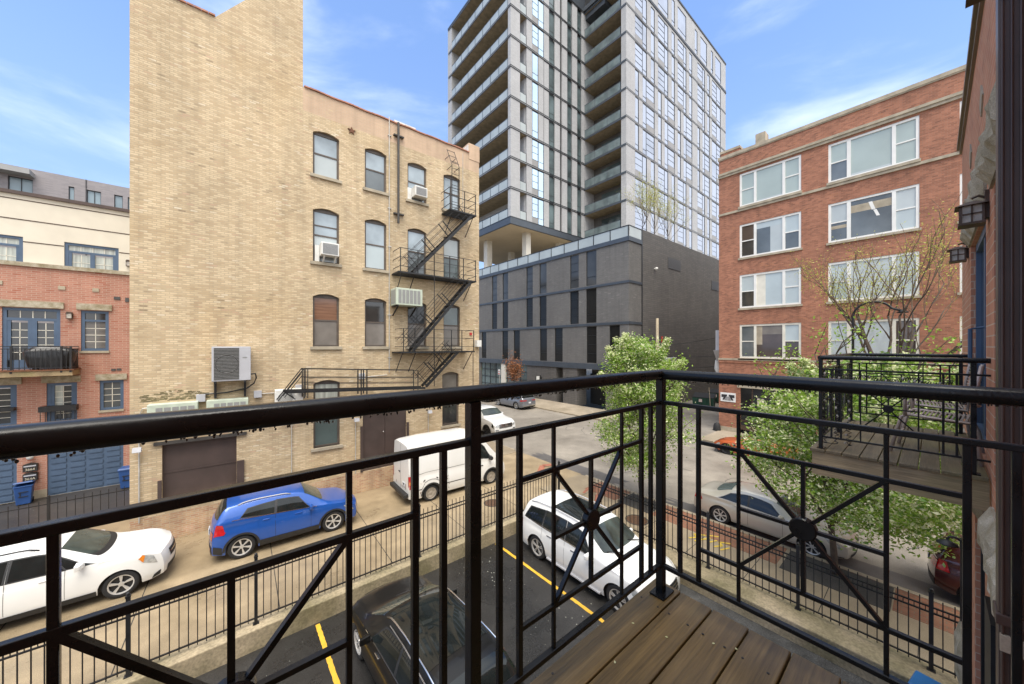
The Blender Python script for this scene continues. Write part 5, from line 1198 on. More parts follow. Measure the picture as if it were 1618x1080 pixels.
# ------------------------------------------------------------------ balconies with their iron railings
def panel_x(o, c, y, hw=.53, mat=None, posts=True):
    """decorative bay along X centred on c: pickets, two cross rails, hub and spokes; heights above the deck"""
    mat = mat or m_black
    def vb(x, z0, z1, t=.022): MB().box(x - t / 2, y - t / 2, z0, x + t / 2, y + t / 2, z1).build('baluster', mat, o, bevel=.002)
    zb, z4, z3, z2 = .135, .287, .757, .91
    for dx in (-.44, .44, -.36, .36): vb(c + dx, zb, z2, .017)
    for dx in (-.205, .205): vb(c + dx, zb, z2, .0125)
    for z in (z3, z4): MB().box(c - .36, y - .007, z - .008, c + .36, y + .007, z + .008).build('cross_bar', mat, o, bevel=.002)
    hz = (z3 + z4) / 2
    for a in range(8):
        e = [(.205, 0), (.205, .235), (0, .235), (-.205, .235), (-.205, 0), (-.205, -.235), (0, -.235), (.205, -.235)][a]
        MB().bar((c + e[0] * .1, y, hz + e[1] * .1), (c + e[0], y, hz + e[1]), .012, .0145, up=(0, 1, 0)).build('spoke', mat, o)
    MB().lathe([(0, -.016), (.036, -.016), (.040, -.012), (.040, .012), (.036, .016), (0, .016)], (c, y, hz), 'y', 24).build('hub', mat, o)
def drops(o, p0, p1, n, seed):
    r = random.Random(seed); m = MB(); p0, p1 = Vector(p0), Vector(p1)
    for i in range(n):
        t = r.random(); q = p0.lerp(p1, t); s = r.uniform(.0012, .0031); m.sphere((q.x + r.uniform(-.018, .018) * (1 if abs(p1.y - p0.y) > .5 else .0), q.y + r.uniform(-.018, .018) * (1 if abs(p1.x - p0.x) > .5 else 0), q.z - s * .4), s, 6, 4, 1.25)
    tag(m.build('rain_drops', m_drop, o, True), kind='stuff')
DK = 5.368
def top_profile(mb, p, q, w_=.052, h=.047):
    """rounded handrail between p and q"""
    p, q = Vector(p), Vector(q); d = (q - p).normalized(); s = Vector((-d.y, d.x, 0)); P = []; n = 14
    for e in (p, q):
        for k in range(n):
            a = 2 * pi * k / n; ca, sa = cos(a), sin(a); g = (abs(ca) ** 3 + abs(sa) ** 3) ** (-1 / 3); P.append(e + s * (ca * g * w_ / 2) + Vector((0, 0, sa * g * h / 2)))
    mb.add(P, [(k, (k + 1) % n, n + (k + 1) % n, n + k) for k in range(n)] + [tuple(range(n))[::-1], tuple(range(n, 2 * n))])
def balcony(px, label_r, label_d, cx0, cx1, near, mat_deck, dirs='x', mir=False):
    """px: world X of the origin, cx0/cx1 its two ends"""
    o = thing('balcony_railing', label_r, 'railing', (px, 0, DK)); y = .832
    def hand(p, q): mb = MB(); top_profile(mb, p, q); mb.build('handrail', m_black, o, auto=50)
    hand((cx0 - .02, y, 1.046), (cx1 + .0255, y, 1.046)); hand((cx1, y + .0, 1.0455), (cx1, WY + .002, 1.0455))
    if cx0 > -2: hand((cx0, y, 1.0455), (cx0, WY + .002, 1.0455))
    def rl(p, q, nm, z, t=.019): MB().bar((*p, z), (*q, z), .022, t).build(nm, m_black, o, bevel=.003)
    for nm, z in (('middle_rail', .912), ('bottom_rail', .135)):
        rl((cx0, y), (cx1, y), nm, z); rl((cx1, y), (cx1, WY), nm, z + .0005)
        if cx0 > -2: rl((cx0, y), (cx0, WY), nm, z + .0005)
    def post(x, yy): 
        m = MB().box(x - .0175, yy - .0175, .0, x + .0175, yy + .0175, 1.024); m.build('post', m_black, o, bevel=.003)
        MB().box(x - .05, yy - .04, .002, x + .05, yy + .03, .010).build('foot_plate', m_black, o)
    nb = max(1, round((cx1 - cx0) / 1.06))
    for i in range(nb + 1): post(cx1 - (cx1 - cx0) * i / nb, y)
    for i in range(nb): panel_x(o, cx1 - (cx1 - cx0) * (i + .5) / nb, y)
    # side bay along Y: build along X then turn
    def side(xc):
        t = bpy.data.objects.new('tmp', None); before = set(C.objects)
        panel_x(t, .0, 0.0); new = [q for q in C.objects if q not in before]
        for q in new:
            q.parent = o; q.data.transform(Matrix.Translation((xc, .3, 0)) @ Matrix.Rotation(pi / 2, 4, 'Z'))
        bpy.data.objects.remove(t); post(xc, -.235)
    side(cx1)
    if cx0 > -2: side(cx0)
    if near:
        drops(o, (cx0, y, 1.0205), (cx1, y, 1.0205), 420, 1); drops(o, (cx1, y, 1.0205), (cx1, WY, 1.0205), 170, 2)
    d = thing('balcony_deck', label_d, 'deck', (px, 0, DK)); e0, e1 = cx0 - .08, cx1 + .083
    if near:
        ys = [.905, .773, .632, .490, .348, .206, .064, -.078, -.22, -.33]
        for i, (b_, a_) in enumerate(zip(ys, ys[1:])):
            mb = MB(); n = 1; mb.box(e0 - 2, a_ + .0028, -.036 - (.0005 * (i % 3)), e1 - .004 * (i % 2), b_ - .0028, -.0008 * (i % 3)); mb.build('deck_board', m_deck, d, bevel=.004)
        m = MB()
        for i, yy in enumerate(ys[:-1]):
            for xx in (cx1 - .1, cx1 - .7, cx1 - 1.3): m.lathe([(0, .0018), (.0045, .0015), (.005, 0)], (xx, yy - .03, 0), 'z', 8); m.lathe([(0, .0018), (.0045, .0015), (.005, 0)], (xx, yy - .11, 0), 'z', 8)
        m.build('screw_head', m_blackmatt, d)
        m = MB(); rp = random.Random(8)
        for i in range(26):
            x, y2 = cx1 - rp.random() * 1.2, -.1 + rp.random() * .95; a = rp.random() * 6; m.add([(x + .004 * cos(a + k * pi / 2) * (1.7 if k % 2 else 1), y2 + .004 * sin(a + k * pi / 2) * (1.7 if k % 2 else 1), .0025) for k in range(4)], [(0, 1, 2, 3)])
        tag(m.build('fallen_petals', m_blossom, d), kind='stuff')
        MB().box(e0 - 2, .86, -.24, e1 - .02, .90, -.04).build('rim_beam', m_beam, d); MB().box(e1 - .05, WY, -.24, e1 - .012, .858, -.04).build('end_beam', m_beam, d)
    else:
        nb_ = 9; bw = (.92 - WY - .01) / nb_
        for i in range(nb_):
            yb_ = WY + .01 + i * bw; MB().box(e0, yb_ + .003, -.036, e1 - .003 * (i % 2), yb_ + bw - .003, -.0006 * (i % 3)).build('deck_board', m_deck2, d, bevel=.005)
        MB().box(e0 + .02, WY + .01, -.30, e0 + .04, .90, -.037).build('end_beam', m_beam, d); MB().box(e1 - .04, WY + .01, -.30, e1, .90, -.037).build('end_beam', m_beam, d); MB().box(e0 + .041, .86, -.30, e1 - .041, .90, -.037).build('rim_beam', m_beam, d)
    return o, d
balcony(0, 'wet black iron railing with round hub panels around the near balcony', 'wet brown wooden deck of the near balcony', -1.593, 1.612, True, m_deck)
balcony(5.33, 'black iron railing of the neighbouring balcony to the right', 'weathered plank deck of the neighbouring balcony', .0, 2.34, False, m_deck2)
# string lights wound on the neighbour's railing
m = MB(); rr = random.Random(5)
pts = []
for i in range(160):
    t = i / 159; pts.append((5.33 - .03 + .018 * sin(i * 2.1), .78 - t * .9, DK + .86 - .05 * abs(sin(t * 9)) + .02 * cos(i * 2.1)))
for k in range(3):
    for i in range(60): pts.append((5.36 + .03 * sin(i * 1.7 + k), .80 - .10 * k + .02 * cos(i * 1.9), DK + .86 - i * .0135 if k % 2 == 0 else DK + .06 + i * .0135))
o = thing('string_lights', 'string of tiny bulbs wound round the neighbouring balcony railing', 'string lights', (5.33, .8, DK))
m.tube(pts, .0045, 4).xf(Matrix.Translation((-5.33, -.8, -DK))).build('wire', m_blackmatt, o)
m = MB()
for q in pts[::7]: m.sphere((q[0], q[1] + .012, q[2] - .012), .011, 6, 4, 1.5)
m.xf(Matrix.Translation((-5.33, -.8, -DK))).build('bulbs', m_seedglass, o)
# patio chairs
def patio_chair(loc, rz, label):
    o = thing('patio_chair', label, 'chair', loc, rz, 'bronze patio chairs on the neighbouring balcony')
    for s in (-1, 1):
        MB().tube([(-.26, s * .28, 0), (-.23, s * .28, .26), (-.20, s * .27, .40), (.22, s * .27, .43), (.27, s * .27, .40), (.35, s * .28, 0)], .016, 8).build('leg', m_chairbronze, o, True)
        MB().tube([(.24, s * .29, .42), (.24, s * .30, .62), (.20, s * .30, .65), (-.20, s * .30, .64), (-.25, s * .28, .58)], .016, 8).build('armrest', m_chairbronze, o, True)
        MB().tube([(-.20, s * .24, .40), (-.22, s * .24, .70), (-.26, s * .22, .98)], .015, 8).build('back_post', m_chairbronze, o, True)
    m = MB()
    for i in range(15): x = -.20 + i * .031; m.tube([(x, -.26, .425), (x, 0, .415), (x, .26, .425)], .009, 5)
    m.build('seat', m_chairbronze, o)
    m = MB()
    for i in range(14): t = i / 13; m.tube([(-.21 - .05 * t, -.23, .48 + .48 * t), (-.21 - .05 * t, .23, .48 + .48 * t)], .008, 5)
    m.build('backrest', m_chairbronze, o); MB().tube([(.31, -.27, .18), (.31, .27, .18)], .012, 6).build('stretcher', m_chairbronze, o)
patio_chair((6.02, -.06, DK + .002), radians(86), 'bronze metal patio chair with woven seat on neighbouring balcony'); patio_chair((7.1, -.05, DK + .002), radians(92), 'far bronze patio chair half hidden behind the nearer one')
# ------------------------------------------------------------------ vehicles: lofted bodies, x forward, rear at 0
def keyf(keys, sm=.05):
    def lin(x):
        if x <= keys[0][0]: return keys[0][1]
        for (a, va), (b, vb) in zip(keys, keys[1:]):
            if x <= b: return va + (vb - va) * (x - a) / (b - a) if b > a else vb
        return keys[-1][1]
    return lambda x: sum(lin(x + d * sm) for d in (-2, -1, 0, 1, 2)) / 5
class Car:
    def __init__(s, name, label, cat, L, W, top, belt, wheels, r, paint_, roofw=.60, rocker=.24, lean=(.10, .06), bow=(.16, .10), taper=(.13, .09), crown=.05, arch=None, loc=(0, 0, 0), rz=0.0, arch_trim=None, group=None, tumble=.93):
        s.o = thing(name, label, cat, loc, rz, group)
        s.L, s.W = L, W; s.top = keyf(top); s.belt = keyf(belt, .08); s.wx = wheels; s.r = r; s.roofw = roofw; s.rk = rocker; s.lean = lean; s.bow = bow; s.taper = taper; s.crown = crown
        s.ra = arch or r + .055; s.roofH = max(q[1] for q in top); s.paint = paint_; s.bm = sum(q[1] for q in belt) / len(belt); s.tumble = tumble
        s.body(arch_trim)
    def plan(s, x):
        k = 1.0
        if s.L - x < .75: k -= s.taper[0] * (1 - (s.L - x) / .75) ** 2
        if x < .65: k -= s.taper[1] * (1 - x / .65) ** 2
        return k
    def low(s, x):
        z = s.rk + .05 * max(0, 1 - (s.L - x) / .3) + .08 * max(0, 1 - x / .35)
        for c in s.wx:
            d = abs(x - c)
            if d < s.ra: z = max(z, s.r + sqrt(max(0, s.ra ** 2 - d * d)) - .012)
        return z
    def fadeF(s, x): return max(0, 1 - (s.L - x) / .7) ** 1.6
    def fadeR(s, x): return max(0, 1 - x / .55) ** 1.6
    def shape(s, x, y, z):
        kf, kr = s.fadeF(x), s.fadeR(x); hw = s.W / 2
        xx = x + kf * (-s.bow[0] * (y / hw) ** 2 - s.lean[0] * ((z - .50) / .42) ** 2) + kr * (s.bow[1] * (y / hw) ** 2 + s.lean[1] * ((z - .55) / .5) ** 2)
        return Vector((xx, y, z))
    def sec(s, x, q):
        """q in 0..1 side, 1..2 greenhouse, 2..3 roof/hood"""
        w_ = s.W / 2 * s.plan(x); zt = s.top(x); zb = min(s.belt(x), zt - .03); zl = min(s.low(x), zb - .06)
        t = min(1, max(0, (zt - zb - .05) / max(.1, s.roofH - s.bm - .12)))
        if q <= 1:
            z = zl + (zb - zl) * q; h = min(1, max(0, (z - s.rk) / max(.2, s.bm - s.rk)))
            y = w_ * (.955 + .045 * sin(pi * min(1, .12 + h * .80)) - .018 * max(0, (h - .85) / .15) ** 2 - .03 * max(0, (.15 - h) / .15))
        else:
            wb = w_ * (.955 + .045 * sin(pi * .92) - .018)
            wr = wb * s.tumble + (s.W / 2 * s.roofw * 1.0 / .60 * .60 - wb * s.tumble) * t if t > 0 else wb * s.tumble
            zr = zt - (.018 + (s.crown + .02) * t) - .012
            if q <= 2:
                k = q - 1; y = wb + (wr - wb) * (k ** 1.0); y += .018 * sin(pi * k) * t; z = zb + (zr - zb) * k
            else: a = (q - 2) * pi / 2; y = wr * cos(a); z = zr + (zt - zr) * sin(a) ** 1.0
        return s.shape(x, y, z)
    Q = [0, .14, .28, .42, .56, .7, .82, .91, 1, 1.12, 1.3, 1.5, 1.7, 1.88, 2, 2.12, 2.3, 2.5, 2.7, 2.85, 3]
    def body(s, trim):
        xs = set([0, s.L]); n = int(s.L / .075)
        xs |= set(round(s.L * i / n, 4) for i in range(n + 1))
        for c in s.wx:
            for i in range(17): xs.add(round(c + s.ra * cos(pi * i / 16), 4))
            xs.add(round(c - s.ra - .001, 4)); xs.add(round(c + s.ra + .001, 4))
        xs = sorted(xs); m = MB(); nq = len(s.Q)
        full = [(q, -1) for q in s.Q[:-1]] + [(q, 1) for q in s.Q[::-1]]; nf = len(full); V = []
        for x in xs:
            for q, sg in full: v = s.sec(x, q); V.append((v.x, v.y * sg, v.z))
        F = [(i * nf + j, i * nf + j + 1, (i + 1) * nf + j + 1, (i + 1) * nf + j) for i in range(len(xs) - 1) for j in range(nf - 1)]
        m.add(V, F)
        for x, e in ((0, 0), (s.L, 1)):
            half = [s.sec(x, q) for q in s.Q]; K = 6; w_ = [abs(v.y) for v in half]; g = []
            for qi, q in enumerate(s.Q):
                yz = s.raw(x, q); row = []
                for k in range(-K, K + 1): row.append(tuple(s.shape(x, yz[0] * k / K, yz[1])))
                g += row
            m.add(g, [(i * (2 * K + 1) + k, i * (2 * K + 1) + k + 1, (i + 1) * (2 * K + 1) + k + 1, (i + 1) * (2 * K + 1) + k) for i in range(len(s.Q) - 1) for k in range(2 * K)])
        m.build('body', s.paint, s.o, auto=38)
        u = MB().box(.25, -s.W / 2 + .26, s.rk - .03, s.L - .3, s.W / 2 - .26, min(s.bm, .8) - .05)
        for c in s.wx: u.box(c - s.ra + .01, -s.W / 2 + .12, .3, c + s.ra - .01, s.W / 2 - .12, s.r + s.ra - .02)
        u.build('underbody', m_trim, s.o)
        if trim:
            for sg in (-1, 1):
                t = MB()
                for c in s.wx:
                    for i in range(14):
                        a0, a1 = pi * i / 14, pi * (i + 1) / 14; P = []
                        for a in (a0, a1):
                            for rr_ in (s.ra - .005, s.ra + trim):
                                x = c + rr_ * cos(a); z = s.r + rr_ * sin(a) - .012
                                y = s.yat(x, max(z, s.rk + .02)) + .008; P.append((x, y * sg, z))
                        t.add(P, [(0, 1, 3, 2)])
                s.strip(t, s.wx[0] + s.ra + trim - .02, s.wx[1] - s.ra - trim + .02, 0, .22, .008, sg)
                t.build('lower_cladding', m_trim, s.o)
    def raw(s, x, q):
        v = s.sec(x, q); return (v.y, v.z)
    def yat(s, x, z):
        w_ = s.W / 2 * s.plan(x); h = min(1, max(0, (z - s.rk) / max(.2, s.bm - s.rk))); return w_ * (.955 + .045 * sin(pi * min(1, .12 + h * .80)))
    def nrm(s, x, q):
        a = s.sec(x - .03, q) ; b = s.sec(x + .03, q); c = s.sec(x, max(0, q - .04)); d = s.sec(x, min(3, q + .04)); n = (b - a).cross(d - c)
        if n.length < 1e-9: n = Vector((0, 1, 0))
        n.normalize()
        if n.y < 0 and q < 2: n = -n
        if q >= 2 and n.z < 0: n = -n
        return n
    def pt(s, x, q, off, sg):
        v = s.sec(x, q) + s.nrm(x, q) * off; return (v.x, v.y * sg, v.z)
    def patch(s, mb, ca, cb, cc, cd, off, sg, nx=8, nz=4):
        """corners (x,q): a low rear, b low front, c high front, d high rear"""
        P = []
        for j in range(nz + 1):
            v = j / nz
            for i in range(nx + 1):
                u = i / nx
                x = (ca[0] * (1 - u) + cb[0] * u) * (1 - v) + (cd[0] * (1 - u) + cc[0] * u) * v
                q = (ca[1] * (1 - u) + cb[1] * u) * (1 - v) + (cd[1] * (1 - u) + cc[1] * u) * v
                P.append(s.pt(x, q, off, sg))
        mb.add(P, [(j * (nx + 1) + i, j * (nx + 1) + i + 1, (j + 1) * (nx + 1) + i + 1, (j + 1) * (nx + 1) + i) for j in range(nz) for i in range(nx)])
    def strip(s, mb, x0, x1, q0, q1, off, sg): s.patch(mb, (x0, q0), (x1, q0), (x1, q1), (x0, q1), off, sg, 14, 2)
    def window(s, ca, cb, cc, cd, name='side_window', mat=None, off=.005, frame=True):
        for sg in (-1, 1):
            if frame:
                m = MB(); s.patch(m, (ca[0] - .035, ca[1] - .05), (cb[0] + .04, cb[1] - .05), (cc[0] + .03, cc[1] + .05), (cd[0] - .04, cd[1] + .05), off * .5, sg, 10, 5); m.build('window_surround', m_trim, s.o, True)
            m = MB(); s.patch(m, ca, cb, cc, cd, off, sg, 10, 5); o = m.build(name, mat or m_carglass, s.o, True)
    def glass_top(s, x0, x1, name, mat, q0=2.08, off=.005, x0e=None, x1e=None):
        """front or rear screen or glass roof across the whole width"""
        m = MB(); n = 12; P = []; qs = [q0 + (3 - q0) * i / 8 for i in range(9)]; row = [(q, -1) for q in qs[:-1]] + [(q, 1) for q in qs[::-1]]
        for i in range(n + 1):
            for q, sg in row:
                k = (3 - q) / (3 - q0); a = x0 + ((x0e if x0e is not None else x0) - x0) * k ** 2; b = x1 + ((x1e if x1e is not None else x1) - x1) * k ** 2
                P.append(s.pt(a + (b - a) * i / n, q, off, sg))
        nr = len(row); m.add(P, [(i * nr + j, i * nr + j + 1, (i + 1) * nr + j + 1, (i + 1) * nr + j) for i in range(n) for j in range(nr - 1)])
        return m.build(name, mat, s.o, True)
    def end(s, e, y0, y1, z0, z1, off=.006, mb=None, nx=8, nz=3):
        """patch on the front (e=1) or rear (e=0) face"""
        mb = mb or MB(); P = []; x = s.L if e else 0; d = off if e else -off
        for j in range(nz + 1):
            for i in range(nx + 1):
                v = s.shape(x, y0 + (y1 - y0) * i / nx, z0 + (z1 - z0) * j / nz); P.append((v.x + d, v.y, v.z))
        mb.add(P, [(j * (nx + 1) + i, j * (nx + 1) + i + 1, (j + 1) * (nx + 1) + i + 1, (j + 1) * (nx + 1) + i) for j in range(nz) for i in range(nx)])
        return mb
    def put(s, name, mb, mat, smooth=True): return mb.build(name, mat, s.o, smooth)
    def seams(s, xs, q1=1.0):
        for sg in (-1, 1):
            for x in xs:
                m = MB()
                for i in range(6):
                    a, b = .12 + (q1 - .12) * i / 6, .12 + (q1 - .12) * (i + 1) / 6
                    m.add([s.pt(x - .004, a, .0022, sg), s.pt(x + .004, a, .0022, sg), s.pt(x + .004, b, .0022, sg), s.pt(x - .004, b, .0022, sg)], [(0, 1, 2, 3)])
                s.put('panel_gap', m, m_seam, False)
    def hood(s, x0, x1, q=2.10):
        for sg in (-1, 1): m = MB(); s.strip(m, x0, x1, q, q + .018, .002, sg); m.build('hood_gap', m_seam, s.o)
    def handles(s, xs, mat, q=.86):
        for x in xs:
            for sg in (-1, 1):
                v = s.sec(x, q); m = MB().box(-.10, -.012, -.016, .10, .022, .016).xf(Matrix.Translation((v.x, v.y * sg, v.z)) if sg > 0 else Matrix.Translation((v.x, v.y * sg, v.z)) @ Matrix.Rotation(pi, 4, 'Z')); m.build('door_handle', mat, s.o, bevel=.008)
    def mirrors(s, x, mat, sc_=1.0, z=None):
        for sg in (-1, 1):
            v = s.sec(x, 1.0); zz = (z or v.z + .05); m = MB(); k = sc_
            m.add([(-.06 * k, 0, -.07 * k), (.08 * k, 0, -.05 * k), (.07 * k, 0, .07 * k), (-.06 * k, 0, .09 * k), (-.06 * k, .22 * k, -.05 * k), (.03 * k, .20 * k, -.04 * k), (.03 * k, .20 * k, .06 * k), (-.06 * k, .22 * k, .08 * k)], [(0, 1, 2, 3), (4, 5, 6, 7), (0, 1, 5, 4), (1, 2, 6, 5), (2, 3, 7, 6), (3, 0, 4, 7)])
            m.xf(Matrix.Translation((v.x, (abs(v.y) + .03) * sg, zz)) @ Matrix.Diagonal((1, sg, 1, 1))); m.build('mirror', mat, s.o, bevel=.02)
            MB().box(v.x - .03, abs(v.y) * sg - .03 * sg, zz - .05, v.x + .03, (abs(v.y) + .05) * sg, zz - .02).build('mirror_arm', m_trim, s.o)
    def wheels(s, rim=m_alloy, spokes=5, fat=.22, style='star', inset=.025):
        r = s.r; y0 = -fat / 2
        T = MB().lathe([(r * .68, fat / 2 - .012), (r * .74, fat / 2), (r * .93, fat / 2 - .006), (r, fat / 2 - .035), (r, -fat / 2 + .035), (r * .93, -fat / 2), (r * .68, -fat / 2)], n=36, axis='y').mesh('tyre', m_tyre, True)
        Dk = MB().lathe([(0, fat / 2 - .07), (r * .66, fat / 2 - .07), (r * .69, fat / 2 - .03)], n=28, axis='y').mesh('hub', m_trim, False)
        R2 = MB(); R2.lathe([(r * .70, fat / 2 - .035), (r * .70, fat / 2 - .004), (r * .63, fat / 2 - .012), (r * .63, fat / 2 - .05)], n=32, axis='y'); R2.lathe([(0, fat / 2 - .022), (r * .15, fat / 2 - .024), (r * .17, fat / 2 - .05)], n=16, axis='y')
        if style == 'steel': R2.lathe([(r * .14, fat / 2 - .022), (r * .30, fat / 2 - .030), (r * .48, fat / 2 - .016), (r * .63, fat / 2 - .03)], n=32, axis='y')
        else:
            for i in range(spokes):
                a = 2 * pi * i / spokes + .3; wd = (.80 if style == 'star' else .36) * pi / spokes; y = fat / 2 - .018
                for da in ((0,) if style != 'split' else (-.13, .13)):
                    c0, c1 = a + da - wd * (.55 if style == 'star' else .5), a + da + wd * (.55 if style == 'star' else .5); e0, e1 = a + da - wd * .32, a + da + wd * .32
                    P = [(r * .12 * cos(c0), y - .004, r * .12 * sin(c0)), (r * .12 * cos(c1), y - .004, r * .12 * sin(c1)), (r * .65 * cos(e1 if style == 'star' else c1 * .5 + a * .5 + da * .5), y, r * .65 * sin(e1 if style == 'star' else c1 * .5 + a * .5 + da * .5)), (r * .65 * cos(e0 if style == 'star' else c0 * .5 + a * .5 + da * .5), y, r * .65 * sin(e0 if style == 'star' else c0 * .5 + a * .5 + da * .5))]
                    R2.add(P + [(p[0], p[1] - .03, p[2]) for p in P], [(0, 1, 2, 3), (4, 5, 6, 7)[::-1], (0, 1, 5, 4), (1, 2, 6, 5), (2, 3, 7, 6), (3, 0, 4, 7)])
        R2 = R2.mesh('rim', rim, False)
        for c in s.wx:
            for sg in (1, -1):
                y = (s.W / 2 * .985 - fat / 2 - inset) * sg
                h = inst('wheel', Dk, s.o, (c, y, r), (0, 0, 0 if sg > 0 else pi)); inst('tyre', T, h); inst('rim', R2, h)
    def rails(s, x0, x1, mat, q=2.06, h=.05):
        for sg in (-1, 1):
            m = MB(); P = []
            for i in range(11):
                x = x0 + (x1 - x0) * i / 10; v = s.sec(x, q); e = h * min(1, min(i, 10 - i) / 1.2); P.append((v.x, v.y * sg, v.z + e + .004))
            m.tube(P, .018, 6); m.build('roof_rail', mat, s.o, True)
    def plate(s, e, z, txt=None, y=0):
        x = s.L if e else 0; v = s.shape(x, y, z); d = .02 if e else -.02
        MB().box(v.x + d * .2, y - .155, z - .08, v.x + d, y + .155, z + .08).build('number_plate', m_plate, s.o)

def place_side(near, rz): return near
# --- white crossover wagon, heading along +X in the alley
def suv_generic(c, wx0, a_base, cowl, roof0, roof1, tail, q=(1.10, 1.86)): pass
c = Car('parked_crossover', 'white crossover wagon at the left of the alley facing the blue car', 'car', 4.6, 1.8,
        [(0, .95), (.05, 1.15), (.30, 1.56), (.55, 1.69), (1.4, 1.735), (2.3, 1.715), (2.62, 1.64), (3.32, 1.18), (3.5, 1.13), (4.2, 1.05), (4.48, .99), (4.6, .88)],
        [(0, 1.10), (1.0, 1.10), (3.3, 1.07), (4.2, .98), (4.6, .84)], (1.02, 3.66), .345, m_carwhite, roofw=.70, loc=(-5.72, 14.36, 0), rz=radians(-1), bow=(.22, .10), taper=(.16, .08), tumble=.9)
c.window((.75, 1.10), (1.82, 1.06), (1.86, 1.84), (.80, 1.80)); c.window((1.90, 1.06), (2.72, 1.04), (2.45, 1.80), (1.93, 1.84)); c.window((2.76, 1.05), (3.22, 1.04), (2.75, 1.55), (2.52, 1.78), 'quarter_window')
c.glass_top(2.66, 3.30, 'windshield', m_carglass2, 2.10, x1e=3.18, x0e=2.62); c.seams((1.86, 2.74)); c.seams((.98,), .5)
c.handles((1.6, 2.45), m_carwhite); c.hood(3.45, 4.45); c.mirrors(2.99, m_carwhite, 1.05); c.wheels(m_alloy, 5, .225, 'star'); c.rails(.75, 2.3, m_trim, 2.1, .06)
for sg in (-1, 1): m = MB(); c.strip(m, 1.42, 3.24, 0, .16, .012, sg); c.put('sill_cladding', m, m_trim)
for sg in (-1, 1):
    m = MB(); c.patch(m, (3.98, .74), (4.46, .62), (4.40, .93), (4.08, .97), .006, sg); c.put('headlight', m, m_clearlens)
    m = MB(); c.patch(m, (3.98, .74), (4.10, .72), (4.16, .95), (4.08, .97), .011, sg, 3, 3); c.put('indicator', m, m_amber)
    m = MB(); c.patch(m, (4.30, .02), (4.52, .05), (4.53, .26), (4.36, .16), .008, sg); c.put('fog_lamp_bezel', m, m_trim)
m = c.end(1, -.44, .44, .60, .80, .008); c.put('grille', m, m_trim); m = c.end(1, -.46, .46, .70, .73, .016); c.put('grille_bar', m, m_chrome); c.put('lower_grille', c.end(1, -.6, .6, .30, .44, .006), m_trim)
c.glass_top(3.28, 3.40, 'wiper_cowl', m_trim, 2.12, .006, x0e=3.10, x1e=3.24)
# --- blue compact SUV, rear towards the white wagon
c = Car('parked_suv', 'bright blue compact SUV parked along the buff brick wall', 'car', 4.28, 1.78,
        [(0, 1.02), (.04, 1.24), (.20, 1.52), (.36, 1.63), (1.2, 1.68), (2.2, 1.65), (2.52, 1.57), (3.12, 1.12), (3.3, 1.06), (3.9, .96), (4.18, .84), (4.28, .70)],
        [(0, 1.20), (.8, 1.17), (3.1, 1.02), (3.9, .91), (4.28, .70)], (.80, 3.355), .355, m_carblue, roofw=.66, loc=(-.37, 14.42, 0), rz=radians(-1.4), arch_trim=.055, bow=(.2, .12), tumble=.88, lean=(.10, .05))
c.window((.78, 1.20), (1.62, 1.06), (1.66, 1.80), (.98, 1.66)); c.window((1.70, 1.08), (2.62, 1.06), (2.30, 1.78), (1.73, 1.83))
for sg in (-1, 1):
    m = MB(); c.patch(m, (.56, 1.08), (2.85, 1.0), (2.85, 1.035), (.56, 1.12), .010, sg, 16, 1); c.put('window_trim', m, m_chrome)
    m = MB(); c.patch(m, (.03, .62), (.40, .66), (.30, .95), (.05, .98), .008, sg); c.put('taillight', m, m_redlens)
    m = MB(); c.patch(m, (3.70, .72), (4.14, .62), (4.08, .94), (3.86, .97), .006, sg); c.put('headlight', m, m_clearlens)
    m = MB(); c.patch(m, (.02, .05), (.3, .02), (.3, .26), (.03, .30), .009, sg); c.put('bumper_corner', m, m_trim)
c.glass_top(2.50, 3.08, 'windshield', m_carglass2, 2.10, x1e=2.98); c.glass_top(.06, .40, 'rear_window', m_carglass, 2.12, x0e=.10); c.seams((1.66, 2.66)); c.handles((1.42, 2.30), m_carblue, .88); c.hood(3.2, 4.12); c.mirrors(2.66, m_carblue, .95); c.wheels(m_alloy, 6, .215, 'star'); c.rails(.7, 2.1, m_acgrey, 2.08, .05)
for e, z0, z1 in ((0, .26, .52), (1, .28, .42)): c.put('bumper', c.end(e, -.72, .72, z0, z1, .008), m_trim)
c.put('grille', c.end(1, -.42, .42, .46, .66, .008), m_trim); c.plate(0, .78)
for sg in (-1, 1): c.put('taillight', c.end(0, .5 * sg, .80 * sg, .74, .95, .010), m_redlens)
for sg in (-1, 1): c.put('rear_reflector', c.end(0, .48 * sg, .62 * sg, .40, .47, .014), m_redlens)
# --- white panel van
c = Car('panel_van', 'rusty white high roof panel van parked beyond the blue car', 'van', 5.05, 1.95,
        [(0, 2.42), (.08, 2.50), (1.0, 2.56), (3.1, 2.55), (3.45, 2.46), (4.30, 1.44), (4.45, 1.32), (4.9, 1.10), (5.0, .95), (5.05, .80)],
        [(0, 1.30), (3.2, 1.30), (4.2, 1.20), (4.8, .98), (5.05, .74)], (.98, 4.02), .335, m_carwhite2, roofw=.78, crown=.06, loc=(5.78, 14.46, 0), rz=radians(-2.2), bow=(.22, .02), taper=(.14, .02), lean=(.10, .0), tumble=.96, arch=.41)
c.window((3.35, 1.08), (4.12, 1.02), (3.66, 1.62), (3.38, 1.66)); c.glass_top(3.52, 4.28, 'windshield', m_carglass2, 2.10); c.seams((1.75, 3.18, 3.3)); c.seams((.02,), 1.0); c.handles((3.45,), m_trim, .72); c.mirrors(3.92, m_trim, 1.25); c.wheels(m_steel, 5, .21, 'steel', .03)
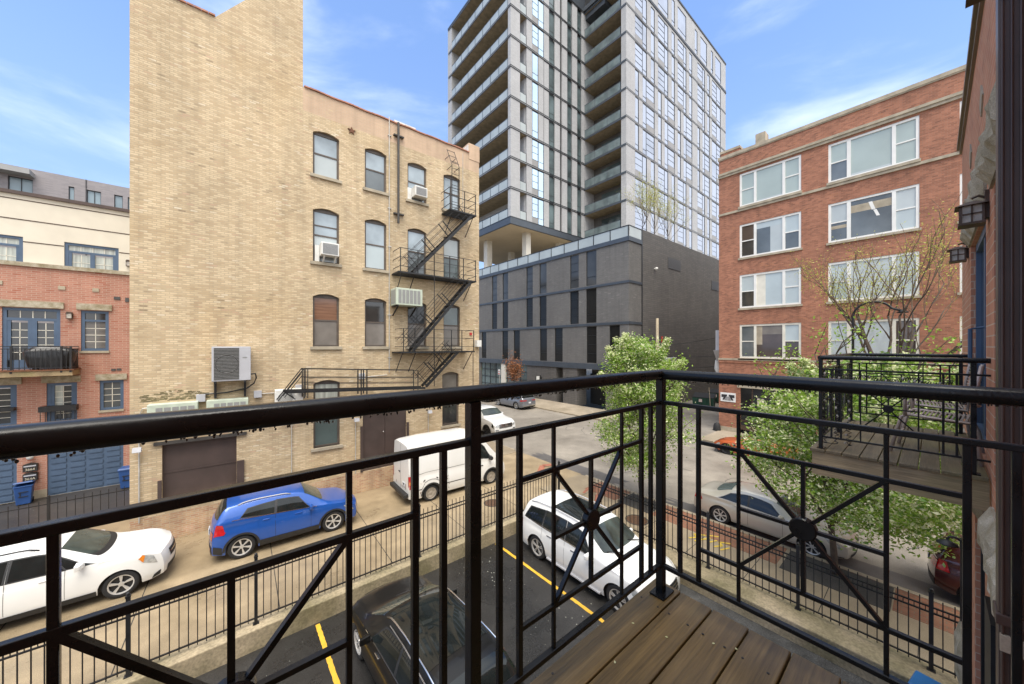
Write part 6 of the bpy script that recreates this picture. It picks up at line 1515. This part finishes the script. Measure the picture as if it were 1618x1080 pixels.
for sg, cx in ((-1, c.wx[0]), (-1, c.wx[1]), (1, c.wx[0]), (1, c.wx[1])):
    m = MB()
    for i in range(16):
        a0, a1 = pi * i / 16, pi * (i + 1) / 16
        m.add([(cx + rr_ * cos(a), (c.yat(cx, .6) + .012) * sg, .335 + rr_ * sin(a) - .012) for a in (a0, a1) for rr_ in (.405, .475)], [(0, 1, 3, 2)])
    c.put('wheel_arch_trim', m, m_trim)
for sg in (-1, 1):
    m = MB(); c.patch(m, (.002, .40), (.085, .40), (.085, .92), (.002, .92), .010, sg, 3, 6); c.put('taillight', m, m_redlens)
    m = MB(); c.patch(m, (.002, .58), (.085, .58), (.085, .70), (.002, .70), .014, sg, 3, 2); c.put('indicator', m, m_amber)
    m = MB(); c.patch(m, (4.45, .74), (4.86, .62), (4.78, .96), (4.5, .98), .008, sg); c.put('headlight', m, m_clearlens)
    m = MB(); c.patch(m, (.1, .34), (3.1, .34), (3.1, .37), (.1, .37), .010, sg, 20, 1); c.patch(m, (.1, .93), (3.1, .93), (3.1, .945), (.1, .945), .004, sg, 20, 1); c.put('side_moulding', m, m_seam)
    m = MB(); c.patch(m, (1.2, .42), (1.28, .42), (1.28, .50), (1.2, .50), .012, sg, 2, 2); c.patch(m, (.62, .47), (.70, .47), (.70, .54), (.62, .54), .012, sg, 2, 2); c.put('side_marker', m, m_trim)
m = MB()
rr = random.Random(9)
for sg in (-1, 1):
    for i in range(26):
        x = rr.choice((1.75, 1.77, .5, 1.35, .66, 2.6)) + rr.uniform(-.04, .04); q = rr.uniform(.05, .62); h = rr.uniform(.02, .07); w_ = rr.uniform(.008, .035); c.patch(m, (x, q), (x + w_, q), (x + w_ * .6, q + h), (x, q + h), .004, sg, 1, 1)
c.put('rust_stains', m, m_rust, False)
m = MB().box(-.17, -.88, .36, .02, .88, .52); m.build('rear_bumper', m_trim, c.o, bevel=.03)
c.put('door_gap', c.end(0, -.008, .008, .55, 2.38, .004), m_seam, False); c.plate(0, .80, y=-.42)
for sg in (-1, 1): c.put('taillight', c.end(0, .86 * sg, .93 * sg, .80, 1.22, .012), m_redlens)
MB().box(-.035, .02, 1.18, -.006, .16, 1.22).build('door_handle', m_trim, c.o)
letters('plate_mark', 'VP', .12, m_signblack, c.o, (-.024, -.42, .80), (pi / 2, 0, -pi / 2))
m = MB()
for yy, z, h, w_ in ((-.62, .62, .22, .05), (-.3, .60, .14, .04), (-.48, .66, .1, .06), (.5, .60, .12, .04), (-.1, .58, .1, .03)): c.end(0, yy, yy + w_, z, z + h, .003, m, 1, 1)
c.put('rear_rust', m, m_rust, False)
# --- white three row SUV in the car park
c = Car('parked_suv', 'white three row SUV parked in the sunken car park', 'car', 5.09, 1.93,
        [(0, 1.02), (.05, 1.2), (.25, 1.58), (.5, 1.76), (1.6, 1.83), (2.7, 1.80), (3.0, 1.72), (3.72, 1.24), (3.95, 1.18), (4.7, 1.06), (4.98, .94), (5.09, .76)],
        [(0, 1.16), (1.0, 1.12), (3.7, 1.08), (4.7, .98), (5.09, .72)], (1.05, 4.125), .375, m_carwhite, roofw=.72, loc=(8.86, 9.36, -.46), rz=radians(-90.5), bow=(.22, .12), taper=(.13, .1), tumble=.9)
c.window((.42, 1.12), (1.24, 1.06), (1.30, 1.82), (.66, 1.74)); c.window((1.32, 1.06), (2.22, 1.05), (2.20, 1.84), (1.37, 1.83)); c.window((2.30, 1.05), (3.30, 1.04), (2.88, 1.76), (2.28, 1.84))
c.glass_top(3.02, 3.70, 'windshield', m_carglass2, 2.10, x1e=3.56); c.glass_top(1.5, 2.85, 'glass_roof', m_carglass, 2.32); c.glass_top(.08, .42, 'rear_window', m_carglass, 2.14)
c.seams((1.28, 2.26, 3.3)); c.handles((1.62, 2.62), m_chrome, .84); c.hood(3.8, 4.9, 2.16); c.mirrors(3.26, m_carwhite, 1.05); c.wheels(m_alloy, 5, .245, 'split'); c.rails(.6, 2.8, m_acgrey, 2.10, .05)
for sg in (-1, 1):
    m = MB(); c.patch(m, (4.42, .74), (4.92, .62), (4.86, .93), (4.56, .96), .006, sg); c.put('headlight', m, m_clearlens)
    m = MB(); c.patch(m, (.03, .60), (.36, .66), (.26, .93), (.04, .96), .008, sg); c.put('taillight', m, m_redlens)
    m = MB().box(1.55, .80 * sg, .26, 3.60, .98 * sg, .30); m.k = 0; c.put('running_board', m, m_acgrey, False)
    m = MB(); c.patch(m, (.56, 1.07), (3.2, 1.0), (3.2, 1.03), (.56, 1.10), .008, sg, 18, 1); c.put('window_trim', m, m_chrome)
c.put('grille', c.end(1, -.5, .5, .56, .84, .008), m_trim)
m = MB()
for i in range(3): c.end(1, -.48, .48, .60 + .08 * i, .63 + .08 * i, .018, m)
c.put('grille_bar', m, m_chrome); c.put('bumper_intake', c.end(1, -.7, .7, .32, .45, .008), m_trim)
m = MB()
for sg in (-1, 1): m.bar((3.80, .50 * sg + .15, 1.262), (3.62, -.18 + .5 * sg, 1.315), .02)
c.put('wiper', m, m_trim, False)
# --- black crossover in the car park, roof seen from above
c = Car('parked_crossover', 'black crossover with glass roof and chrome roof rails in car park', 'car', 4.82, 1.88,
        [(0, .98), (.06, 1.16), (.42, 1.46), (.8, 1.56), (1.8, 1.62), (2.5, 1.59), (2.82, 1.51), (3.60, 1.08), (3.8, 1.03), (4.45, .93), (4.72, .82), (4.82, .66)],
        [(0, 1.02), (1.0, 1.0), (3.5, .96), (4.4, .87), (4.82, .64)], (.98, 3.85), .35, m_carblack, roofw=.68, loc=(3.30, 4.42, -.46), rz=radians(91.5), bow=(.24, .12), taper=(.15, .1), tumble=.88)
c.window((.72, 1.14), (1.78, 1.08), (1.82, 1.82), (.96, 1.70)); c.window((1.86, 1.08), (3.0, 1.06), (2.58, 1.74), (1.88, 1.83))
c.glass_top(2.86, 3.56, 'windshield', m_carglass2, 2.10, x1e=3.42); c.glass_top(1.0, 2.72, 'glass_roof', m_carglass, 2.22); c.glass_top(.16, .62, 'rear_window', m_carglass, 2.12)
c.seams((1.82, 2.95)); c.handles((1.55, 2.62), m_chrome, .86); c.mirrors(2.98, m_carblack, 1.0); c.wheels(m_alloy, 5, .23, 'split'); c.rails(.55, 2.75, m_chrome, 2.06, .045)
for sg in (-1, 1):
    m = MB(); c.patch(m, (4.12, .74), (4.64, .62), (4.58, .92), (4.26, .96), .006, sg); c.put('headlight', m, m_clearlens)
    m = MB(); c.patch(m, (.62, 1.06), (3.3, 1.0), (3.3, 1.04), (.62, 1.09), .008, sg, 18, 1); c.patch(m, (.90, 1.80), (2.5, 1.86), (2.5, 1.90), (.92, 1.85), .010, sg, 14, 1); c.put('window_trim', m, m_chrome)
    m = MB(); c.patch(m, (1.4, .04), (3.35, .04), (3.35, .10), (1.4, .10), .012, sg, 14, 1); c.put('sill_trim', m, m_chrome)
    m = MB(); c.patch(m, (.03, .6), (.4, .66), (.3, .93), (.04, .96), .008, sg); c.put('taillight', m, m_redlens)
c.put('grille', c.end(1, -.45, .45, .44, .72, .008), m_acdark)
m = MB()
for dx in (0, .012): m.tube([(3.50, -.55 + dx, 1.16), (3.62, .1, 1.14)], .008, 5)
c.put('wiper', m, m_trim, False)
# --- beige sedan at the kerb
c = Car('parked_sedan', 'beige sedan parked at the kerb behind the flowering trees', 'car', 4.63, 1.78,
        [(0, .86), (.06, .98), (.20, 1.06), (.55, 1.10), (.72, 1.13), (1.30, 1.38), (1.75, 1.455), (2.4, 1.445), (2.72, 1.37), (3.40, 1.03), (3.6, .98), (4.25, .88), (4.52, .78), (4.63, .62)],
        [(0, .92), (1.0, .96), (3.3, .90), (4.2, .82), (4.63, .60)], (1.04, 3.69), .325, m_carbeige, roofw=.66, loc=(15.18, 6.12, -.12), rz=radians(-91), tumble=.86)
c.window((1.0, 1.12), (1.92, 1.08), (1.90, 1.82), (1.38, 1.70)); c.window((1.98, 1.08), (2.98, 1.06), (2.56, 1.74), (1.97, 1.83)); c.glass_top(2.72, 3.36, 'windshield', m_carglass2, 2.10, x1e=3.24); c.glass_top(.76, 1.36, 'rear_window', m_tealpane, 2.12, x0e=.92)
c.seams((1.95, 2.95)); c.handles((1.62, 2.62), m_carbeige, .88); c.mirrors(2.92, m_carbeige, .95); c.wheels(m_alloy, 7, .21, 'star')
for sg in (-1, 1):
    m = MB(); c.patch(m, (3.98, .72), (4.48, .60), (4.42, .90), (4.08, .95), .006, sg); c.put('headlight', m, m_clearlens)
    m = MB(); c.patch(m, (.04, .68), (.42, .70), (.32, .93), (.06, .95), .008, sg); c.put('taillight', m, m_redlens)
    m = MB(); c.patch(m, (4.25, .08), (4.55, .05), (4.55, .13), (4.3, .15), .012, sg); c.put('bumper_trim', m, m_trim)
c.put('grille', c.end(1, -.5, .5, .52, .66, .008), m_trim); c.put('bumper_intake', c.end(1, -.6, .6, .28, .38, .008), m_trim); c.put('grille_bar', c.end(1, -.5, .5, .57, .59, .016), m_chrome); c.plate(0, .78)
# --- orange sports coupe across the street
c = Car('sports_coupe', 'low orange sports coupe parked before the red brick entrance', 'car', 4.24, 1.78,
        [(0, .86), (.06, .96), (.35, 1.02), (.6, 1.06), (1.35, 1.27), (1.7, 1.30), (2.1, 1.285), (2.4, 1.22), (3.05, .92), (3.3, .86), (3.85, .76), (4.12, .66), (4.24, .52)],
        [(0, .88), (1.2, .90), (3.0, .80), (3.8, .72), (4.24, .50)], (.82, 3.39), .325, m_carorange, roofw=.60, loc=(24.62, 4.72, -.12), rz=radians(90), tumble=.86, rocker=.18)
c.window((1.2, 1.1), (2.62, 1.06), (2.3, 1.74), (1.6, 1.76)); c.glass_top(2.36, 3.0, 'windshield', m_carglass2, 2.1, x1e=2.88); c.glass_top(.62, 1.32, 'rear_window', m_carglass, 2.14); c.glass_top(1.36, 2.3, 'black_roof', m_carglass, 2.03)
c.seams((1.5, 2.72)); c.handles((1.72,), m_chrome, .84); c.mirrors(2.58, m_carorange, .9); c.wheels(m_alloydark, 10, .22, 'thin')
for sg in (-1, 1):
    m = MB(); c.patch(m, (3.72, .74), (4.1, .60), (4.04, .90), (3.82, .95), .006, sg); c.put('headlight', m, m_clearlens)
    m = MB(); c.patch(m, (2.86, .70), (3.0, .66), (3.0, .86), (2.9, .86), .006, sg); c.put('fender_vent', m, m_alloydark)
    m = MB(); c.patch(m, (3.9, .0), (4.2, .0), (4.2, .22), (3.95, .10), .008, sg); c.put('front_splitter', m, m_trim)
c.put('grille', c.end(1, -.6, .6, .22, .36, .008), m_trim)
# --- grey SUV across the street
def grey_suv(name, label, loc, rz, pm):
    c = Car(name, label, 'car', 5.15, 2.0,
        [(0, 1.05), (.05, 1.22), (.28, 1.62), (.5, 1.74), (1.6, 1.81), (2.8, 1.78), (3.1, 1.70), (3.8, 1.22), (4.0, 1.16), (4.8, 1.04), (5.05, .92), (5.15, .74)],
        [(0, 1.14), (1.0, 1.10), (3.8, 1.04), (4.8, .95), (5.15, .7)], (1.1, 4.2), .385, pm, roofw=.70, loc=loc, rz=rz, tumble=.9)
    c.window((.45, 1.12), (1.26, 1.06), (1.30, 1.80), (.66, 1.72)); c.window((1.34, 1.06), (2.32, 1.05), (2.30, 1.83), (1.38, 1.82)); c.window((2.40, 1.05), (3.4, 1.04), (3.0, 1.76), (2.38, 1.83))
    c.glass_top(3.14, 3.76, 'windshield', m_carglass2, 2.10); c.glass_top(.07, .42, 'rear_window', m_carglass, 2.14); c.seams((1.3, 2.36)); c.handles((1.68, 2.75), pm, .86); c.mirrors(3.36, pm, 1.0); c.wheels(m_alloy, 5, .25, 'split'); c.rails(.6, 2.9, m_acgrey, 2.10, .04)
    for sg in (-1, 1):
        m = MB(); c.patch(m, (.02, .72), (.46, .76), (.40, .86), (.04, .86), .008, sg); c.put('taillight', m, m_redlens)
        c.put('taillight', c.end(0, .38 * sg, .88 * sg, .93, 1.01, .010), m_redlens); m = MB(); c.patch(m, (4.5, .74), (5.0, .62), (4.94, .90), (4.62, .94), .006, sg); c.put('headlight', m, m_clearlens)
    c.put('rear_trim', c.end(0, -.84, .84, .40, .47, .012), m_chrome); c.put('rear_bumper', c.end(0, -.82, .82, .30, .40, .010), m_trim); c.plate(0, .74); c.put('grille', c.end(1, -.5, .5, .5, .8, .008), m_trim)
grey_suv('parked_suv', 'metallic grey SUV parked beside the charcoal podium seen from behind', (24.58, 26.85, -.12), radians(90), m_cargrey)
grey_suv('parked_suv', 'dark SUV mostly hidden in front of the grey SUV', (24.58, 33.2, -.12), radians(90), m_cardark)
# --- white pickup facing the camera
c = Car('pickup_truck', 'white pickup truck on the street facing us past the buff building', 'pickup', 5.85, 2.06,
        [(0, 1.40), (1.72, 1.42), (1.76, 1.45), (1.82, 1.72), (2.1, 1.92), (3.0, 1.97), (3.5, 1.93), (3.72, 1.86), (4.32, 1.42), (4.5, 1.36), (5.5, 1.25), (5.75, 1.12), (5.85, .95)],
        [(0, 1.36), (4.3, 1.28), (5.5, 1.16), (5.85, .92)], (1.15, 4.82), .40, m_carwhite, roofw=.74, loc=(15.74, 25.55, -.12), rz=radians(-90), bow=(.14, .03), taper=(.08, .03), lean=(.03, 0), tumble=.93, rocker=.38, arch=.50)
c.window((2.0, 1.12), (2.82, 1.08), (2.84, 1.80), (2.15, 1.80)); c.window((2.92, 1.08), (3.98, 1.06), (3.62, 1.74), (2.93, 1.82)); c.glass_top(3.70, 4.30, 'windshield', m_carglass2, 2.10, x1e=4.2); c.seams((2.87, 4.0)); c.handles((2.62, 3.6), m_carwhite, .82); c.hood(4.42, 5.7, 2.12); c.mirrors(3.86, m_carwhite, 1.25); c.wheels(m_alloydark, 6, .26, 'star')
MB().box(.1, -.8, 1.30, 1.7, .8, 1.428).build('bed_cover', m_trim, c.o)
for sg in (-1, 1):
    m = MB(); c.patch(m, (5.44, .62), (5.74, .58), (5.70, .94), (5.48, .96), .008, sg); c.put('headlight', m, m_carglass); c.put('headlight', c.end(1, .62 * sg, .88 * sg, .84, 1.0, .010), m_clearlens); c.put('fog_lamp', c.end(1, .66 * sg, .9 * sg, .52, .66, .012), m_trim)
    m = MB()
    for i in range(14):
        a0, a1 = pi * i / 14, pi * (i + 1) / 14; m.add([(4.82 + rr_ * cos(a), (c.yat(4.82, .7) + .01) * sg, .40 + rr_ * sin(a) - .012) for a in (a0, a1) for rr_ in (.49, .55)], [(0, 1, 3, 2)])
    c.put('arch_trim', m, m_trim)
c.put('grille', c.end(1, -.60, .60, .74, 1.04, .010), m_trim)
m = MB()
for z in (.78, .86, .94, 1.02): c.end(1, -.6, .6, z, z + .025, .022, m)
c.put('grille_bar', m, m_chrome); c.put('bumper', c.end(1, -.9, .9, .46, .60, .014), m_chrome); c.put('lower_bumper', c.end(1, -.8, .8, .40, .46, .010), m_trim)
letters('emblem', 'GMC', .13, m_chrome, c.o, (5.87, 0, .90), (pi / 2, 0, pi / 2)); m = MB().box(4.6, -.02, 1.33, 5.2, .02, 1.335)
# --- dark red hatchback, only its tail in view
c = Car('parked_hatchback', 'dark red car at the kerb cut off by the plum wall', 'car', 4.35, 1.80,
        [(0, .98), (.06, 1.2), (.30, 1.46), (.55, 1.54), (1.5, 1.58), (2.3, 1.54), (2.6, 1.46), (3.2, 1.06), (3.4, 1.0), (4.0, .90), (4.25, .78), (4.35, .64)],
        [(0, 1.06), (1.0, 1.04), (3.2, .96), (4.0, .86), (4.35, .62)], (.85, 3.42), .33, m_carred, roofw=.66, loc=(15.36, .10, -.12), rz=radians(-90), tumble=.88, bow=(.2, .16), taper=(.14, .14))
c.window((.66, 1.14), (1.62, 1.08), (1.64, 1.80), (.92, 1.70)); c.window((1.7, 1.08), (2.66, 1.06), (2.34, 1.74), (1.72, 1.81)); c.glass_top(.05, .46, 'rear_window', m_carglass, 2.10); c.glass_top(2.60, 3.16, 'windshield', m_carglass2, 2.1); c.seams((1.66, 2.7)); c.handles((1.4, 2.4), m_carred, .88); c.mirrors(2.7, m_carred, .95); c.wheels(m_alloydark, 5, .215, 'star')
for sg in (-1, 1):
    m = MB(); c.patch(m, (.03, .60), (.34, .66), (.26, .96), (.05, .98), .008, sg); c.put('taillight', m, m_redlens); c.put('taillight', c.end(0, .46 * sg, .80 * sg, .78, 1.0, .010), m_redlens)
    m = MB(); c.patch(m, (3.72, .72), (4.2, .6), (4.14, .92), (3.86, .96), .006, sg); c.put('headlight', m, m_clearlens)
c.put('rear_bumper', c.end(0, -.76, .76, .30, .48, .010), m_trim); c.plate(0, .80); c.put('grille', c.end(1, -.4, .4, .44, .6, .008), m_trim)
# ------------------------------------------------------------------ trees
def limb(rng_, start, dirv, length, r0, depth, segs, tips, spread=.55, up=.25, kids=3, taper=.62):
    p = Vector(start); d = Vector(dirv).normalized(); pts = [p.copy()]; n = 5
    for i in range(n):
        d = (d + Vector((rng_.uniform(-.16, .16), rng_.uniform(-.16, .16), rng_.uniform(-.05, .12)))).normalized(); p = p + d * length / n; pts.append(p.copy())
    segs.append((pts, r0, r0 * taper))
    if depth == 0: tips.append((pts[-1], d)); tips.append((pts[-3], d)); return
    for k in range(kids):
        t = .35 + .65 * (k + 1) / kids; q = pts[min(n, max(1, int(round(t * n))))]
        a = rng_.uniform(0, 2 * pi); e = Vector((cos(a), sin(a), 0)); nd = (d * (1 - spread) + e * spread * rng_.uniform(.7, 1.2) + Vector((0, 0, up))).normalized()
        limb(rng_, q, nd, length * rng_.uniform(.55, .78), r0 * taper * .85, depth - 1, segs, tips, spread, up, kids, taper)
def leaf_card(mb, c, sz, r):
    u = Vector((r.gauss(0, 1), r.gauss(0, 1), r.gauss(0, .7))).normalized(); v = u.cross(Vector((r.gauss(0, 1), r.gauss(0, 1), r.gauss(0, 1)))).normalized()
    a, b = u * sz, v * sz * .55
    mb.add([c - a, c + b * .9 - a * .1, c + a, c - b * .9 - a * .1], [(0, 1, 2, 3)])
def flowering_tree(label, x, y, zb, H, rad, clear, seed, nclump, per, lean=(0, 0), sz=.055, squash=1.0, group=None, cx=(0, 0)):
    r = random.Random(seed); o = thing('flowering_tree', label, 'tree', (x, y, zb), 0, group); segs, tips = [], []
    limb(r, (0, 0, 0), (lean[0], lean[1], 1), H * .55, .085, 0, segs, tips)
    top = segs[0][0][-1]
    for k in range(9):
        q = segs[0][0][2 + k % 4]; a = 2 * pi * k / 9 + r.uniform(-.3, .3)
        limb(r, q, (cos(a) * .8 + cx[0] * .3, sin(a) * .8 + cx[1] * .3, .8), rad * .85, .045, 2, segs, tips, .5, .3, 3)
    m = MB()
    for pts, a, b in segs: m.tube(pts, a, 7, b)
    m.build('trunk', m_bark, o, True)
    G, D_, B = MB(), MB(), MB(); zc = clear + (H - clear) * .48
    cl = []
    while len(cl) < nclump:
        a = r.uniform(0, 2 * pi); u = r.random() ** .45; ph = r.uniform(-1, 1); hz = (H - clear) / 2
        prof = sqrt(max(0, 1 - ph * ph)) * (1.08 if ph < 0 else .92)
        px = cos(a) * rad * u * prof + cx[0] * (1 - abs(ph) * .3); py = sin(a) * rad * u * prof * squash + cx[1] * (1 - abs(ph) * .3); pz = zc + ph * hz * (.7 + .3 * u) + r.uniform(-.1, .25) * (1 if ph > 0 else .3)
        cl.append((Vector((px, py, pz)), r.uniform(.13, .30), r.random()))
    for k in range(16):                       # sprigs that break the outline
        a = r.uniform(0, 2 * pi); e = r.uniform(.1, 1.3); d = Vector((cos(a) * cos(e), sin(a) * cos(e), sin(e))); hz = (H - clear) / 2
        b0 = Vector((cx[0] + d.x * rad * .85, cx[1] + d.y * rad * .85 * squash, zc + d.z * hz * .9))
        for i in range(5): cl.append((b0 + (d + Vector((0, 0, .5))).normalized() * .17 * i, .12 - .014 * i, r.uniform(.4, 1)))
    for c, s, t in cl:
        for i in range(int(per * min(1, (s / .16) ** 1.5))):
            q = c + Vector((r.gauss(0, s), r.gauss(0, s), r.gauss(0, s * .75)))
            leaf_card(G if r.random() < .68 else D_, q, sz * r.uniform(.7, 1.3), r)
        if t < .88:
            for i in range(int(per * (.45 + .5 * t))):
                q = c + Vector((r.gauss(0, s * .95), r.gauss(0, s * .95), r.gauss(0, s * .75) + .03)); leaf_card(B, q, sz * r.uniform(.65, 1.15), r)
    for p, d in tips:
        for i in range(14): leaf_card(G, p + Vector((r.gauss(0, .16), r.gauss(0, .16), r.gauss(0, .16))), sz * r.uniform(.7, 1.2), r)
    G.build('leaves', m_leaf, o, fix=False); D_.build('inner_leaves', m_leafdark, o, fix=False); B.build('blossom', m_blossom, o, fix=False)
    return o
flowering_tree('white flowering pear tree beyond the balcony corner post', 13.45, 7.75, 0, 6.9, 1.75, 1.35, 21, 170, 130, sz=.050, group='flowering street trees')
flowering_tree('broad white flowering tree below and behind the neighbouring balcony', 13.5, 1.80, 0, 6.0, 2.7, 1.7, 33, 270, 130, sz=.052, group='flowering street trees', cx=(.25, -.75), squash=1.05)
def bare_tree(label, x, y, zb, H, seed, depth=4, r0=.16, buds=2600, bmat=None, spreadxy=.6, name='budding_tree', bsz=.045, first=.33, kids=3):
    r = random.Random(seed); o = thing(name, label, 'tree', (x, y, zb)); segs, tips = [], []
    limb(r, (0, 0, 0), (0.02, .05, 1), H * first, r0, 0, segs, tips); tips.clear(); q = segs[0][0][-1]
    nl = 8
    for k in range(nl):
        a = 2.4 * k + r.uniform(-.3, .3); sp = spreadxy * (.15 + .85 * ((k * .37 + .2) % 1)); limb(r, segs[0][0][-1 - k % 3], (cos(a) * sp, sin(a) * sp, 1), H * .27 * r.uniform(.8, 1.15), r0 * .5, depth - 1, segs, tips, .40, .34, kids, .66)
    m, t = MB(), MB()
    for pts, a, b in segs:
        if a > .022: m.tube(pts, a, 6, b)
        else: t.tube(pts, max(a, .006), 4, max(b, .004), cap=False)
    m.build('trunk', m_bark, o, True); t.build('twigs', m_twig, o, True)
    B = MB()
    for i in range(buds):
        p, d = r.choice(tips); q = p - d * r.uniform(-.1, 1.3) + Vector((r.gauss(0, .2), r.gauss(0, .2), r.gauss(0, .22))); leaf_card(B, q, bsz * r.uniform(.6, 1.3), r)
    B.build('buds', bmat or m_bud, o, fix=False); return o
bare_tree('tall bare tree with yellow green buds before the red brick block', 26.6, .75, 0, 15.2, 5, depth=4, r0=.13, buds=6500, bsz=.042, spreadxy=1.0)
for i, (x, y, h, sd_) in enumerate(((33.4, 19.6, 8.4, 9), (37.0, 20.0, 9.6, 41), (41.6, 20.2, 10.4, 17))):
    bare_tree(('shortest thin budding tree at the corner of the podium terrace', 'middle thin budding tree of three on the podium terrace', 'farthest thin budding tree on the podium terrace, right of the others')[i], x, y, 17.1, h, sd_, depth=3, r0=.045, buds=1700, bsz=.052, spreadxy=.9)
bare_tree('slender green sapling by the shopfront at buff building edge', 27.6, 42.0, 0, 5.6, 12, depth=3, r0=.05, buds=500, bmat=m_leaf, name='sapling', bsz=.07, spreadxy=.35)
o = bare_tree('sapling with dead brown leaves beside the podium shopfront', 27.0, 32.0, 0, 6.3, 14, depth=3, r0=.05, buds=1300, bmat=m_brownleaf, name='sapling', bsz=.11, spreadxy=.40)
# ------------------------------------------------------------------ street furniture
o = thing('street_lamp', 'thin black gooseneck street lamp before the red brick block', 'street lamp', (26.0, 2.75, 0))
P = [(0, 0, 0), (0, 0, 8.1)] + [(0, -.75 + .75 * cos(a), 8.1 + .75 * sin(a)) for a in [pi * i / 10 * .85 for i in range(1, 11)]] + [(0, -1.75, 8.30)]
MB().tube(P, .055, 8).build('pole', m_blackmatt, o, True); MB().lathe([(.03, .12), (.08, .08), (.22, -.02), (.2, -.05), (0, -.04)], (0, -1.78, 8.24), 'z', 14).build('lamp_head', m_blackmatt, o, True); MB().lathe([(.13, 0), (.13, .5), (.07, .6)], (0, 0, 0), 'z', 12).build('base', m_blackmatt, o)
o = thing('utility_pole', 'weathered wooden utility pole against the charcoal podium wall', 'utility pole', (33.4, 17.6, 0))
MB().tube([(0, 0, -.05), (0, 0, 9.3)], .16, 10, .13).build('pole', m_pole, o, True); m = MB()
for a in ((0, -.1, 5.9), (.3, -.2, 6.6), (.35, -.2, 5.3)): m.box(a[0] - .05, a[1] - .1, a[2] - .22, a[0] + .14, a[1] + .1, a[2] + .22)
m.box(.1, -.15, 6.1, .9, -.05, 6.2).box(.75, -.16, 6.15, .8, -.04, 7.2); m.build('pole_hardware', m_acdark, o); MB().box(.72, -.17, 6.9, .83, -.03, 7.5).build('red_marker', m_signred, o)
def wire(label, pts):
    A, B = Vector(pts[0]), Vector(pts[1]); o = thing('overhead_wire', label, 'wire', A); m = MB(); P = []
    for i in range(13): t = i / 12; q = A.lerp(B, t); q.z -= pts[2] * 4 * t * (1 - t); P.append(q - A)
    m.tube(P, .022, 5); m.build('cable', m_blackmatt, o)
wire('thick sagging wire from utility pole to the dark alley end', ((33.6, 17.5, 5.5), (62, 14.0, 6.3), .5)); wire('thin overhead wire climbing from pole towards red brick block', ((33.6, 17.5, 6.5), (46, 10.9, 9.0), .3)); wire('lower overhead wire crossing the alley to the red block corner', ((33.6, 17.5, 4.6), (31.5, 10.72, 5.0), .25))
o = thing('exhaust_duct', 'ribbed silver duct run along the podium wall above the alley', 'duct', (34.0, 18.3, 5.0))
m = MB(); P = []
for i in range(40): x = i * .11; r_2 = .30 if i % 2 else .24; P.append((r_2, x))
m.lathe(P, (0, 0, 0), 'x', 14).build('ribs', m_duct, o, True); 
for x in (.4, 2.2, 4.0): MB().box(x - .04, 0, -.05, x + .04, .38, .05).build('bracket', m_acdark, o)
def dumpster(x, y, label, rz=0):
    o = thing('dumpster', label, 'dumpster', (x, y, -.05), rz)
    m = MB(); m.add([(-.95, -.75, .16), (.95, -.75, .16), (.95, .55, .16), (-.95, .55, .16), (-1.0, -.9, 1.15), (1.0, -.9, 1.15), (1.0, .75, 1.45), (-1.0, .75, 1.45)], [(3, 2, 1, 0), (4, 5, 6, 7), (0, 1, 5, 4), (1, 2, 6, 5), (2, 3, 7, 6), (3, 0, 4, 7)])
    for xx in (-.6, -.2, .2, .6): m.box(xx - .03, -.93, .25, xx + .03, -.80, 1.1)
    m.build('body', m_dumpster, o); m = MB(); m.box(-1.02, -.92, 0, 1.02, .78, .05).xf(Matrix.Translation((0, 0, 1.30)) @ Matrix.Rotation(radians(10), 4, 'X')); m.build('lid', m_trim, o); m = MB()
    for xx in (-.8, .8):
        for yy in (-.6, .4): m.lathe([(0, -.04), (.08, -.04), (.08, .04), (0, .04)], (xx, yy, .08), 'x', 10)
    m.build('caster', m_blackmatt, o); MB().box(-.35, -.955, .7, -.05, -.935, 1.0).build('sticker', m_paper, o)
dumpster(39.5, 15.6, 'green dumpster with dark lid in the alley beside the podium', -1.35); dumpster(44.5, 15.9, 'second green dumpster farther along the alley behind the first', -1.45)
o = thing('leaning_pole', 'pale pole leaning on the green dumpster in the alley', 'pole', (38.3, 14.5, -.05)); MB().tube([(0, 0, 0), (.5, .35, 2.3)], .04, 6).build('shaft', m_pole, o)
o = thing('alley_garage', 'pale concrete block building at the far end of alley', 'building', (70, 15, 0)); MB().box(-4, -4.3, -.1, 8, 3.6, 7.2).build('wall', m_acgrey, o); MB().box(-4.1, -4.3, 7.2, 8, 3.6, 7.5).build('parapet', m_stone, o); MB().box(-4.05, -2, 0, -4.0, 1.5, 3).build('door', m_darkmetal, o)
def sign(x, y, z, label, col=None):
    o = thing('street_sign', label, 'sign', (x, y, 0)); MB().tube([(0, 0, 0), (0, 0, z + .35)], .03, 6).build('post', m_conduit, o); MB().box(-.05, -.22, z - .32, -.032, .22, z + .32).build('board', m_signwhite, o)
    m = MB().box(-.056, -.18, z - .26, -.051, .18, z - .16).box(-.056, -.14, z + .02, -.051, .14, z + .10); m.build('lettering', col or m_signred, o)
sign(26.3, 34.3, 3.3, 'white parking sign with red lettering near the brown sapling'); sign(26.3, 44.0, 4.6, 'white sign board at the edge of the buff building', m_signgrey)
# brown glazing board on podium, entrance lamp
o = thing('wall_sign', 'small pale projecting sign on the charcoal podium by brown sapling', 'sign', (29.9, 30.6, 2.6)); MB().box(-.9, -.05, -.35, -.05, .05, .35).build('board', m_mailbox, o); MB().box(-.85, -.06, -.28, -.35, -.052, .28).build('face', m_signwhite, o); MB().box(-.05, -.04, -.1, .1, .04, .1).build('bracket', m_darkmetal, o)
